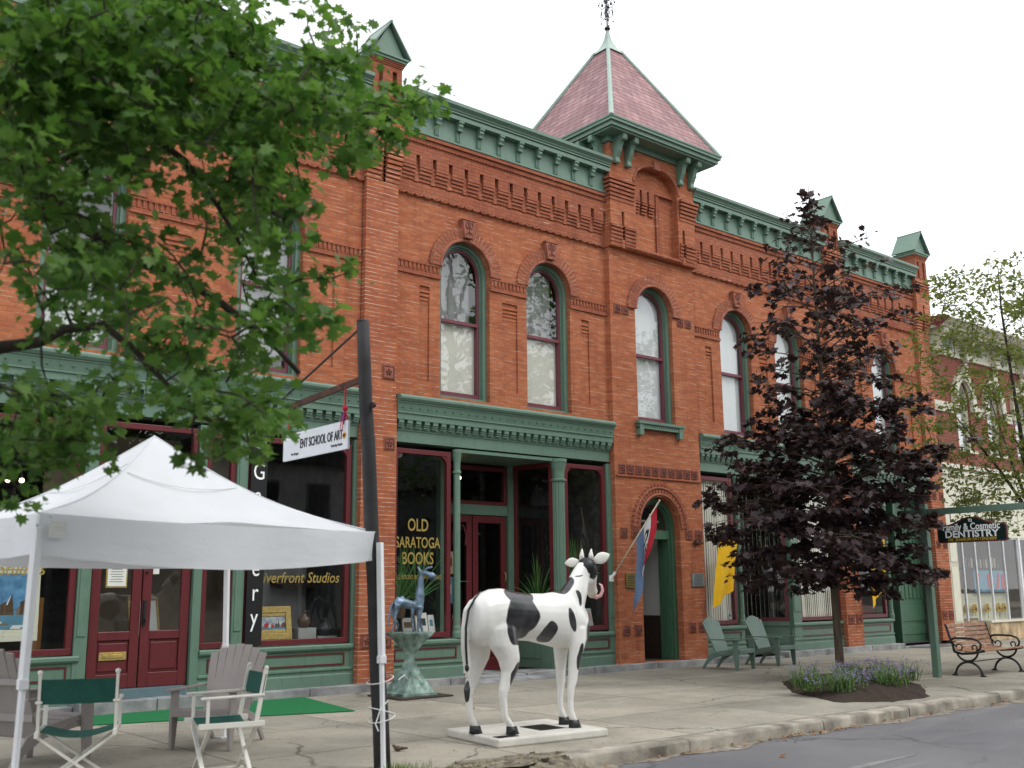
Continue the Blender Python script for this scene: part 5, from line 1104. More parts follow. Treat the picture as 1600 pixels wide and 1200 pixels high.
# books, plants and cards in the windows
rnd = random.Random(21)
def books(x, y, z, n, label, lean=.1, bw=.16, bh=.22):
    t = thing('book_row', (x, y, z), 0, label, 'books')
    xx = 0
    for k in range(n):
        th = rnd.uniform(.02, .05); h_ = bh*rnd.uniform(.8, 1.1); g = MB(); g.obox((xx+th/2, 0, h_/2), (th, bw, h_), (0, lean*rnd.uniform(-.3, 1), 0)); xx += th+.008
        g.build('book', rnd.choice(['book_blue', 'book_cream', 'paper', 'red_paint', 'green_canvas', 'vase_clay']), t, world=False)
    return t
def cover(x, y, z, w_, h_, m, m2, label, tilt=.2):
    t = thing('display_book', (x, y, z), 0, label, 'book'); g = MB(); g.box(-w_/2, w_/2, 0, .03, 0, h_); g.build('cover', m, t, world=False)
    g = MB(); g.box(-w_/2+.03, w_/2-.04, -.003, 0, h_*.35, h_*.72); g.build('cover_picture', m2, t, world=False); t.rotation_euler = (-tilt, 0, .1)
cover(10.62, .2, .88, .26, .34, 'paper', 'vase_dark', 'white book standing in the bookshop window behind the bronze sculpture')
cover(10.85, .24, .88, .14, .3, 'paper', 'book_blue', 'narrow white book at the right edge of the left bookshop window')
cover(10.35, .22, .88, .26, .26, 'interior_white', 'vase_clay', 'grey book lying behind the legs of the bronze sculpture')
cover(10.02, .22, .88, .2, .2, 'paper', 'vase_dark', 'pale book at the left edge of the bookshop window')
cover(14.62, .25, .88, .30, .34, 'paper', 'pink', 'white book with a red band in the right bookshop window')
cover(11.86, YE-.02, 1.9, .16, .42, 'book_cream', 'vase_clay', 'cream card hung on the bookshop door', 0)
cover(11.86, YE-.02, 1.35, .13, .5, 'book_blue', 'paper', 'pale blue card hung lower on the bookshop door', 0)
books(14.1, .35, .88, 7, 'row of small books in the right bookshop window', .2)
books(11.9, 1.5, .9, 8, 'books behind the bookshop door glass', .1)
def spiky(x, y, z, n, L, label, seed, up=.6):
    r2 = random.Random(seed); t = thing('spider_plant', (x, y, z), 0, label, 'plant')
    g = MB()
    for _ in range(n):
        a = r2.uniform(0, 6.28); l = L*r2.uniform(.5, 1); el = r2.uniform(.35, 1.35)*up+.2; P = []; p = Vector((0, 0, .1)); v = Vector((math.cos(a)*math.cos(el), math.sin(a)*math.cos(el)*.5, math.sin(el)))
        for k in range(7): P.append(p.copy()); p = p+v*l/6; v.z -= .13; v.normalize()
        w_ = Vector((-math.sin(a), math.cos(a)*.4, .3)).normalized()*.018
        vs = []
        for k, q in enumerate(P): ww = w_*(1-(k/6.2)**2); vs += [q-ww, q+ww]
        g.add(vs, [(2*k, 2*k+1, 2*k+3, 2*k+2) for k in range(6)])
    g.build('leaves', 'plant_green', t, world=False)
    g = MB(); g.lathe([(.09, -.12), (.13, .1), (.14, .12), (.12, .12)], n=14); g.build('pot', 'vase_clay', t, world=False)
spiky(10.15, .24, 1.25, 60, 1.15, 'long leafed houseplant at the left of the bookshop window', 1, 1.); spiky(10.55, .3, 1.3, 50, 1.2, 'arching houseplant behind the bronze sculpture', 2, 1.)
spiky(14.35, .3, 1.35, 90, 1.3, 'spiky houseplant in the right bookshop window', 3, 1.25); spiky(13.75, .75, 1.15, 60, 1.1, 'spiky houseplant behind the entrance glass', 4, 1.1)
spiky(11.95, 1.6, 1.1, 20, .4, 'small potted plant low behind the bookshop door', 5)
t = thing('red_card', (12.02, .55, .10), 0, 'white card with a red dot leaning at the bookshop doorway', 'sign card')
g = MB(); g.box(-.2, .2, 0, .02, .03, .5); g.box(-.2, .2, 0, .3, .5, .52); g.build('card', 'paper', t, world=False); g = MB(); g.tube([(-.02, -.004, .27), (-.02, .0, .27)], .055, 16); g.build('dot', 'red_dot', t, world=False); t.location = (11.62, .22, .11)
g = MB(); g.add([(0, 0, 0), (.35, -.14, 0), (.05, -.02, .1)], [(0, 1, 2)])
# slanted ramp plate at the entrance
g = MB(); g.prism([(0, .11), (0, .0), (-.42, .0), (-.42, .015)], 11.4, 13.35); o = g.build('entrance_ramp', 'bluestone'); tag(o, 'smooth grey stone ramp in front of the bookshop entrance', 'ramp')

recess(SN)
# ----- tower doorway
fr = MB()
def arch2(o, n=20):
    h = .61-o
    return [(16.54-h, .12), (16.54-h, 2.83)]+[(16.54-h*math.cos(math.pi*i/n), 2.83+(.66-o)*math.sin(math.pi*i/n)) for i in range(1, n)]+[(16.54+h, 2.83), (16.54+h, .12)]
def band2(g, o0, o1, y0, y1):
    A, B = arch2(o0), arch2(o1); m = len(A)
    g.add([(a, y0, z) for a, z in A]+[(a, y0, z) for a, z in B]+[(a, y1, z) for a, z in A]+[(a, y1, z) for a, z in B],
          [f for i in range(m-1) for f in ((i, i+1, m+i+1, m+i), (2*m+i, 3*m+i, 3*m+i+1, 2*m+i+1), (m+i, m+i+1, 3*m+i+1, 3*m+i))])
band2(fr, .004, .10, .16, .42); band2(fr, .10, .14, .22, .48); band2(fr, .14, .17, .34, .5)
fr.box(16.07, 17.01, .20, .42, 2.62, 2.80)
df = fr.build('door_frame', 'dark_green_paint', bld)
g = MB(); q = .50; g.add([(16.54-q, .33, 2.8), (16.54+q, .33, 2.8)]+[(16.54+q*math.cos(math.pi*i/16), .33, 2.83+(.55)*math.sin(math.pi*i/16)) for i in range(17)], [tuple(range(19))]); g.build('pane', 'shop_glass', df)
g = MB(); g.box(16.1, 16.98, .29, .36, 2.805, 2.84); N = 16
A = [(16.54-.47*math.cos(math.pi*i/N), 2.84+.50*math.sin(math.pi*i/N)) for i in range(N+1)]; B = [(16.54-.43*math.cos(math.pi*i/N), 2.84+.46*math.sin(math.pi*i/N)) for i in range(N+1)]
g.add([(a, .29, z) for a, z in A]+[(a, .29, z) for a, z in B], [(i, i+1, N+1+i+1, N+1+i) for i in range(N)]); g.build('fanlight_sash', 'red_paint', df)
g = MB(); put_text(g, '94', .17, (16.62, .315, 3.04)); g.keep = True; g.build('house_number', 'letter_white', df)
g = MB(); g.cur = 0; g.box(15.88, 15.93, .42, 4, .1, 3.3); 
g.build('hall_wall', 'white_plaster', bld)
g = MB(); g.box(17.15, 17.2, .5, 2.2, 1.02, 3.0); g.box(15.9, 17.2, 2.2, 2.25, 1.02, 3.0); g.box(15.9, 17.2, .42, 2.2, 2.98, 3.03); g.build('hall_wall', 'white_plaster', bld)
g = MB(); g.box(17.14, 17.2, .5, 2.2, .1, 1.02); g.box(15.9, 17.2, 2.18, 2.25, .1, 1.02); g.build('wainscot', 'brown_panel', bld)
g = MB(); g.box(15.9, 17.2, .3, 2.2, .08, .122); g.build('hall_floor', 'interior_floor', bld)
g = MB()
for r in (.66, .80): g.tube([(16.54+r*math.cos(math.pi*i/22), -.02, 2.83+(r+.05)*math.sin(math.pi*i/22)) for i in range(23)], .022, 6)
g.build('arch_rim', 'terracotta', bld)
g = MB(); n = 25
for i in range(n):
    a0 = math.pi*(i+.1)/n; a1 = math.pi*(i+.9)/n; P = []
    for yy in (-.018, .03):
        for r, a in ((.68, a0), (.88, a0), (.88, a1), (.68, a1)): P.append((16.54+r*math.cos(a), yy, 2.83+(r+.05)*math.sin(a)))
    g.add(P, [(0, 1, 2, 3), (7, 6, 5, 4), (0, 4, 5, 1), (1, 5, 6, 2), (2, 6, 7, 3), (3, 7, 4, 0)])
g.build('arch_band', 'red_brick', bld)
def plaque(x0, x1, z0, z1, m, m2, label):
    t = thing('wall_plaque', ((x0+x1)/2, -.01, z0), 0, label, 'plaque'); w_ = (x1-x0)/2; h_ = z1-z0
    g = MB(); g.box(-w_, w_, -.02, .01, 0, h_); g.build('plate', m, t, world=False, bevel=.004)
    g = MB()
    for k in range(5): g.box(-w_*.7, w_*(.7-.1*(k % 2)), -.024, -.02, h_*(.18+.15*k), h_*(.18+.15*k)+.012)
    g.box(-w_*.92, w_*.92, -.023, -.02, .012, .018); g.box(-w_*.92, w_*.92, -.023, -.02, h_-.018, h_-.012)
    g.build('raised_lines', m2, t, world=False)
plaque(15.43, 15.74, 1.60, 1.90, 'plaque_brass', 'plaque_dark', 'small brass plaque on the brick left of the arched doorway')
plaque(17.45, 17.84, 1.62, 1.90, 'plaque_stone', 'plaque_dark', 'grey green plaque on the brick right of the arched doorway')
# lamp bracket ornament on the brick by the doorway
g = MB(); g.tube([(17.86, -.02, 2.55), (17.70, -.05, 2.56), (17.6, -.04, 2.53)], .014, 6); g.ball((17.62, -.05, 2.55), .06, 8, 5); g.ball((17.58, -.05, 2.60), .03, 8, 5); g.ball((17.72, -.05, 2.60), .025, 8, 5)
o = g.build('iron_hook', 'rust_iron', smooth=True); tag(o, 'small rusty iron hook on the brick right of the arched doorway', 'hook')

SN = snap()
# ----- right shop with vertical blinds
bulkhead(17.7, 19.20); shop_window(17.86, 19.00, .80, 4.05); column(19.14, .06, .03, .78)
post(20.28, 20.42, .06, 4.12, 1.05, 1.2); g = MB(); g.box(19.2, 20.9, 1.07, 1.2, 3.04, 3.24); g.build('transom_bar', 'green_paint', bld)
shop_window(19.25, 20.28, 3.24, 4.0, 1.1, .07, corner=False); d5 = leaf_door(19.42, 20.26, .06, 3.03, 1.1)
splay(20.45, 1.1, 21.02, .12, .80, 4.05)
post(21.0, 21.32); shop_window(21.32, 23.05, .80, 4.05); bulkhead(20.95, 23.18); post(23.05, 23.18)
def blinds(x0, x1, y, label, seed):
    r2 = random.Random(seed); t = thing('vertical_blinds', ((x0+x1)/2, y, .85), 0, label, 'blinds'); g = MB(); x = x0
    while x < x1:
        a = r2.uniform(.03, .34); h = .043; g.add([(x-h*math.cos(a), y-h*math.sin(a), .85), (x+h*math.cos(a), y+h*math.sin(a), .85), (x+h*math.cos(a), y+h*math.sin(a), 3.95), (x-h*math.cos(a), y-h*math.sin(a), 3.95)], [(0, 1, 2, 3)]); x += .078
    g.build('slats', 'blind_cream', t); g = MB(); g.box(x0, x1, y-.03, y+.03, 3.95, 4.0); g.build('rail', 'paper', t)
blinds(18.0, 18.95, .12, 'pale vertical blinds behind the yellow banner', 1); blinds(21.4, 23.0, .12, 'pale vertical blinds in the window behind the purple tree trunk', 2)
p = MB(); 
g = MB(); rnd = random.Random(5)
for k in range(10):
    s = .08+.09*k; x_ = 20.50+.5*s/1.; q = Vector((20.60+.55*s*.98, 1.1-.98*s*1.0, 0)); g.add([(q.x-.03, q.y, .85), (q.x+.05, q.y+.05, .85), (q.x+.05, q.y+.05, 3.95), (q.x-.03, q.y, 3.95)], [(0, 1, 2, 3)])
t = thing('vertical_blinds', (20.9, .7, .85), 0, 'pale vertical blinds in the slanting glass beside the recessed door', 'blinds'); g.build('slats', 'blind_cream', t)
t = thing('spray_bottle', (18.82, .15, .86), 0, 'small blue bottle on the window ledge under the yellow banner', 'bottle')
g = MB(); g.lathe([(.045, 0), (.05, .02), (.05, .13), (.02, .17)], n=12); g.build('body', 'bottle_blue', t, world=False, smooth=True); g = MB(); g.lathe([(.02, .17), (.02, .21)], n=8); g.box(-.05, .03, -.012, .012, .21, .24); g.build('nozzle', 'paper', t, world=False); g = MB(); g.box(-.04, .04, -.053, -.048, .04, .10); g.build('sticker', 'paper', t, world=False)
# ----- far right shop
bulkhead(23.7, 25.30); shop_window(23.84, 25.12, .80, 4.05); column(25.27, .06, .03, .78)
g = MB(); g.box(23.95, 25.2, .7, .75, .8, 2.0); o = g.build('counter_screen', 'interior_white'); tag(o, 'pale screen standing inside the window beyond the purple tree', 'screen')
shop_window(25.35, 26.0, 1.0, 4.0, .95, .1, corner=False)
g = MB(); g.box(25.35, 26.05, .97, 1.05, .05, 1.0); g.build('door', 'red_paint', bld)
g = MB(); g.box(26.1, 27.72, .35, .45, .05, 4.12); g.box(26.02, 26.12, .2, 1.1, .05, 4.12)
for k in range(6): g.box(26.35+.2*k, 26.50+.2*k, .33, .35, 1.25, 3.6)
g.box(26.3, 27.5, .33, .35, .3, .55); g.box(26.3, 27.5, .33, .35, .65, 1.05); g.box(27.6, 27.74, .05, .4, .05, 4.12)
g.build('side_door', 'dark_green_paint', bld, bevel=.006)
o = flatthing('door_mat', 'grey rubber mat before the far green door', 'door mat', ['asphalt'], [(0, 25.9, 27.3, -.6, .2, .003, .018)])

recess(SN)
# ============================================================= NEIGHBOUR
nb = thing('neighbouring_building', (33, 0, 0), 0, 'dull red brick building with cream bracketed cornice and cream shopfront beyond the orange block', 'building')
NX0, NX1 = 28.47, 40.
mb = MB()
nw = [(30.35, .42), (32.25, .42), (34.1, .42), (36.0, .42), (37.9, .42)]
panel(mb, rect(NX0, NX1, 5.05, 8.35), [arch_loop(c, h, 5.55, 7.05, rz=.62) for c, h in nw], .15, [.25]*5)
mb.box(NX0, NX1, .3, 10, 8.3, 8.6); mb.box(NX1-.3, NX1, .3, 10, 0, 8.6)
mb.build('wall', 'neighbour_brick', nb)
for c, h in nw:
    g = MB(); ring_prof(c, h-.01, 5.55, 7.05, .6, .07, .22, .34, g); g.box(c-h, c+h, .23, .34, 6.42, 6.48); g.box(c-h-.08, c+h+.08, .05, .3, 5.47, 5.55); wn_ = g.build('window', 'pale_cream', nb)
    # heavy cream hood
    g = MB(); N = 18
    A = [(c-(h+.25)*math.cos(math.pi*i/N), 7.0+.93*math.sin(math.pi*i/N)) for i in range(N+1)]; B = [(c-(h+.02)*math.cos(math.pi*i/N), 7.0+.66*math.sin(math.pi*i/N)) for i in range(N+1)]
    A = [(A[0][0], 6.75)]+A+[(A[-1][0], 6.75)]; B = [(B[0][0], 6.75)]+B+[(B[-1][0], 6.75)]; m_ = len(A)
    g.add([(a, .02, z) for a, z in A]+[(a, .02, z) for a, z in B]+[(a, .16, z) for a, z in A]+[(a, .16, z) for a, z in B], [f for i in range(m_-1) for f in ((i, i+1, m_+i+1, m_+i), (i, 2*m_+i, 2*m_+i+1, i+1), (m_+i, m_+i+1, 3*m_+i+1, 3*m_+i))]+[(0, m_, 3*m_, 2*m_), (m_-1, 2*m_-1, 4*m_-1, 3*m_-1)])
    g.box(c-.13, c+.13, -.05, .15, 7.75, 8.08); g.ball((c, -.03, 8.08), .1, 8, 5)
    g.build('hood', 'cream_paint', wn_, bevel=.01)
    p = MB(); p.add([(c-h, .3, 5.6), (c+h, .3, 5.6)]+[(c+h*math.cos(math.pi*i/12), .3, 7.05+.6*math.sin(math.pi*i/12)) for i in range(13)], [tuple(range(15))]); p.build('pane', 'old_glass', wn_)
    p = MB(); p.box(c-h, c+h, .36, .4, 5.5, 7.7); p.build('blind', 'shade_grey', wn_)
g = MB()
ed = [NX0]+[v for c, h in nw for v in (c-h-.25, c+h+.25)]+[NX1]
for i in range(0, len(ed), 2):
    g.box(ed[i], ed[i+1], .10, .16, 6.62, 6.92)
    x = ed[i]+.1
    while x < ed[i+1]-.1: g.ball((x, .10, 6.77), .045, 6, 4); x += .16
g.build('band_course', 'cream_paint', nb)
g = MB(); g.prism([(.3, 8.35), (.08, 8.35), (.08, 8.43), (.12, 8.45), (.12, 9.0), (-.42, 9.03), (-.42, 9.08), (-.52, 9.12), (-.60, 9.22), (-.64, 9.22), (-.64, 9.27), (.3, 9.36)], NX0+.02, NX1); g.build('cornice', 'cream_paint', nb)
g = MB(); g.prism([(.28, 9.30), (-.30, 9.0), (-.66, 9.24), (-.62, 9.30), (.28, 9.40)], NX0-.0, NX0+.02); g.build('cornice_end', 'maroon_sash', nb)
for k in range(7):
    x = 28.75+1.87*k; g = MB(); g.prism([(.12, 9.02), (-.38, 9.02), (-.40, 8.92), (-.30, 8.84), (-.26, 8.72), (-.05, 8.5), (-.02, 8.38), (-.06, 8.28), (.12, 8.22)], x-.1, x+.1); g.tube([(x-.13, -.3, 8.93), (x+.13, -.3, 8.93)], .09, 10); g.tube([(x-.12, 0, 8.32), (x+.12, 0, 8.32)], .07, 10); g.build('bracket', 'cream_paint', nb, bevel=.01)
    g = MB(); xc = x+.93
    g.tube([(xc+.10*math.cos(a), .10, 8.70+.14*math.sin(a)) for a in [i*math.pi/8 for i in range(17)]], .022, 6); g.box(xc-.26, xc-.21, .09, .13, 8.56, 8.84); g.box(xc+.21, xc+.26, .09, .13, 8.56, 8.84); g.box(xc-.17, xc-.155, .09, .13, 8.6, 8.8); g.box(xc+.155, xc+.17, .09, .13, 8.6, 8.8)
    g.build('frieze_ring', 'pale_green_metal', nb)
    g = MB()
    for j in range(5): g.box(x+.25+.30*j, x+.37+.30*j, -.34, .12, 8.92, 9.025)
    g.build('dentil', 'cream_paint', nb)
# cream fascia band above the shop
g = MB(); g.box(NX0, NX1, .10, .2, 3.05, 5.02); g.box(NX0, NX1, .02, .2, 4.75, 4.86); g.box(NX0, NX1, -.04, .2, 4.94, 5.05)
x = NX0+.1
while x < NX1: g.box(x, x+.06, .08, .1, 3.15, 4.7); x += .75
g.box(NX0, NX1, .04, .2, 3.0, 3.12); g.build('fascia', 'pale_cream', nb)
g = MB(); g.box(NX0, 28.98, .02, .3, 0, 3.0) ; g.build('wall_pier', 'cream_paint', nb)
g = MB(); g.box(28.55, 28.9, .005, .02, .6, 2.1); g.box(28.55, 28.9, .005, .02, 2.25, 2.9); g.build('pier_panel', 'pale_cream', nb)
g = MB(); g.box(28.3, 28.47, .02, .3, 0.1, 3.0)
g.build('brick_edge', 'pier_brick', nb)
g = MB(); g.box(28.98, 30.5, .35, .6, 0, .65); g.box(30.5, NX1, .0, .5, 0, .52); g.build('stall_riser', 'tan_stone', nb, bevel=.015)
g = MB(); g.box(28.98, 30.5, .3, .6, .65, .70); g.box(30.5, NX1, -.04, .5, .52, .58); g.build('sill', 'pale_cream', nb)
g = MB()
for x in (28.98, 29.35, 30.1, 30.95, 31.85, 32.75, 34.3, 35.9, 37.5): g.box(x, x+.045, .06, .12, .58, 3.0)
for x in (32.8,): g.box(x, x+.10, .02, .14, .58, 3.0)
g.box(28.98, NX1, .06, .12, 2.96, 3.02); sw = g.build('shop_window', 'white_metal', nb)
p = MB(); p.add([(29, .09, .58), (NX1, .09, .58), (NX1, .09, 3.0), (29, .09, 3.0)], [(0, 1, 2, 3)]); p.build('pane', 'shop_glass', sw)
g = MB(); g.box(28.5, 39.9, 2.6, 2.7, .1, 3.1); g.box(28.5, 39.9, .3, 2.7, 0, .5); g.box(28.5, 39.9, .3, 2.7, 3.05, 3.1); g.build('shop_interior', 'interior_tan', nb)
g = MB(); g.box(29.9, 32.7, .5, .54, .55, 1.35); g.build('display_panel', 'pale_cream', nb)
t = thing('window_poster', (31.6, .42, 1.35), 0, 'blue poster with red shapes in the neighbouring shop window', 'poster')
g = MB(); g.box(30.6, 32.7, .42, .45, 1.38, 2.02); g.build('sheet', 'picture_blue' if False else 'book_blue', t)
g = MB()
for x, a in ((30.68, .1), (31.45, -.1), (31.9, .12), (32.3, -.05)): g.prism([(x, 1.45), (x+.18, 1.5), (x+.24, 1.95), (x+.05+a, 1.9)], .405, .42, 'y')
g.build('red_shape', 'red_dot', t)
t = thing('toy_row', (31.6, .6, 2.1), 0, 'row of small dark objects on the shelf in the neighbouring shop window', 'goods')
g = MB(); g.box(30.3, 32.7, .55, .8, 2.08, 2.11); g.build('shelf', 'brown_panel', t)
rnd = random.Random(2)
for k in range(12): g = MB(); x = 30.5+.18*k; g.box(x, x+.09, .6, .7, 2.11, 2.11+rnd.uniform(.15, .32)); g.build('toy', rnd.choice(['vase_dark', 'vase_clay', 'book_cream']), t)
for k, x in enumerate((29.95, 30.45, 31.2, 31.9, 32.25)):
    t = thing('paper_sunflower', (x, .40, .62), 0, ['paper sunflower at the left end of the neighbouring window', 'second paper sunflower from the left in the neighbouring window', 'paper sunflower in the middle of the neighbouring window', 'large paper sunflower right of the middle in the neighbouring window', 'paper sunflower at the right end of the neighbouring window'][k], 'paper flower', 'paper sunflowers in the neighbouring window')
    g = MB()
    for j in range(11): a = j*2*math.pi/11; g.tube([(0, 0, .3), (.13*math.cos(a), 0, .3+.13*math.sin(a))], [.02, .035], 5)
    g.build('petals', 'yellow_letter', t, world=False); g = MB(); g.tube([(0, -.02, .3), (0, -.035, .3)], .055, 12); g.tube([(0, 0, .3), (.02, 0, 0)], .008, 5); g.build('centre', 'vase_clay', t, world=False)
# ============================================================= OBJECTS
# ---- tent
tent = thing('canopy_tent', (3.7, -5.3, 0), 0, 'white pop-up canopy tent over the sidewalk chairs in front of the gallery', 'tent')
CL, CR, CBR, CBL = Vector((2.19, -7.08, 2.17)), Vector((5.37, -6.52, 2.15)), Vector((5.30, -3.45, 2.15)), Vector((1.95, -3.9, 2.17)); PK = Vector((3.66, -5.32, 3.06))
def roof_panel(A, B, seed, g, sag=.05):
    r2 = random.Random(seed); ph = r2.uniform(0, 6)
    def P(u, v):
        e = A.lerp(B, u); p = e.lerp(PK, v); d = (PK.z-e.z)
        hip = abs(2*u-1)
        p.z = e.z+d*(v**1.0)-.16*math.sin(math.pi*v)*(1-.15*hip)-(sag*(1-hip**2))*math.sin(math.pi*min(1, v*1.2+.05))
        p.z += .012*math.sin(9*u+ph)*math.sin(7*v+ph)*(1-v)+.010*math.sin(27*u*(1-v)+9*v+ph)*(1-v)*v*2+.022*math.exp(-((u-.5)/.10)**2)*math.exp(-(v/.14)**2)
        return p
    g.grid(P, 28, 18)
g = MB()
for i, (A, B) in enumerate(((CL, CR), (CR, CBR), (CBR, CBL), (CBL, CL))): roof_panel(A, B, i, g)
g.keep = True; g.build('canopy', 'white_fabric', tent, smooth=True)
g = MB(); c0 = Vector((3.7, -5.3, 0))
for A in (CL, CR, CBR, CBL):
    g.tube([A.lerp(PK, k/14)-Vector((0, 0, .16*math.sin(math.pi*k/14)*.85))+Vector((0, 0, .002)) for k in range(15)], .007, 6)
g.build('seam', 'white_fabric', tent, smooth=True); g = MB()
for i, (A, B, h0, h1, dip) in enumerate(((CL, CR, .285, .265, .10), (CR, CBR, .27, .27, .03), (CBR, CBL, .27, .27, .03), (CBL, CL, .27, .285, .03))):
    n = (A+B)/2-c0; n.z = 0; n.normalize()
    def P(u, v):
        e = A.lerp(B, u); h = h0+(h1-h0)*u
        return e+n*(.012+.018*math.sin(u*17+i)*v+.008*math.sin(u*41+3*v)*v+.02*math.sin(math.pi*u)*v*.5)+Vector((0, 0, -(h+0*u)*v-dip*math.sin(math.pi*u)*(.2+.8*v)+.004*(1-v)))
    g.grid(P, 30, 5)
g.keep = True; g.build('valance', 'white_fabric', tent, smooth=True)
g = MB(); e = CL.lerp(CR, .035); n = Vector((.17, -.98, 0)); o = e+Vector((.02, -.04, -.11)); g.obox(o, (.12, .004, .12), (0, 0, .17)); g.build('maker_label', 'paper', tent)
g = MB()
for k in range(3): g.obox(o+Vector((0, -.004, .03-.03*k)), (.085-.02*k, .003, .008), (0, 0, .17))
g.build('label_print', 'shade_grey', tent)
for tp, bt in ((CL, (2.15, -7.1)), (CR, (5.42, -6.64)), (CBR, (5.33, -3.5)), (CBL, (1.95, -3.9))):
    g = MB(); b = Vector((bt[0], bt[1], 0)); t_ = Vector((tp.x+(.02 if tp is CR else 0), tp.y-(.05 if tp is CR else 0), tp.z-.1)); m_ = b.lerp(t_, .48)
    g.beam(m_, t_, .052, .052); g.beam(b+Vector((0, 0, .02)), m_, .036, .036); g.obox(m_, (.066, .066, .07)); g.obox(b+Vector((0, 0, .008)), (.11, .11, .016)); g.build('leg', 'white_metal', tent, bevel=.004)
g = MB()
for A, B in ((CL, CR), (CR, CBR), (CBR, CBL), (CBL, CL)):
    a = A-Vector((0, 0, .08)); b = B-Vector((0, 0, .08)); inn = (c0-(A+B)/2); inn.z = 0; inn = inn.normalized()*.07; a = a+inn; b = b+inn; m_ = (a+b)/2
    for p_, q_ in ((a, m_-Vector((0, 0, .16))), (a-Vector((0, 0, .16)), m_), (b, m_-Vector((0, 0, .16))), (b-Vector((0, 0, .16)), m_)): g.beam(p_, q_, .014, .026)
g.build('truss', 'white_metal', tent)
g = MB()
def tp(A, B, u, v):
    e = A.lerp(B, u); p = e.lerp(PK, v); p.z = e.z+(PK.z-e.z)*v-.16*math.sin(math.pi*v)*.9-.04*math.sin(math.pi*min(1, v*1.2+.05))*(1-abs(2*u-1)**2)+.014; return p
for A, B, z0, z1 in ((CL, CR, .66, .60), (CBL, CL, .56, .74)): g.tube([tp(A, B, .05+.9*k/12, z0+(z1-z0)*k/12-.05*math.sin(math.pi*k/12)) for k in range(13)], .006, 5)
g.build('cord', 'shade_grey', tent)

# ---- leaning timber pole with arm and hanging sign
pole = thing('sign_pole', (5.50, -6.48, 0), 0, 'dark weathered leaning pole with an iron arm, standing at the curb by the tent', 'pole')
b = Vector((5.505, -6.49, 0)); t_ = Vector((5.235, -6.44, 4.2))
g = MB(); g.tube([b.lerp(t_, k/10)+Vector((.006*math.sin(k*2.1), 0, 0)) for k in range(11)], [.078-.0016*k for k in range(11)], 20); g.ball(t_, .062, 16, 6, (1, 1, .35)); g.build('post', 'weathered_pole', pole, smooth=True)
g = MB(); g.obox(b.lerp(t_, .80)+Vector((.02, -.085, 0)), (.03, .03, .05)); g.ball(b.lerp(t_, .80)+Vector((.03, -.1, .0)), .02, 8, 5); g.build('bolt', 'iron', pole)
a0 = b.lerp(t_, .865)+Vector((0, .06, 0)); a1 = Vector((5.17, -4.65, 3.50))
g = MB(); g.beam(a0, a1, .035, .06); g.build('arm', 'rust_iron', pole)
g = MB(); g.tube([t_+Vector((0, .04, -.06)), a1+Vector((0, .05, .03))], .013, 6); g.build('brace', 'iron', pole)
g = MB()
for z, s in ((.80, 1), (.52, -1), (.46, 1)):
    c = b.lerp(t_, z/4.2)+Vector((-.02, -.06, 0)); P = []
    for k in range(17):
        a = 2*math.pi*k/16; P.append(c+Vector((.115*math.cos(a), .14*math.sin(a), .035*s*math.cos(a))))
    g.tube(P, .0045, 5)
g.tube([b+Vector((-.05, -.16, .62)), b+Vector((-.12, -.14, .55)), b+Vector((-.17, -.14, .42)), b+Vector((-.15, -.16, .36))], .006, 5); g.tube([b+Vector((.03, -.2, .80)), b+Vector((.1, -.2, .84)), b+Vector((.15, -.17, .80))], .005, 5)
o = g.build('tie_wire', 'shade_grey', pole)
sg = thing('hanging_sign', (5.19, -5.65, 2.97), 0, 'long white board lettered in black hanging from the leaning pole by red ribbon', 'sign')
g = MB(); g.box(5.178, 5.202, -6.30, -4.98, 2.955, 3.235); g.build('board', 'sign_white', sg, bevel=.004)
g = MB(); put_text(g, 'ENT SCHOOL OF ART', .135, (5.174, -5.78, 3.06), (0, -1, 0), font_scale=(.64, 1.0), bold=.001)
put_text(g, 'Saturday Studio', .035, (5.174, -6.1, 3.0), (0, -1, 0)); put_text(g, 'for all ages', .035, (5.174, -5.25, 3.0), (0, -1, 0)); g.keep = True; g.build('lettering', 'letter_black', sg)
g = MB(); g.obox((5.172, -6.24, 3.09), (.004, .035, .06), (.5, 0, 0)); g.obox((5.172, -6.24, 3.09), (.004, .05, .035), (.2, 0, 0)); g.build('sun_emblem', 'ribbon_orange', sg)
g = MB()
for y in (-6.22, -5.06):
    za = 3.58+(3.5-3.58)*((y+6.4)/1.75)
    g.tube([(5.19, y, 3.235), (5.195, y+.01, 3.35), (5.185, y-.01, za)], .009, 6)
g.build('rope', 'ribbon_red', sg)
g = MB()
for k in range(5): a = k*1.25; g.tube([(5.19, -6.22, 3.33), (5.19+.03*math.cos(a), -6.22+.03*math.sin(a), 3.27), (5.185+.045*math.cos(a), -6.22+.03*math.sin(a), 3.19-.02*k)], [.012, .006, .004], 5)
g.ball((5.19, -6.22, 3.36), .03, 8, 6); g.build('ribbon', 'ribbon_red', sg)
g = MB(); g.tube([(5.18, -6.22, 3.31), (5.17, -6.22, 3.24), (5.165, -6.235, 3.20)], [.018, .012, .004], 6); g.build('ribbon', 'ribbon_blue', sg)

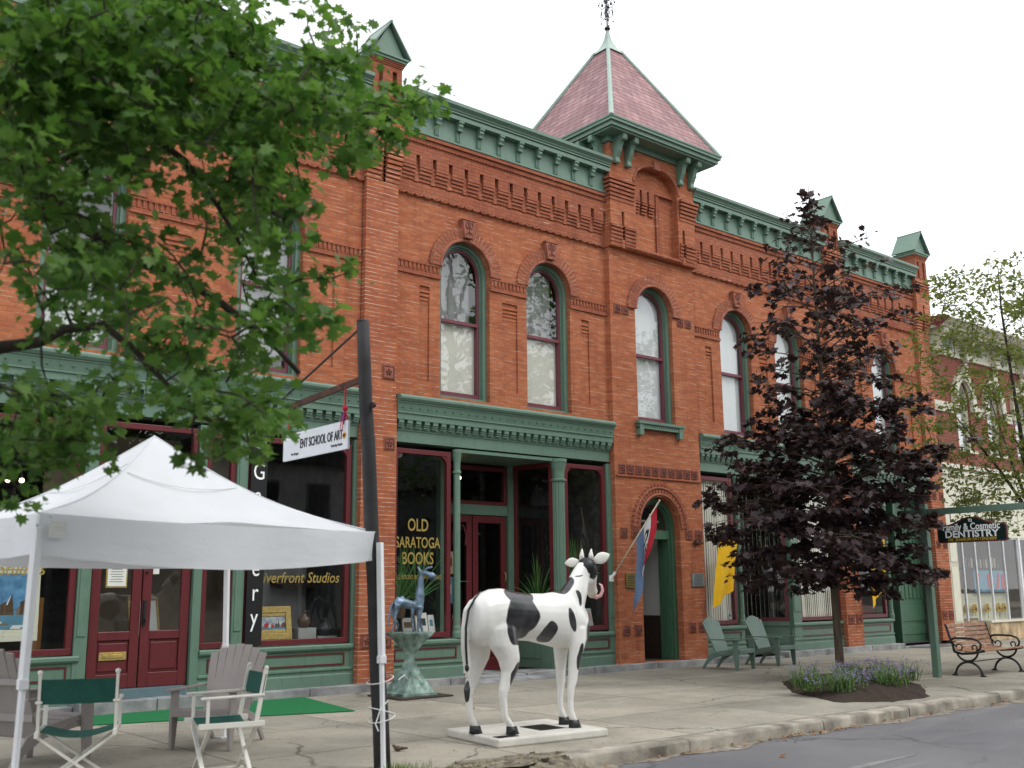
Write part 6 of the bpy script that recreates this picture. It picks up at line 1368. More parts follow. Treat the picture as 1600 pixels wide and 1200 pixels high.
# ---- chairs
def adirondack(loc, rz, m, label, group, s=1.0, w_=.62, high=1.0):
    t = thing('slatted_chair', loc, rz, label, 'chair', group)
    # facing -y: front legs at y=-.36
    g = MB(); n = 7; wd = w_-.04
    bk0, bk1 = Vector((0, .12, .26)), Vector((0, .44, 1.0*high))
    for k in range(n):
        f = (k-(n-1)/2)/((n-1)/2); xb = f*wd*.33; xt = f*wd*.46
        L = 1-.12*f*f
        p = bk0+Vector((xb, 0, 0)); q = bk0.lerp(bk1, L)+Vector((xt, 0, 0))
        g.beam(p, q, wd/n*1.02-.004 if False else .083*w_/.62, .020, up=(0, -1, .4))
    g.build('back', m, t, world=False, bevel=.006)
    g = MB(); g.beam((-wd*.44, .205, .42), (wd*.44, .205, .42), .02, .06, up=(0, 0, 1)); g.beam((-wd*.5, .345, .72), (wd*.5, .345, .72), .02, .05); g.build('back_rail', m, t, world=False)
    g = MB()
    for k in range(6): y = -.36+.088*k; g.obox((0, y, .385-.024*k), (wd, .080, .020), (-.27, 0, 0))
    g.obox((0, -.415, .355), (wd, .02, .07)); g.build('seat', m, t, world=False, bevel=.005)
    for sgn in (-1, 1):
        x = sgn*(w_/2-.01)
        g = MB(); g.prism([(-.40, 0), (-.33, 0), (-.29, .30), (-.28, .57), (-.40, .57), (-.41, .3)], x-.016, x+.016); g.build('leg', m, t, world=False, bevel=.004)
        g = MB(); g.prism([(.42, 0), (.48, 0), (.28, .28), (.02, .36), (-.38, .41), (-.38, .32), (.1, .25), (.30, .14)], x-.03*sgn-.012, x-.03*sgn+.012); g.build('leg', m, t, world=False, bevel=.004)
        g = MB(); xo = x+sgn*.02
        g.prism([(xo-.055, -.45), (xo+.045, -.47), (xo+.06, -.36), (xo+.045, -.1), (xo+.02, .34), (xo-.02, .36), (xo-.04, .0)], .57, .592, 'z'); g.build('arm', m, t, world=False, bevel=.005)
    if s != 1: t.scale = (s, s, s)
    return t
adirondack((5.04, -3.98, 0), R(-52), 'grey_plastic', 'grey slatted armchair with a fan back, behind the side-on director chair', 'grey slatted armchairs under the tent', 1.03, .66, 1.0)
adirondack((3.08, -4.0, 0), R(118), 'grey_plastic', 'grey slatted armchair at the left edge, behind the left leg of the tent', 'grey slatted armchairs under the tent', 1.12, .68, 1.0)
adirondack((17.12, -1.18, 0), R(7), 'green_plastic', 'green slatted armchair nearer the arched doorway', 'green slatted armchairs by the shopfront')
adirondack((18.62, -1.08, 0), R(4), 'green_plastic', 'green slatted armchair further from the arched doorway', 'green slatted armchairs by the shopfront')
def director(loc, rz, label, s=1.1):
    t = thing('director_chair', loc, rz, label, 'chair', 'folding director chairs under the tent'); W = .27; m = 'white_gloss_wood'
    for sgn in (-1, 1):
        x = sgn*W
        g = MB(); g.beam((x, .20, .44), (x, .27, .88), .022, .034); g.ball((x, .272, .885), .02, 8, 5); g.build('back_post', m, t, world=False)
        g = MB(); g.beam((x, -.26, .66), (x, .26, .67), .05, .02); g.build('armrest', m, t, world=False, bevel=.006)
        g = MB(); g.beam((x, -.20, .45), (x, -.20, .66), .022, .032); g.build('arm_post', m, t, world=False)
        g = MB(); g.beam((x, -.27, .44), (x, .27, .44), .03, .045); g.build('seat_rail', m, t, world=False, bevel=.004)
        g = MB(); g.beam((x, -.25, .02), (x, .25, .02), .032, .03); g.build('foot_rail', m, t, world=False, bevel=.004)
    for y in (-.19, .19):
        for sgn in (-1, 1):
            g = MB(); yy = y+.014*sgn; g.beam((-sgn*W, yy, .03), (sgn*W, yy, .42), .02, .036, up=(0, 1, 0)); g.build('leg', m, t, world=False, bevel=.004)
    g = MB(); g.grid(lambda u, v: (-W+2*W*u, -.2+.4*v, .462-.055*math.sin(math.pi*u)), 10, 3); g.build('seat', 'green_canvas', t, world=False, solid=.006)
    g = MB(); g.grid(lambda u, v: (-W-.015+(2*W+.03)*u, .238+.030*v+.02*math.sin(math.pi*u)+(-.0 if 1 else 0), .655+.18*v), 10, 3); g.build('back', 'green_canvas', t, world=False, solid=.006)
    g = MB(); g.beam((-W, -.19, .13), (W, -.19, .13), .012, .012) if False else g.beam((-W*.55, .19, .12), (W*.55, .19, .12), .014, .02); g.build('stretcher', m, t, world=False)
    t.scale = (s, s, s); return t
director((3.05, -5.62, 0), R(157), 'white and green director chair seen from behind, beside the left leg of the tent')
director((4.24, -5.84, 0), R(-101), 'white and green director chair seen from its side in front of a grey armchair', 1.06)

# ---- turf mat
g = MB(); pts = [(2.6, -.75), (4.97, -1.45), (7.75, -2.32), (8.15, .0-.16), (6.9, -.14), (6.5, -.36), (2.6, -.36)]
g.prism([(a, b) for a, b in pts], .004, .016, 'z'); o = g.build('turf_mat', 'green_turf'); c = Vector((5.3, -1.1, 0))
for v in o.data.vertices: v.co -= c
o.location = c; tag(o, 'bright green artificial grass mat on the sidewalk at the gallery doors', 'mat')

# ---- bronze sculpture
sc = thing('bronze_sculpture', (9.45, -1.12, 0), 0, 'green bronze statuette of a stylised horse on a twisted waisted pedestal by the bookshop', 'sculpture')
g = MB(); g.obox((9.45, -1.15, .012), (.95, .95, .024), (0, 0, .0)); g.build('ground_plate', 'plate_brown', sc)
g = MB(); rings = []
for z, h_, a in ((.02, .31, 0.0), (.06, .31, .0), (.075, .27, .0), (.16, .225, .08), (.30, .15, .25), (.45, .085, .55), (.55, .068, .8), (.64, .08, 1.0), (.78, .16, 1.25), (.90, .24, 1.45), (.945, .27, 1.55), (.965, .27, 1.57)):
    ring_ = []
    for k in range(32):
        q = k/8; side = int(q) % 4; f = q-int(q); cs = [(-1, -1), (1, -1), (1, 1), (-1, 1)]; c1, c2 = cs[side], cs[(side+1) % 4]
        x = c1[0]+(c2[0]-c1[0])*f; y = c1[1]+(c2[1]-c1[1])*f; d = 1-.13*math.sin(math.pi*f)*(1 if .1 < z < .9 else .3)
        x, y = x*h_*d, y*h_*d; ring_.append((9.45+x*math.cos(a)-y*math.sin(a), -1.12+x*math.sin(a)+y*math.cos(a), z))
    rings.append(ring_)
vs = [p for r in rings for p in r]; n = 32
g.add(vs, [(i*n+k, i*n+(k+1) % n, (i+1)*n+(k+1) % n, (i+1)*n+k) for i in range(len(rings)-1) for k in range(n)]+[tuple(reversed(range(n))), tuple((len(rings)-1)*n+k for k in range(n))])
g.build('pedestal', 'bronze_green', sc, smooth=False)
autosmooth(bpy.data.objects['pedestal'], 30)
def organic(name, m, parent, g, vox, sm=6, loc=None):
    o = g.build(name, m, parent, world=False, smooth=True)
    md = o.modifiers.new('r', 'REMESH'); md.mode = 'VOXEL'; md.voxel_size = vox; md.use_smooth_shade = True
    md = o.modifiers.new('s', 'SMOOTH'); md.factor = .5; md.iterations = sm
    return o
g = MB(); Zs = .965
def T(path, rad): g.tube([(x, y, z+Zs) for x, y, z in path], rad, 12)
T([(-.25, .0, .42), (-.2, 0, .46), (-.08, 0, .44), (.06, 0, .40), (.14, 0, .40)], [.05, .085, .075, .07, .07])
T([(.13, 0, .36), (.16, 0, .55), (.165, 0, .74), (.18, 0, .88), (.2, 0, .93)], [.085, .075, .055, .045, .04])
T([(.18, 0, .90), (.25, -.05, .90), (.33, -.1, .86)], [.04, .035, .05]); g.ball((.33, -.1, .85+Zs), .058, 12, 8, (1, 1, 1.15))
T([(.17, .02, .93), (.135, .03, .99), (.13, .03, 1.02)], [.024, .018, .02]); T([(.2, -.03, .93), (.26, -.06, .98), (.34, -.08, 1.0)], [.022, .02, .018])
for y in (-.06, .06):
    T([(.15, y, .38), (.15+y*.5, y*1.3, .2), (.17+y, y*1.4, 0)], [.055, .028, .02]); T([(-.22, y, .42), (-.26, y*1.2, .25), (-.22+y, y*1.3, .12), (-.26+y, y*1.3, 0)], [.05, .03, .018, .018])
T([(.04, -.02, .38), (.02, -.04, .2), (.05, -.03, 0)], [.04, .02, .016])
T([(-.29, 0, .44), (-.33, 0, .3), (-.35, 0, .08)], [.02, .018, .012]); T([(-.13, 0, .5), (-.12, 0, .55)], [.02, .03])
organic('horse_figure', 'bronze_blue', sc, g, .011, 3).rotation_euler = (0, 0, R(-18))

# ---- dentistry sign on green frame
fr = thing('street_sign_post', (18.09, -5.05, 0), 0, 'green timber post and crossbeam carrying the dentistry sign', 'post')
g = MB(); g.box(18.03, 18.15, -5.11, -4.99, 0, 3.02); g.build('post', 'green_paint', fr, bevel=.008)
g = MB(); g.box(18.03, 18.15, -7.05, -6.93, 0, 2.86); g.build('post', 'green_paint', fr, bevel=.008)
g = MB(); g.box(18.04, 18.14, -7.4, -4.55, 2.86, 2.97) ; g.box(18.035, 18.145, -5.115, -4.985, 2.97, 3.06); g.build('crossbeam', 'green_paint', fr, bevel=.006)
g = MB(); g.beam((18.09, -5.0, 2.52), (18.09, -4.68, 2.86), .06, .06, up=(1, 0, 0)); g.beam((18.09, -7.1, 2.52), (18.09, -7.35, 2.86), .06, .06, up=(1, 0, 0)); g.build('brace', 'green_paint', fr)
ds = thing('hanging_sign', (18.09, -5.9, 2.3), 0, 'dark green shaped dentist sign with a red rim and white letters', 'sign')
def outline(o, sh=0):
    W, zb, zm, zt = .63-o, 2.345+o, 2.66-o, 2.79-o; P = []
    def arc(cx, cz, r, a0, a1, n=6): return [(cx+r*math.cos(a0+(a1-a0)*i/n), cz+r*math.sin(a0+(a1-a0)*i/n)) for i in range(n+1)]
    P += arc(-W+.05, zb+.05, .05, math.pi, 1.5*math.pi, 4)+arc(W-.05, zb+.05, .05, 1.5*math.pi, 2*math.pi, 4)+arc(W-.06, zm-.06, .06, 0, math.pi/2, 4)
    for i in range(1, 16):
        t_ = i/16; x = (W-.10)*(1-2*t_); P.append((x, zm+(zt-zm)*(math.cos(math.pi*min(1, abs(x)/(W*.75)))*.5+.5)))
    P += arc(-W+.06, zm-.06, .06, math.pi/2, math.pi, 4)
    return [(-5.92-x, z) for x, z in P]
g = MB(); g.prism(outline(0), 18.072, 18.108); g.build('rim', 'red_paint', ds); g = MB(); g.prism(outline(.022), 18.066, 18.114); g.build('board', 'sign_green', ds)
g = MB(); xx = 18.063
put_text(g, '92', .075, (xx, -5.92, 2.70), (0, -1, 0), bold=.002); put_text(g, 'Family & Cosmetic', .165, (xx, -5.92, 2.565), (0, -1, 0), font_scale=(.83, 1.0), bold=.0035)
put_text(g, 'DENTISTRY', .185, (xx, -5.92, 2.435), (0, -1, 0), font_scale=(1.02, .92), bold=.005); g.keep = True; g.build('lettering', 'letter_white', ds)
g = MB(); put_text(g, 'DR. SHARON PATTENDIEN', .072, (xx, -5.92, 2.372), (0, -1, 0), font_scale=(1.0, 1), shear=.25, bold=.001); g.keep = True; g.build('lettering', 'yellow_letter', ds)
g = MB()
for y in (-5.55, -6.3): g.tube([(18.09, y, 2.70), (18.09, y, 2.86)], .008, 6)
g.build('hook', 'iron', ds)

# ---- bench
bn = thing('park_bench', (19.45, -5.3, 0), R(2), 'park bench with curled black iron ends and wooden slats facing the street', 'bench'); BL_ = .80
for sgn in (-1, 1):
    x = sgn*BL_; g = MB()
    def A(P, r=.020): g.tube([(x, a, b) for a, b in P], r, 8)
    def arc(cy_, cz, r, a0, a1, n=14): return [(cy_+r*math.cos(R(a0+(a1-a0)*i/n)), cz+r*math.sin(R(a0+(a1-a0)*i/n))) for i in range(n+1)]
    A(arc(-.02, .0, .245, 8, 172), .021)                     # lower bow of the feet
    A(arc(-.02, .46, .20, 190, 350), .019)                   # upward bow under the seat
    A([(-.27, 0), (-.265, .05)], .03); A([(.23, 0), (.225, .05)], .03)
    g.obox((x, -.275, .012), (.06, .09, .024)); g.obox((x, .235, .012), (.06, .09, .024))
    A([(.22, .42), (.24, .55), (.29, .70), (.33, .86), (.35, .90)], .022); A([(-.30, .44), (-.12, .40), (.08, .385), (.22, .42)], .022)
    A([(.27, .63), (.18, .66), (.02, .66), (-.13, .655), (-.24, .62), (-.28, .55), (-.26, .48), (-.19, .44)], .019)
    A(arc(-.16, .50, .045, -60, 220, 10), .013); A(arc(.12, .50, .055, 0, 300, 12), .012); A([(.17, .50), (.25, .60)], .012); A([(-.29, .44), (-.34, .45)], .026)
    g.build('iron_end', 'iron', bn, world=False, smooth=True)
for k in range(6):
    g = MB(); f = k/5; g.obox((0, .225+.115*f, .47+.40*f), (2*BL_+.02, .022, .062), (-.26, 0, 0)); g.build('back_slat', 'wood_slat', bn, world=False, bevel=.005)
for k in range(7):
    g = MB(); y = -.31+.078*k; z = .452-.028*math.sin(math.pi*k/6)-.0; g.obox((0, y, z), (2*BL_+.02, .060, .024), (.1 if k == 0 else 0, 0, 0)); g.build('seat_slat', 'wood_slat', bn, world=False, bevel=.005)
g = MB(); g.tube([(-BL_, -.02, .245), (BL_, -.02, .245)], .009, 6); g.build('tie_rod', 'iron', bn, world=False)

# ---- flags
fl = thing('open_flag', (15.02, -.02, 1.8), 0, 'red, white and blue open flag on a slanting pole beside the arched doorway', 'flag')
tip = Vector((15.52, -.92, 3.30)); bs = Vector((15.02, -.03, 1.81))
g = MB(); g.tube([bs, tip], .014, 8); g.ball(tip, .022, 8, 6); g.build('flagpole', 'horn_cream', fl, smooth=True)
g = MB(); g.tube([bs-(tip-bs)*.02, bs+(tip-bs)*.07], .03, 10); g.box(14.97, 15.07, -.03, 0, 1.74, 1.86); g.build('pole_bracket', 'shade_grey', fl)
def fp(u, v):
    h = tip.lerp(bs, .05+.44*u); L = (.92+.60*u)*1.0
    w2 = math.sin(v*2.2)
    p = h+Vector((0, 0, -L*v))
    d = Vector((.62, -.2, 0)).normalized()          # gather the folds towards the doorway
    side = (u-.5)*-.0
    mid = tip.lerp(bs, .05+.30)
    gather = min(1, v*1.15)**1.2*.28
    p = p+Vector(((mid.x-h.x)*gather, (mid.y-h.y)*gather, 0))
    p += Vector((.77, -.64, 0))*(.045*math.sin(9*u+2.5*v)*min(1, v*3))+Vector((.64, .77, 0))*(.07*math.cos(8*u+3*v)*min(1, v*3))
    p += Vector((-.16, .02, 0))*(v**2)*.9
    return p
g = MB(); nu, nv = 36, 30; g.grid(fp, nu, nv)
g.mi = []
for j in range(nv):
    for i in range(nu):
        u, v = (i+.5)/nu, (j+.5)/nv
        m_ = 0 if u < .30 else (1 if u < .62 else 2)
        r_ = math.hypot((u-.46)/.13, (v-.30)/.12)
        if m_ == 1 and .55 < r_ < 1.0: m_ = 3
        if m_ == 1 and .50 < v < .74 and (abs(u-.37) < .03 or (.50 < v < .54) or (.60 < v < .64 and u < .56) or (abs(u-.55) < .03 and v < .64)): m_ = 3
        g.mi.append(m_)
g.keep = True; o = g.build('cloth', ['flag_red', 'flag_white', 'flag_blue', 'letter_black'], fl, smooth=True)
def banner(pts, x, label, seed):
    t = thing('yellow_banner', (pts[0][0], -.25, pts[0][1]), 0, label, 'banner', 'yellow banners on the shopfronts'); A, B, C_, D_ = [Vector((a, -.25, b)) for a, b in pts]
    def P(u, v):
        p = A.lerp(B, u).lerp(D_.lerp(C_, u), v); p.y += .05*math.sin(7*u+seed+2*v)*(.3+.7*v)+.02*math.sin(19*u)*v; return p
    g = MB(); g.grid(P, 20, 16); g.keep = True; g.build('cloth', 'banner_yellow', t, smooth=True)
    g = MB(); g.tube([A+Vector((-.06, 0, .02)), B+Vector((.05, 0, .02))], .011, 8); g.tube([(A+B)/2+Vector((0, 0, .02)), (A+B)/2+Vector((0, .24, .03))], .011, 8); g.build('rod', 'iron', t)
banner([(18.17, 2.72), (18.82, 2.76), (18.50, 1.53), (17.82, 1.16)], 0, 'yellow cloth banner hanging in front of the blinds by the arched doorway', 1)
banner([(24.03, 2.75), (24.75, 2.8), (24.55, 1.55), (23.92, 1.02)], 0, 'yellow cloth banner behind the purple tree on the far shopfront', 2.5)
# downpipe sensor boxes on the end pier
flatthing('meter_box', 'small dark box on the brick beside the end pier', 'box', ['iron'], [(0, 28.6, 28.75, .03, .14, 5.9, 6.2)])
# leaf and bird like debris on the walk
g = MB(); g.ball((0, 0, .03), .035, 8, 6, (1.3, .8, .8)); g.tube([(.03, 0, .05), (.06, .0, .06)], [.02, .008], 6); g.tube([(-.03, 0, .03), (-.1, 0, .035)], [.018, .01], 5); g.tube([(0, .01, .0), (0, .01, .03)], .004, 4); g.tube([(0, -.01, .0), (0, -.01, .03)], .004, 4)
o = g.build('sparrow', 'vase_clay', smooth=True); o.location = (6.2, -5.7, .0); o.rotation_euler = (0, 0, 2.4); tag(o, 'tiny brown sparrow on the sidewalk left of the horse statue', 'bird')
# ============================================================= TREES AND PLANTS
MAPLE = [(0, -.5), (.10, -.30), (.34, -.42), (.30, -.18), (.52, -.02), (.30, .06), (.34, .30), (.14, .22), (0, .55), (-.14, .22), (-.34, .30), (-.30, .06), (-.52, -.02), (-.30, -.18), (-.34, -.42), (-.10, -.30)]
SIMPLE = [(0, -.5), (.22, -.15), (.20, .15), (0, .5), (-.20, .15), (-.22, -.15)]
def leaves(name, m, parent, pts, size, shape, rs, droop=.35, cup=.18, flat=.5):
    """pts: (x,y,z, outward x, outward y) leaf positions; one mesh of separate curved leaves"""
    pts = np.asarray(pts, dtype=float); n = len(pts); rng = np.random.default_rng(rs); k = len(shape)
    S_ = np.array(shape); 
    az = np.arctan2(pts[:, 4], pts[:, 3])+rng.normal(0, .9, n)
    pitch = rng.normal(-droop, .45, n); rollv = rng.normal(0, flat, n)
    f = np.stack([np.cos(az)*np.cos(pitch), np.sin(az)*np.cos(pitch), np.sin(pitch)], 1)
    s0 = np.stack([-np.sin(az), np.cos(az), np.zeros(n)], 1); u0 = np.cross(f, s0)
    s1 = s0*np.cos(rollv)[:, None]+u0*np.sin(rollv)[:, None]; u1 = np.cross(f, s1)
    sz = size*rng.uniform(.5, 1.3, n)
    P = pts[:, None, :3]+(f[:, None]*S_[None, :, 1:2]+s1[:, None]*S_[None, :, 0:1])*sz[:, None, None]
    P += u1[:, None]*(cup*(np.abs(S_[None, :, 0:1])-.15)-.10*(S_[None, :, 1:2]**2))*sz[:, None, None]
    v = P.reshape(-1, 3)
    off = Vector((0, 0, 0)); p = parent
    while p is not None: off += p.location; p = p.parent
    v = v-np.array(off)
    me = bpy.data.meshes.new(name); me.vertices.add(n*k); me.vertices.foreach_set('co', v.ravel())
    me.loops.add(n*k); me.loops.foreach_set('vertex_index', np.arange(n*k)); me.polygons.add(n)
    me.polygons.foreach_set('loop_start', np.arange(n)*k); me.polygons.foreach_set('loop_total', np.full(n, k))
    me.materials.append(M[m]); me.update(calc_edges=True); me.validate()
    o = bpy.data.objects.new(name, me); COL.objects.link(o); o.parent = parent; return o
def twigs(nodes, targets, root, g, r0=.006, kink=.05, seed=1, every=2, n=5):
    """join every target to the nearest part of the skeleton by a thin curved twig"""
    rnd = random.Random(seed); N = [Vector(p) for p in nodes]; root = Vector(root)
    arr = np.array([tuple(p) for p in N]); paths = []
    for t in sorted((Vector(t) for t in targets), key=lambda q: (q-root).length):
        rt = (t-root).length
        d = ((arr-np.array(t))**2).sum(1); ok = np.array([(Vector(a)-root).length < rt+.05 for a in arr]) if len(arr) < 4000 else None
        d = np.where(ok, d, d+4); a = Vector(arr[int(d.argmin())]); L = (t-a).length
        if L < .04: continue
        m1 = a.lerp(t, .5)+Vector((rnd.gauss(0, kink), rnd.gauss(0, kink), rnd.gauss(.04, kink)))*L
        g.tube([a, a.lerp(m1, .6), m1, m1.lerp(t, .55), t], [r0*1.5, r0*1.3, r0*1.1, r0*.9, r0*.5], n, cap=False)
        arr = np.vstack([arr, [tuple(m1)], [tuple(t)], [tuple(a.lerp(m1, .6))], [tuple(m1.lerp(t, .55))]])
    return arr
# ---- near green maple, trunk outside the left edge
rnd = random.Random(77)
tr = thing('maple_tree', (-1.3, -8.9, 0), 0, 'big green maple whose leafy branches hang over the top left of the view', 'tree')
g = MB()
g.tube([(-1.3, -8.9, -.05), (-1.28, -8.9, .4), (-1.3, -8.88, 2.0), (-1.22, -8.86, 2.9)], [.30, .22, .19, .18], 16)
limbs = [
    [(-1.22, -8.86, 2.4), (-.4, -8.7, 2.75), (.5, -8.5, 2.9), (1.35, -8.34, 2.97), (1.54, -8.38, 3.055), (1.74, -8.43, 3.106), (1.87, -8.46, 3.2), (2.08, -8.53, 3.247), (2.26, -8.59, 3.11), (2.45, -8.66, 2.9), (2.72, -8.77, 2.66)],
    [(-1.22, -8.86, 2.9), (-.5, -8.6, 3.9), (.4, -8.4, 4.35), (1.24, -8.31, 4.333), (1.45, -8.36, 4.21), (1.67, -8.41, 4.06), (1.93, -8.48, 3.88), (2.2, -8.56, 3.7), (2.47, -8.67, 3.61), (2.72, -8.77, 3.46), (3.02, -8.91, 3.22), (3.2, -9.0, 3.0)],
    [(-.5, -8.6, 3.9), (.4, -8.5, 4.9), (1.5, -8.5, 5.5), (2.44, -8.65, 5.6), (2.61, -8.72, 5.3), (2.84, -8.82, 5.14), (3.08, -8.94, 4.99), (3.42, -9.12, 4.88), (3.72, -9.31, 4.82)],
    [(1.45, -8.36, 4.3), (1.88, -8.46, 4.75), (2.22, -8.57, 4.59), (2.49, -8.67, 4.4), (2.69, -8.76, 4.11), (2.81, -8.81, 3.9), (2.93, -8.87, 3.65)],
    [(.4, -8.4, 4.35), (1.29, -8.32, 4.15), (1.73, -8.42, 4.25), (1.94, -8.48, 4.41), (2.38, -8.63, 4.39)],
    [(-1.22, -8.86, 2.9), (-1.2, -9.0, 4.5), (-.9, -9.1, 6.2), (-.3, -9.3, 7.8)], [(-1.2, -9.0, 4.5), (-.1, -9.6, 5.8), (.9, -10.0, 6.8), (2., -10, 7.4)], [(-1.2, -8.95, 3.9), (-2.3, -8.2, 5.0), (-3.0, -7.6, 6.4)], [(-1.2, -9.0, 4.1), (-2.0, -10., 5.2), (-2.6, -10.8, 6.6)],
    [(-.9, -9.1, 6.2), (.3, -8.5, 7.2), (1.4, -7.9, 7.8)]]
rad = [.062, .085, .07, .035, .035, .13, .08, .08, .08, .06]
nodes = []
for L, r in zip(limbs, rad):
    n_ = len(L); g.tube(L, [r*(1-.86*(i/(n_-1))**.8)+.004 for i in range(n_)], 9)
    for i in range(n_-1):
        for q in range(4): nodes.append(Vector(L[i]).lerp(Vector(L[i+1]), q/4))
extra = []
for _ in range(170):
    a = rnd.uniform(0, 6.28); q = rnd.uniform(.5, 1)**.6; c = Vector((-1.0+3.1*q*math.cos(a), -9.2+2.8*q*math.sin(a), 6.2+2.4*rnd.uniform(-.8, 1)*math.sqrt(1-q*q*.6)))
    if c.x > .9 and c.z < 7.2: continue
    extra.append(c)
targets = [Vector(b) for b in NEAR_BLOBS]+extra
arr = twigs(nodes, targets, (-1.2, -8.9, 3.3), g, .0055, .10, 3)
g.build('trunk', 'bark_dark', tr, smooth=True)
pts = []
for t in targets:
    n_ = rnd.randint(17, 25); R0 = rnd.uniform(.10, .21)
    for _ in range(n_):
        a = rnd.uniform(0, 6.28); q = R0*math.sqrt(rnd.random()); pts.append((t.x+q*math.cos(a), t.y+q*math.sin(a), t.z+rnd.gauss(0, .05)-.12*q, math.cos(a)+.5, math.sin(a)))
leaves('crown', 'maple_green', tr, pts, .090, MAPLE, 5, .45, .3, .55)
# two sprays resting low over the tent roof
# ---- purple maple in the planting bed
tr = thing('purple_maple_tree', (16.48, -4.14, 0), 0, 'dark purple leaved maple on a slim trunk in the flower bed', 'tree')
g = MB(); X, Y_ = 16.48, -4.14
g.tube([(X, Y_, .0), (X, Y_, .12), (X-.01, Y_, .8), (X-.02, Y_+.01, 1.7), (X+.0, Y_, 3.0), (X+.02, Y_, 5.0), (X, Y_, 7.2), (X+.02, Y_, 9.2)], [.10, .078, .070, .064, .054, .040, .022, .005], 14)
rnd = random.Random(31); pts = []; nodes = [(X, Y_, z/4) for z in range(7, 38)]; tg = []
def prof_r(z):
    K = [(1.5, .8), (1.8, 1.4), (2.3, 1.85), (3.2, 2.15), (4.2, 2.0), (5.0, 1.6), (6.2, 1.6), (7.1, 1.5), (7.9, 1.15), (8.6, .75), (9.3, .22)]
    for (a, b), (c, d) in zip(K, K[1:]):
        if a <= z <= c: return b+(d-b)*(z-a)/(c-a)
    return .1
for i in range(104):
    f = (i+.5)/104; z0 = 1.55+7.4*f**1.12; a = i*2.39996+rnd.uniform(-.35, .35)
    rise = .30+.65*f; zt = z0+rnd.uniform(.1, .5)*(1+f)
    L = prof_r(min(9.4, zt+.2))*rnd.uniform(.72, 1.14)
    P0 = Vector((X, Y_, z0)); d = Vector((math.cos(a), math.sin(a), 0)); Pm = P0+d*L*.5+Vector((0, 0, rise*L*.28)); Pe = P0+d*L+Vector((0, 0, rise*L*.38-(.18 if f < .3 else 0)))
    path = [P0, P0.lerp(Pm, .5)+Vector((0, 0, .03)), Pm, Pm.lerp(Pe, .5)+Vector((0, 0, .02)), Pe]
    r = .026*(1-f*.6); g.tube(path, [r, r*.8, r*.6, r*.4, r*.2], 6, cap=False)
    nb_ = max(2, int(L/.30))
    for k in range(nb_):
        s = .28+.72*(k+.5)/nb_; p = P0.lerp(Pm, s*2) if s < .5 else Pm.lerp(Pe, s*2-1)
        for _ in range(3 if f < .45 else 2):
            w_ = L*.20*(1.1-s*.5)+.06; q = p+Vector((rnd.gauss(0, w_*.75), rnd.gauss(0, w_*.75), rnd.gauss(.0, .10)))
            g.tube([p, p.lerp(q, .5)+Vector((0, 0, .02)), q], [.006, .005, .003], 4, cap=False)
            for _ in range(rnd.randint(12, 19) if f < .45 else (rnd.randint(5, 9) if f < .75 else rnd.randint(2, 6))):
                aa = rnd.uniform(0, 6.28); rr_ = .17*math.sqrt(rnd.random()); pts.append((q.x+rr_*math.cos(aa), q.y+rr_*math.sin(aa), q.z+rnd.gauss(0, .035)-.2*rr_, math.cos(aa)+d.x, math.sin(aa)+d.y))
g.build('trunk', 'bark_brown', tr, smooth=True)
leaves('crown', 'maple_purple', tr, pts, .145, MAPLE, 6, .42, .25, .35)
PURPLE_N = len(pts)
# ---- fine leaved street tree at the right edge
tr = thing('locust_tree', (22.6, -5.3, 0), 0, 'light small-leaved street tree reaching in from the right edge', 'tree')
g = MB(); g.tube([(22.6, -5.3, 0), (22.6, -5.3, .2), (22.55, -5.3, 1.6), (22.5, -5.3, 2.3)], [.16, .12, .10, .095], 12)
rnd = random.Random(14); nodes = []; pts = []; tg = []
mains = [[(22.5, -5.3, 2.3), (22.2, -5.1, 3.1), (21.6, -4.9, 3.9), (20.9, -4.7, 4.6), (20.5, -4.6, 5.0)], [(22.5, -5.3, 2.3), (22.1, -5.2, 4.0), (21.9, -5.2, 5.6), (21.7, -5.2, 7.3), (21.75, -5.2, 8.3)], [(22.5, -5.3, 2.3), (23.2, -5.6, 4.0), (23.9, -5.7, 5.8), (24.2, -5.8, 7.2)],
         [(22.5, -5.3, 2.3), (22.9, -4.6, 4.0), (23.2, -4.0, 6.0)], [(22.5, -5.3, 2.3), (22.2, -6.0, 3.6), (21.8, -6.4, 4.6), (21.2, -6.6, 5.2)], [(22.15, -5.2, 3.8), (21.4, -5.4, 4.4), (20.7, -5.6, 4.5)], [(22.3, -5.15, 2.9), (21.5, -5.3, 3.2), (20.6, -5.5, 3.3)]]
for L, r in zip(mains, (.05, .06, .06, .05, .045, .03, .03)):
    n_ = len(L); g.tube(L, [r*(1-.85*i/(n_-1)) for i in range(n_)], 7)
    for i in range(n_-1):
        for q in range(5): nodes.append(Vector(L[i]).lerp(Vector(L[i+1]), q/5))
for _ in range(780):
    a = rnd.uniform(0, 6.28); q = rnd.random()**.5; z = rnd.uniform(2.7, 8.2)
    Rm = 2.35*math.sin(math.pi*min(1, max(0, (z-1.8)/7.6)))**.6
    c = Vector((22.0+Rm*q*math.cos(a), -5.3+Rm*q*math.sin(a), z))
    if rnd.random() < .22: continue
    tg.append(c)
twigs(nodes, tg, (22.5, -5.3, 2.3), g, .005, .1, 4, n=4)
g.build('trunk', 'bark_dark', tr, smooth=True)
for t in tg:
    for _ in range(rnd.randint(16, 26)):
        a = rnd.uniform(0, 6.28); q = .24*math.sqrt(rnd.random()); pts.append((t.x+q*math.cos(a), t.y+q*math.sin(a), t.z+rnd.gauss(0, .07), math.cos(a), math.sin(a)))
leaves('crown', 'locust_green', tr, pts, .12, SIMPLE, 7, .2, .1, .6)

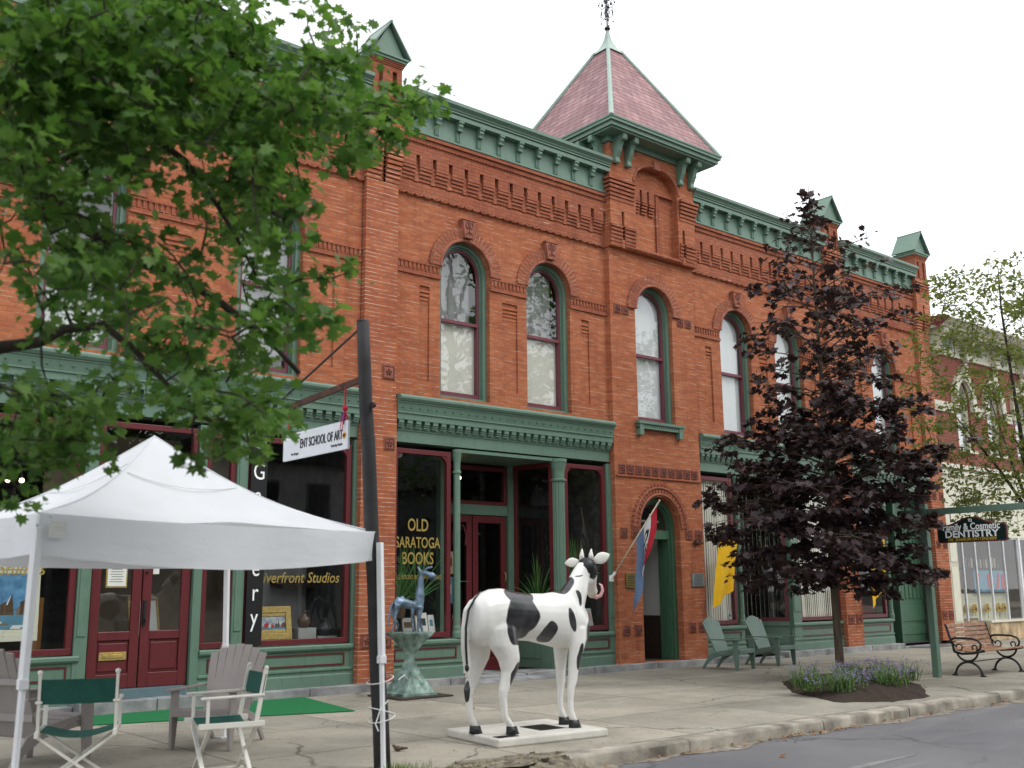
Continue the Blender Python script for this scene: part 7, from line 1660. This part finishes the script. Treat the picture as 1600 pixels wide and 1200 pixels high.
# ---- planting bed
rnd = random.Random(41)
bed = thing('planting_bed', (14.9, -5.6, 0), 0, 'mound of dark mulch in the sidewalk around the purple tree', 'flower bed')
def bedz(x, y): 
    q = ((x-14.95)/2.15)**2+((y+5.3)/1.55)**2
    return q
# four sided bed, mounded towards the middle
corners = [Vector((12.95, -5.25, 0)), Vector((13.35, -6.85, 0)), Vector((15.6, -6.88, 0)), Vector((17.6, -5.3, 0)), Vector((17.4, -3.5, 0)), Vector((15.2, -3.45, 0))]
corners = [Vector((14.0, -4.9, 0)), Vector((13.25, -6.2, 0)), Vector((13.9, -6.68, 0)), Vector((14.8, -6.72, 0)), Vector((16.5, -5.6, 0)), Vector((17.1, -4.2, 0)), Vector((16.8, -3.6, 0)), Vector((15.5, -3.6, 0))]
cen = Vector((15.35, -4.95, .14)); nv = 10; nu = 60
vs = []; r2 = random.Random(3)
for j in range(nv+1):
    for i in range(nu):
        f = i/nu*len(corners); k = int(f); e = corners[k].lerp(corners[(k+1) % len(corners)], f-k); s = j/nv; p = e.lerp(cen, s); h = .012+.14*math.sin(min(1, s*1.6)*math.pi/2)**1.2 if j else .004
        vs.append((p.x+r2.uniform(-.03, .03), p.y+r2.uniform(-.03, .03), h+r2.uniform(-.012, .018)*(1 if j else 0)))
g = MB(); g.add(vs, [(j*nu+i, j*nu+(i+1) % nu, (j+1)*nu+(i+1) % nu, (j+1)*nu+i) for j in range(nv) for i in range(nu)]+[tuple(nv*nu+i for i in range(nu))]); g.build('mulch', 'mulch', bed, smooth=False)
def herb(x, y, h, flowers, lab, k, spread=.20, n=55):
    t = thing('flowering_plant' if flowers else 'leafy_plant', (x, y, .11), 0, lab, 'plant', 'bedding plants round the purple tree')
    g = MB(); f = MB(); 
    for _ in range(n):
        a = rnd.uniform(0, 6.28); b = Vector((rnd.gauss(0, spread*.35), rnd.gauss(0, spread*.35), -.02)); l = h*rnd.uniform(.45, 1.1); le = rnd.uniform(.1, .75)
        d = Vector((math.cos(a)*le, math.sin(a)*le, 1)).normalized(); e = b+d*l+Vector((math.cos(a), math.sin(a), -.4))*l*.15; w_ = Vector((-math.sin(a), math.cos(a), 0))*rnd.uniform(.005, .010)
        m_ = b.lerp(e, .55)+Vector((0, 0, .03)); g.add([b-w_*.6, b+w_*.6, m_+w_, e, m_-w_], [(0, 1, 2, 3, 4)])
        for _ in range(4):      # small side leaves
            c = b.lerp(e, rnd.uniform(.15, 1))+Vector((rnd.gauss(0, .02), rnd.gauss(0, .02), 0)); aa = rnd.uniform(0, 6.28); u = Vector((math.cos(aa), math.sin(aa), rnd.uniform(-.2, .6)))*rnd.uniform(.015, .032); s = u.cross(Vector((0, 0, 1)))*.45
            g.add([c-u, c+s, c+u, c-s], [(0, 1, 2, 3)])
        if flowers and rnd.random() < flowers:
            for _ in range(7):
                c = e+Vector((rnd.gauss(0, .014), rnd.gauss(0, .014), rnd.uniform(-.01, .05))); u = Vector((rnd.gauss(0, 1), rnd.gauss(0, 1), rnd.gauss(0, 1))).normalized()*.011; s = u.orthogonal().normalized()*.010
                f.add([c-u, c+s, c+u, c-s], [(0, 1, 2, 3)])
    g.build('leaves', 'herb_green', t, world=False)
    if f.v: f.build('flowers', 'flower_violet', t, world=False)
spots = []
r3 = random.Random(19)
names = ['at the left tip of the bed', 'near the left end, low', 'left of the trunk at the back', 'left of the trunk at the front', 'just in front of the trunk', 'right of the trunk at the front', 'right of the trunk at the back', 'towards the right end, front', 'towards the right end, back', 'at the right tip of the bed']
base = [(13.75, -5.35), (14.0, -5.75), (14.7, -4.75), (14.4, -5.55), (15.0, -5.35), (14.95, -5.9), (15.9, -4.7), (15.5, -5.6), (16.35, -5.0), (16.0, -5.45)]
for k, ((bx, by), nm) in enumerate(zip(base, names)):
    for q in range(3):
        kind = ['violet-flowered plant', 'pale green leafy plant', 'low violet-flowered clump'][q]
        herb(bx+r3.uniform(-.22, .22), by+r3.uniform(-.2, .2), [.34, .36, .24][q]*r3.uniform(.85, 1.15), [.38, 0.03, .5][q], kind+' '+nm, k, .24, [50, 46, 40][q])
# small shrub at the far right edge
t = thing('small_shrub', (21.4, -5.5, 0), 0, 'tuft of low green foliage at the right edge beyond the bench', 'shrub')
g = MB()
for _ in range(160):
    a = rnd.uniform(0, 6.28); l = rnd.uniform(.1, .32); b = Vector((rnd.gauss(0, .1), rnd.gauss(0, .1), 0)); e = b+Vector((math.cos(a)*.6, math.sin(a)*.6, 1)).normalized()*l; w_ = Vector((-math.sin(a), math.cos(a), 0))*.012; g.add([b-w_, b+w_, e+w_*.3, e-w_*.3], [(0, 1, 2, 3)])
g.build('leaves', 'herb_green', t, world=False); g = MB(); g.ball((0, 0, 0), .3, 14, 6, (1.3, 1, .25)); g.build('soil', 'mulch', t, world=False)

# ============================================================= ACROSS THE STREET (seen only in the glass)
def house(x0, x1, y, h, m, label, name='house'):
    t = thing(name, ((x0+x1)/2, y, 0), 0, label, 'house'); g = MB(); g.box(x0, x1, y-8, y, 0, h); g.build('wall', m, t)
    g = MB(); g.prism([(x0-.4, h), (x1+.4, h), ((x0+x1)/2, h+3.4)], y-8.3, y+.4, 'y'); g.build('roof', 'asphalt_roof', t)
    n = int((x1-x0)/2.4)
    for i in range(n):
        for z in (1.0, 4.3):
            if z+1.7 > h: continue
            x = x0+1.0+i*2.4; g = MB(); g.box(x-.08, x+1.08, y, y+.06, z-.1, z+1.75); w_ = g.build('window', 'house_grey' if m == 'house_white' else 'paper', t); g = MB(); g.box(x, x+1, y+.06, y+.075, z, z+1.65); g.build('pane', 'dark_window', w_)
    g = MB(); g.box(x0, x1, y, y+1.6, 2.75, 2.95)
    for i in range(5): xx = x0+.2+(x1-x0-.4)*i/4; g.box(xx-.08, xx+.08, y+1.4, y+1.56, 0, 2.75)
    g.build('porch', m, t)
house(4, 13, -23, 6.6, 'house_grey', 'grey house with a porch across the street'); house(15.5, 25, -23.5, 6.8, 'house_white', 'white house with a porch across the street'); house(28, 37, -23, 6.2, 'house_grey', 'grey house furthest along across the street'); house(40, 50, -23, 7, 'house_white', 'white house at the far end across the street'); house(-7, 1.5, -23, 6.6, 'house_white', 'white house nearest the camera across the street')
def big_tree(x, y, h, r, label, seed):
    rn = random.Random(seed); t = thing('street_tree', (x, y, 0), 0, label, 'tree'); g = MB(); g.tube([(x, y, 0), (x, y, h*.3), (x+.2, y, h*.6), (x, y, h*.9)], [.35, .26, .16, .03], 10); P = []
    for i in range(30):
        a = rn.uniform(0, 6.28); z = h*rn.uniform(.28, .7); L = r*rn.uniform(.5, 1); e = Vector((x+L*math.cos(a), y+L*math.sin(a), z+L*.5)); g.tube([(x, y, z), ((x+e.x)/2, (y+e.y)/2, (z+e.z)/2+.2), e], [.09, .06, .02], 5)
    g.build('trunk', 'bark_dark', t)
    for _ in range(150):
        a = rn.uniform(0, 6.28); q = rn.random()**.45; z = rn.uniform(-1, 1); rr_ = r*math.sqrt(max(0, 1-z*z*.9)); c = (x+rr_*q*math.cos(a), y+rr_*q*math.sin(a), h*.64+z*h*.36)
        for _ in range(26): b = rn.uniform(0, 6.28); s = .75*rn.random()**.5; P.append((c[0]+s*math.cos(b), c[1]+s*math.sin(b), c[2]+rn.gauss(0, .3), math.cos(b), math.sin(b)))
    leaves('crown', 'maple_green', t, P, .36, SIMPLE, seed, .3)
big_tree(12.5, -20.9, 13, 4.2, 'tall street tree opposite the bookshop', 1); big_tree(27, -21, 19, 5.2, 'tall street tree opposite the arched doorway', 2); big_tree(35.5, -21.5, 17.5, 4.6, 'tall street tree further along across the street', 3); big_tree(1.5, -21, 12.5, 4.2, 'tall street tree opposite the gallery', 4)
# ============================================================= COW PATTERNED HORSE STATUE
hs = thing('horse_statue', (7.78, -5.93, .09), R(-3), 'life-size white horse statue painted with black cow patches, horns and floppy ears', 'statue')
sb = thing('statue_base', (7.78, -5.78, 0), R(-4), 'low cream slab with dark plaques under the horse statue', 'plinth')
g = MB(); g.prism([(-.68, -.52), (.78, -.56), (.80, .58), (-.62, .58)], 0, .088, 'z'); g.build('slab', 'slab_paint', sb, world=False, bevel=.02)
g = MB(); g.box(.08, .42, -.25, .15, .088, .094); g.build('plaque', 'plaque_dark', sb, world=False, bevel=.002); g = MB(); g.box(-.62, -.36, -.45, -.33, .088, .094); g.build('plaque', 'plaque_dark', sb, world=False, bevel=.002)
def cow_paint():
    m, nt, b = base_mat('cow_paint', .28, .5); b.inputs['Coat Weight'].default_value = .35; b.inputs['Coat Roughness'].default_value = .15
    tc = nd(nt, 'ShaderNodeTexCoord'); nz = nd(nt, 'ShaderNodeTexNoise'); nz.inputs['Scale'].default_value = 3.5; nz.inputs['Detail'].default_value = 1; nt.links.new(tc.outputs['Object'], nz.inputs['Vector'])
    wv = nd(nt, 'ShaderNodeVectorMath', operation='MULTIPLY_ADD'); wv.inputs[1].default_value = (.14, .0, .14); wv.inputs[2].default_value = (-.07, 0, -.07); nt.links.new(nz.outputs['Color'], wv.inputs[0])
    ad = nd(nt, 'ShaderNodeVectorMath', operation='ADD'); nt.links.new(tc.outputs['Object'], ad.inputs[0]); nt.links.new(wv.outputs[0], ad.inputs[1])
    tot = None
    # painted patches: centre, radii, rotation about the y axis
    for c, r, a in COWP:
        mp = nd(nt, 'ShaderNodeMapping'); mp.vector_type = 'TEXTURE'; mp.inputs['Location'].default_value = c; mp.inputs['Rotation'].default_value = (0, R(a), 0); mp.inputs['Scale'].default_value = r
        nt.links.new(ad.outputs[0], mp.inputs[0]); ln = nd(nt, 'ShaderNodeVectorMath', operation='LENGTH'); nt.links.new(mp.outputs[0], ln.inputs[0])
        lt = nd(nt, 'ShaderNodeMapRange'); lt.inputs['From Min'].default_value = .97; lt.inputs['From Max'].default_value = 1.03; lt.inputs['To Min'].default_value = 1; lt.inputs['To Max'].default_value = 0
        nt.links.new(ln.outputs['Value'], lt.inputs['Value'])
        if tot is None: tot = lt.outputs[0]
        else:
            mx = nd(nt, 'ShaderNodeMath', operation='MAXIMUM'); nt.links.new(tot, mx.inputs[0]); nt.links.new(lt.outputs[0], mx.inputs[1]); tot = mx.outputs[0]
    soft = noise(nt, tc.outputs['Object'], 5, 3)
    wh = mixc(nt, ramp(nt, soft, .35, .7), (.80, .79, .76), (.72, .71, .68)); bk = mixc(nt, ramp(nt, noise(nt, tc.outputs['Object'], 7, 3), .4, .75), (.012, .012, .014), (.05, .05, .055))
    nt.links.new(mixc(nt, tot, wh, bk), b.inputs['Base Color'])
COWP = [((-.24, -.26, 1.24), (.235, .38, .25), 8), ((-.22, -.10, 1.44), (.215, .34, .14), 0), ((-.28, -.26, 1.08), (.17, .30, .18), 10),
        ((.12, -.30, .98), (.12, .25, .19), 22), ((.06, -.3, .86), (.13, .25, .07), 0), ((.45, -.30, 1.16), (.065, .22, .17), -16), ((.70, .10, 1.66), (.06, .3, .01), 0),
        ((.50, .0, 1.55), (.16, .13, .09), -35), ((.84, -.08, 1.03), (.11, .20, .21), 0), ((.63, -.22, 1.42), (.045, .15, .12), -8), ((-.325, -.2, .58), (.062, .15, .15), 22), ((.56, -.2, .77), (.05, .12, .13), 8),
        ((-.76, .14, .42), (.045, .09, .16), 0), ((-.5, .3, 1.2), (.25, .16, .22), 0), ((.2, .34, 1.2), (.22, .2, .2), 0)]
cow_paint()
g = MB()
def E_(c, u, w_): return (c, u, w_)
# trunk: rings across the spine (x, centre z, half width, half height)
rings = []
for x, z, hw_, hh in ((-.80, 1.20, .05, .12), (-.77, 1.19, .14, .22), (-.68, 1.20, .20, .275), (-.55, 1.215, .22, .305), (-.40, 1.235, .225, .295), (-.22, 1.23, .205, .265), (-.02, 1.21, .205, .262), (.18, 1.185, .215, .282), (.38, 1.17, .215, .315), (.54, 1.17, .205, .315), (.68, 1.13, .17, .27), (.78, 1.09, .13, .22), (.83, 1.06, .06, .12)):
    rings.append(((x, 0, z), (0, hw_, 0), (0, 0, hh)))
g.ell(rings, 24)
def limb(P, n=16):
    """P: (point, rx along x, ry across)"""
    g.ell([(p, (rx*.90, 0, 0), (0, ry*.90, 0)) for p, rx, ry in P], n)
# hind legs (near one stands further forward)
def hind(y, dx, fx):
    limb([((-.47+dx*.3, y*.62, 1.30), .20, .12), ((-.52+dx*.4, y*.85, 1.10), .235, .15), ((-.50+dx*.6, y, .92), .205, .125), ((-.45+dx*.8, y*1.02, .78), .155, .10), ((-.46+dx, y, .66), .115, .078), ((-.50+dx, y, .55), .088, .062), ((-.54+dx, y, .46), .072, .056), ((-.55+dx, y, .39), .055, .047),
          ((-.535+dx, y, .28), .044, .040), ((-.525+dx, y, .19), .045, .042), ((-.50+dx+fx*.4, y, .135), .052, .047), ((-.475+dx+fx*.7, y, .085), .046, .045), ((-.455+dx+fx, y, .055), .055, .052)])
hind(-.12, .09, .03); hind(.18, -.15, -.0)
def fore(y, dx):
    limb([((.58, y*.8, 1.08), .16, .10), ((.58, y, .92), .125, .085), ((.575+dx*.3, y, .76), .095, .072), ((.575+dx*.6, y, .60), .072, .058), ((.58+dx*.8, y, .49), .062, .056), ((.58+dx, y, .42), .052, .048), ((.57+dx, y, .30), .041, .038), ((.57+dx, y, .19), .042, .040), ((.585+dx, y, .135), .052, .046), ((.61+dx, y, .085), .045, .044), ((.63+dx, y, .055), .055, .052)])
fore(-.14, -.11); fore(.15, -.02)
# neck: ellipses swept from the withers to the poll
def sweep(P, n=20):
    rr = []
    for i, (p, along, a_, b_) in enumerate(P):
        d = Vector(along).normalized(); side = Vector((0, 1, 0)); side = (side-d*side.dot(d)).normalized(); up = d.cross(side)
        rr.append((p, up*a_*.90, side*b_*.90))
    g.ell(rr, n)
sweep([((.50, 0, 1.22), (.5, 0, 1), .27, .20), ((.60, 0, 1.36), (.5, 0, 1), .22, .155), ((.70, 0.0, 1.52), (.45, .05, 1), .172, .115), ((.785, .02, 1.67), (.45, .1, 1), .138, .092), ((.855, .03, 1.75), (.5, .3, .8), .125, .09), ((.90, .05, 1.79), (.7, .5, .3), .09, .078)])
# head, turned away towards the building
fd = Vector((.62, .52, -.58)).normalized(); H0 = Vector((.865, .01, 1.76)); side = Vector((-.64, .77, 0)).normalized(); side = (side-fd*side.dot(fd)).normalized(); upv = side.cross(fd)
if upv.z < 0: upv = -upv
rr = []
for s, a_, b_ in ((-.06, .07, .07), (0, .12, .11), (.08, .145, .122), (.18, .14, .115), (.28, .11, .092), (.38, .088, .074), (.46, .080, .072), (.51, .066, .064), (.54, .035, .035)):
    rr.append((H0+fd*s+upv*(.012-.03*s), upv*a_*.93, side*b_*.93))
g.ell(rr, 18)
g.ball(H0+fd*.12-upv*.07, .085, 12, 8)     # cheek
# tail
g.tube([(-.76, .02, 1.40), (-.83, .03, 1.30), (-.845, .04, 1.10), (-.83, .05, .90), (-.80, .06, .72), (-.79, .06, .58)], [.03, .035, .042, .05, .045, .02], 10)
body = organic('body', 'cow_paint', hs, g, .0125, 9)
for (x, y) in ((-.335, -.12), (-.605, .18), (.52, -.14), (.61, .15)):
    g = MB(); g.ell([((x, y, 0), (.078, 0, 0), (0, .064, 0)), ((x-.004, y, .03), (.07, 0, 0), (0, .06, 0)), ((x-.02, y, .08), (.05, 0, 0), (0, .05, 0))], 18)
    # cleft at the toe
    g.tube([(x+.079, y, .0), (x+.05, y, .075)], .006, 5); g.build('hoof', 'plaque_dark', hs, world=False, smooth=True)
# ears, horns, eyes, muzzle, tongue
def ear(sgn, out, size, label=None):
    b = H0+side*sgn*.09+upv*.07-fd*.02; d = out.normalized(); w_ = d.cross(Vector((.64, .77, 0))).normalized(); n_ = d.cross(w_)
    rr = [(b+d*size*s, w_*size*r, n_*size*r*.28) for s, r in ((0, .12), (.15, .22), (.4, .33), (.65, .30), (.85, .17), (1.0, .02))]
    e = MB(); e.ell(rr, 14); return e.build('ear', 'white_gloss_wood', hs, world=False, smooth=True)
ir = Vector((.77, -.64, 0))                # away from the muzzle's far side
ear(-1, ir*.95+Vector((0, 0, .42)), .205); ear(1, -ir*.95+Vector((0, 0, -.1)), .17)
for sgn in (-1, 1):
    c = H0+side*sgn*.055+upv*.10-fd*.01; e = MB(); e.tube([c, c+Vector((-.005, 0, .06))-ir*sgn*.0, c+Vector((.0, 0, .10)), c+Vector((.004, 0, .132))], [.034, .028, .016, .004], 10); e.build('horn', 'white_gloss_wood', hs, world=False, smooth=True)
    e = MB(); e.ball(H0+fd*.17+side*sgn*.104+upv*.035, .022, 10, 7); e.build('eye', 'letter_black', hs, world=False, smooth=True)
# black forelock patch over the poll and face
e = MB(); rr = []
for s, a_, b_ in ((-.085, .055, .06), (-.03, .108, .104), (.05, .143, .128), (.11, .152, .126)): rr.append((H0+fd*s+upv*(.018-.03*s), upv*(a_*.93+.004), side*(b_*.93+.004)))
e.ell(rr, 18); e.build('face_patch', 'plaque_dark', hs, world=False, smooth=True)
e = MB(); rr = [(H0+fd*s+upv*(.012-.03*s), upv*a_, side*b_) for s, a_, b_ in ((.43, .074, .068), (.48, .072, .068), (.53, .058, .056), (.56, .03, .03))]; e.ell(rr, 16); e.build('muzzle', 'horn_cream', hs, world=False, smooth=True)
m0 = H0+fd*.52-upv*.02
e = MB(); e.tube([m0, m0+ir*.05+Vector((0, 0, -.03)), m0+ir*.10+Vector((0, 0, -.01)), m0+ir*.125+Vector((0, 0, .05)), m0+ir*.115+Vector((0, 0, .11)), m0+ir*.085+Vector((0, 0, .135))], [.03, .026, .022, .018, .013, .006], 10); e.build('tongue', 'pink', hs, world=False, smooth=True)
e = MB(); e.tube([(-.66, -.0, 1.50), (-.76, -.03, 1.42), (-.845, -.035, 1.30), (-.875, -.03, 1.12), (-.868, -.02, .92), (-.842, .0, .74)], [.006, .012, .013, .013, .013, .012], 8); e.ball((-.842, 0.0, .70), .024, 8, 6, (1, 1, 1.6)); e.build('tail_cord', 'plaque_dark', hs, world=False, smooth=True)
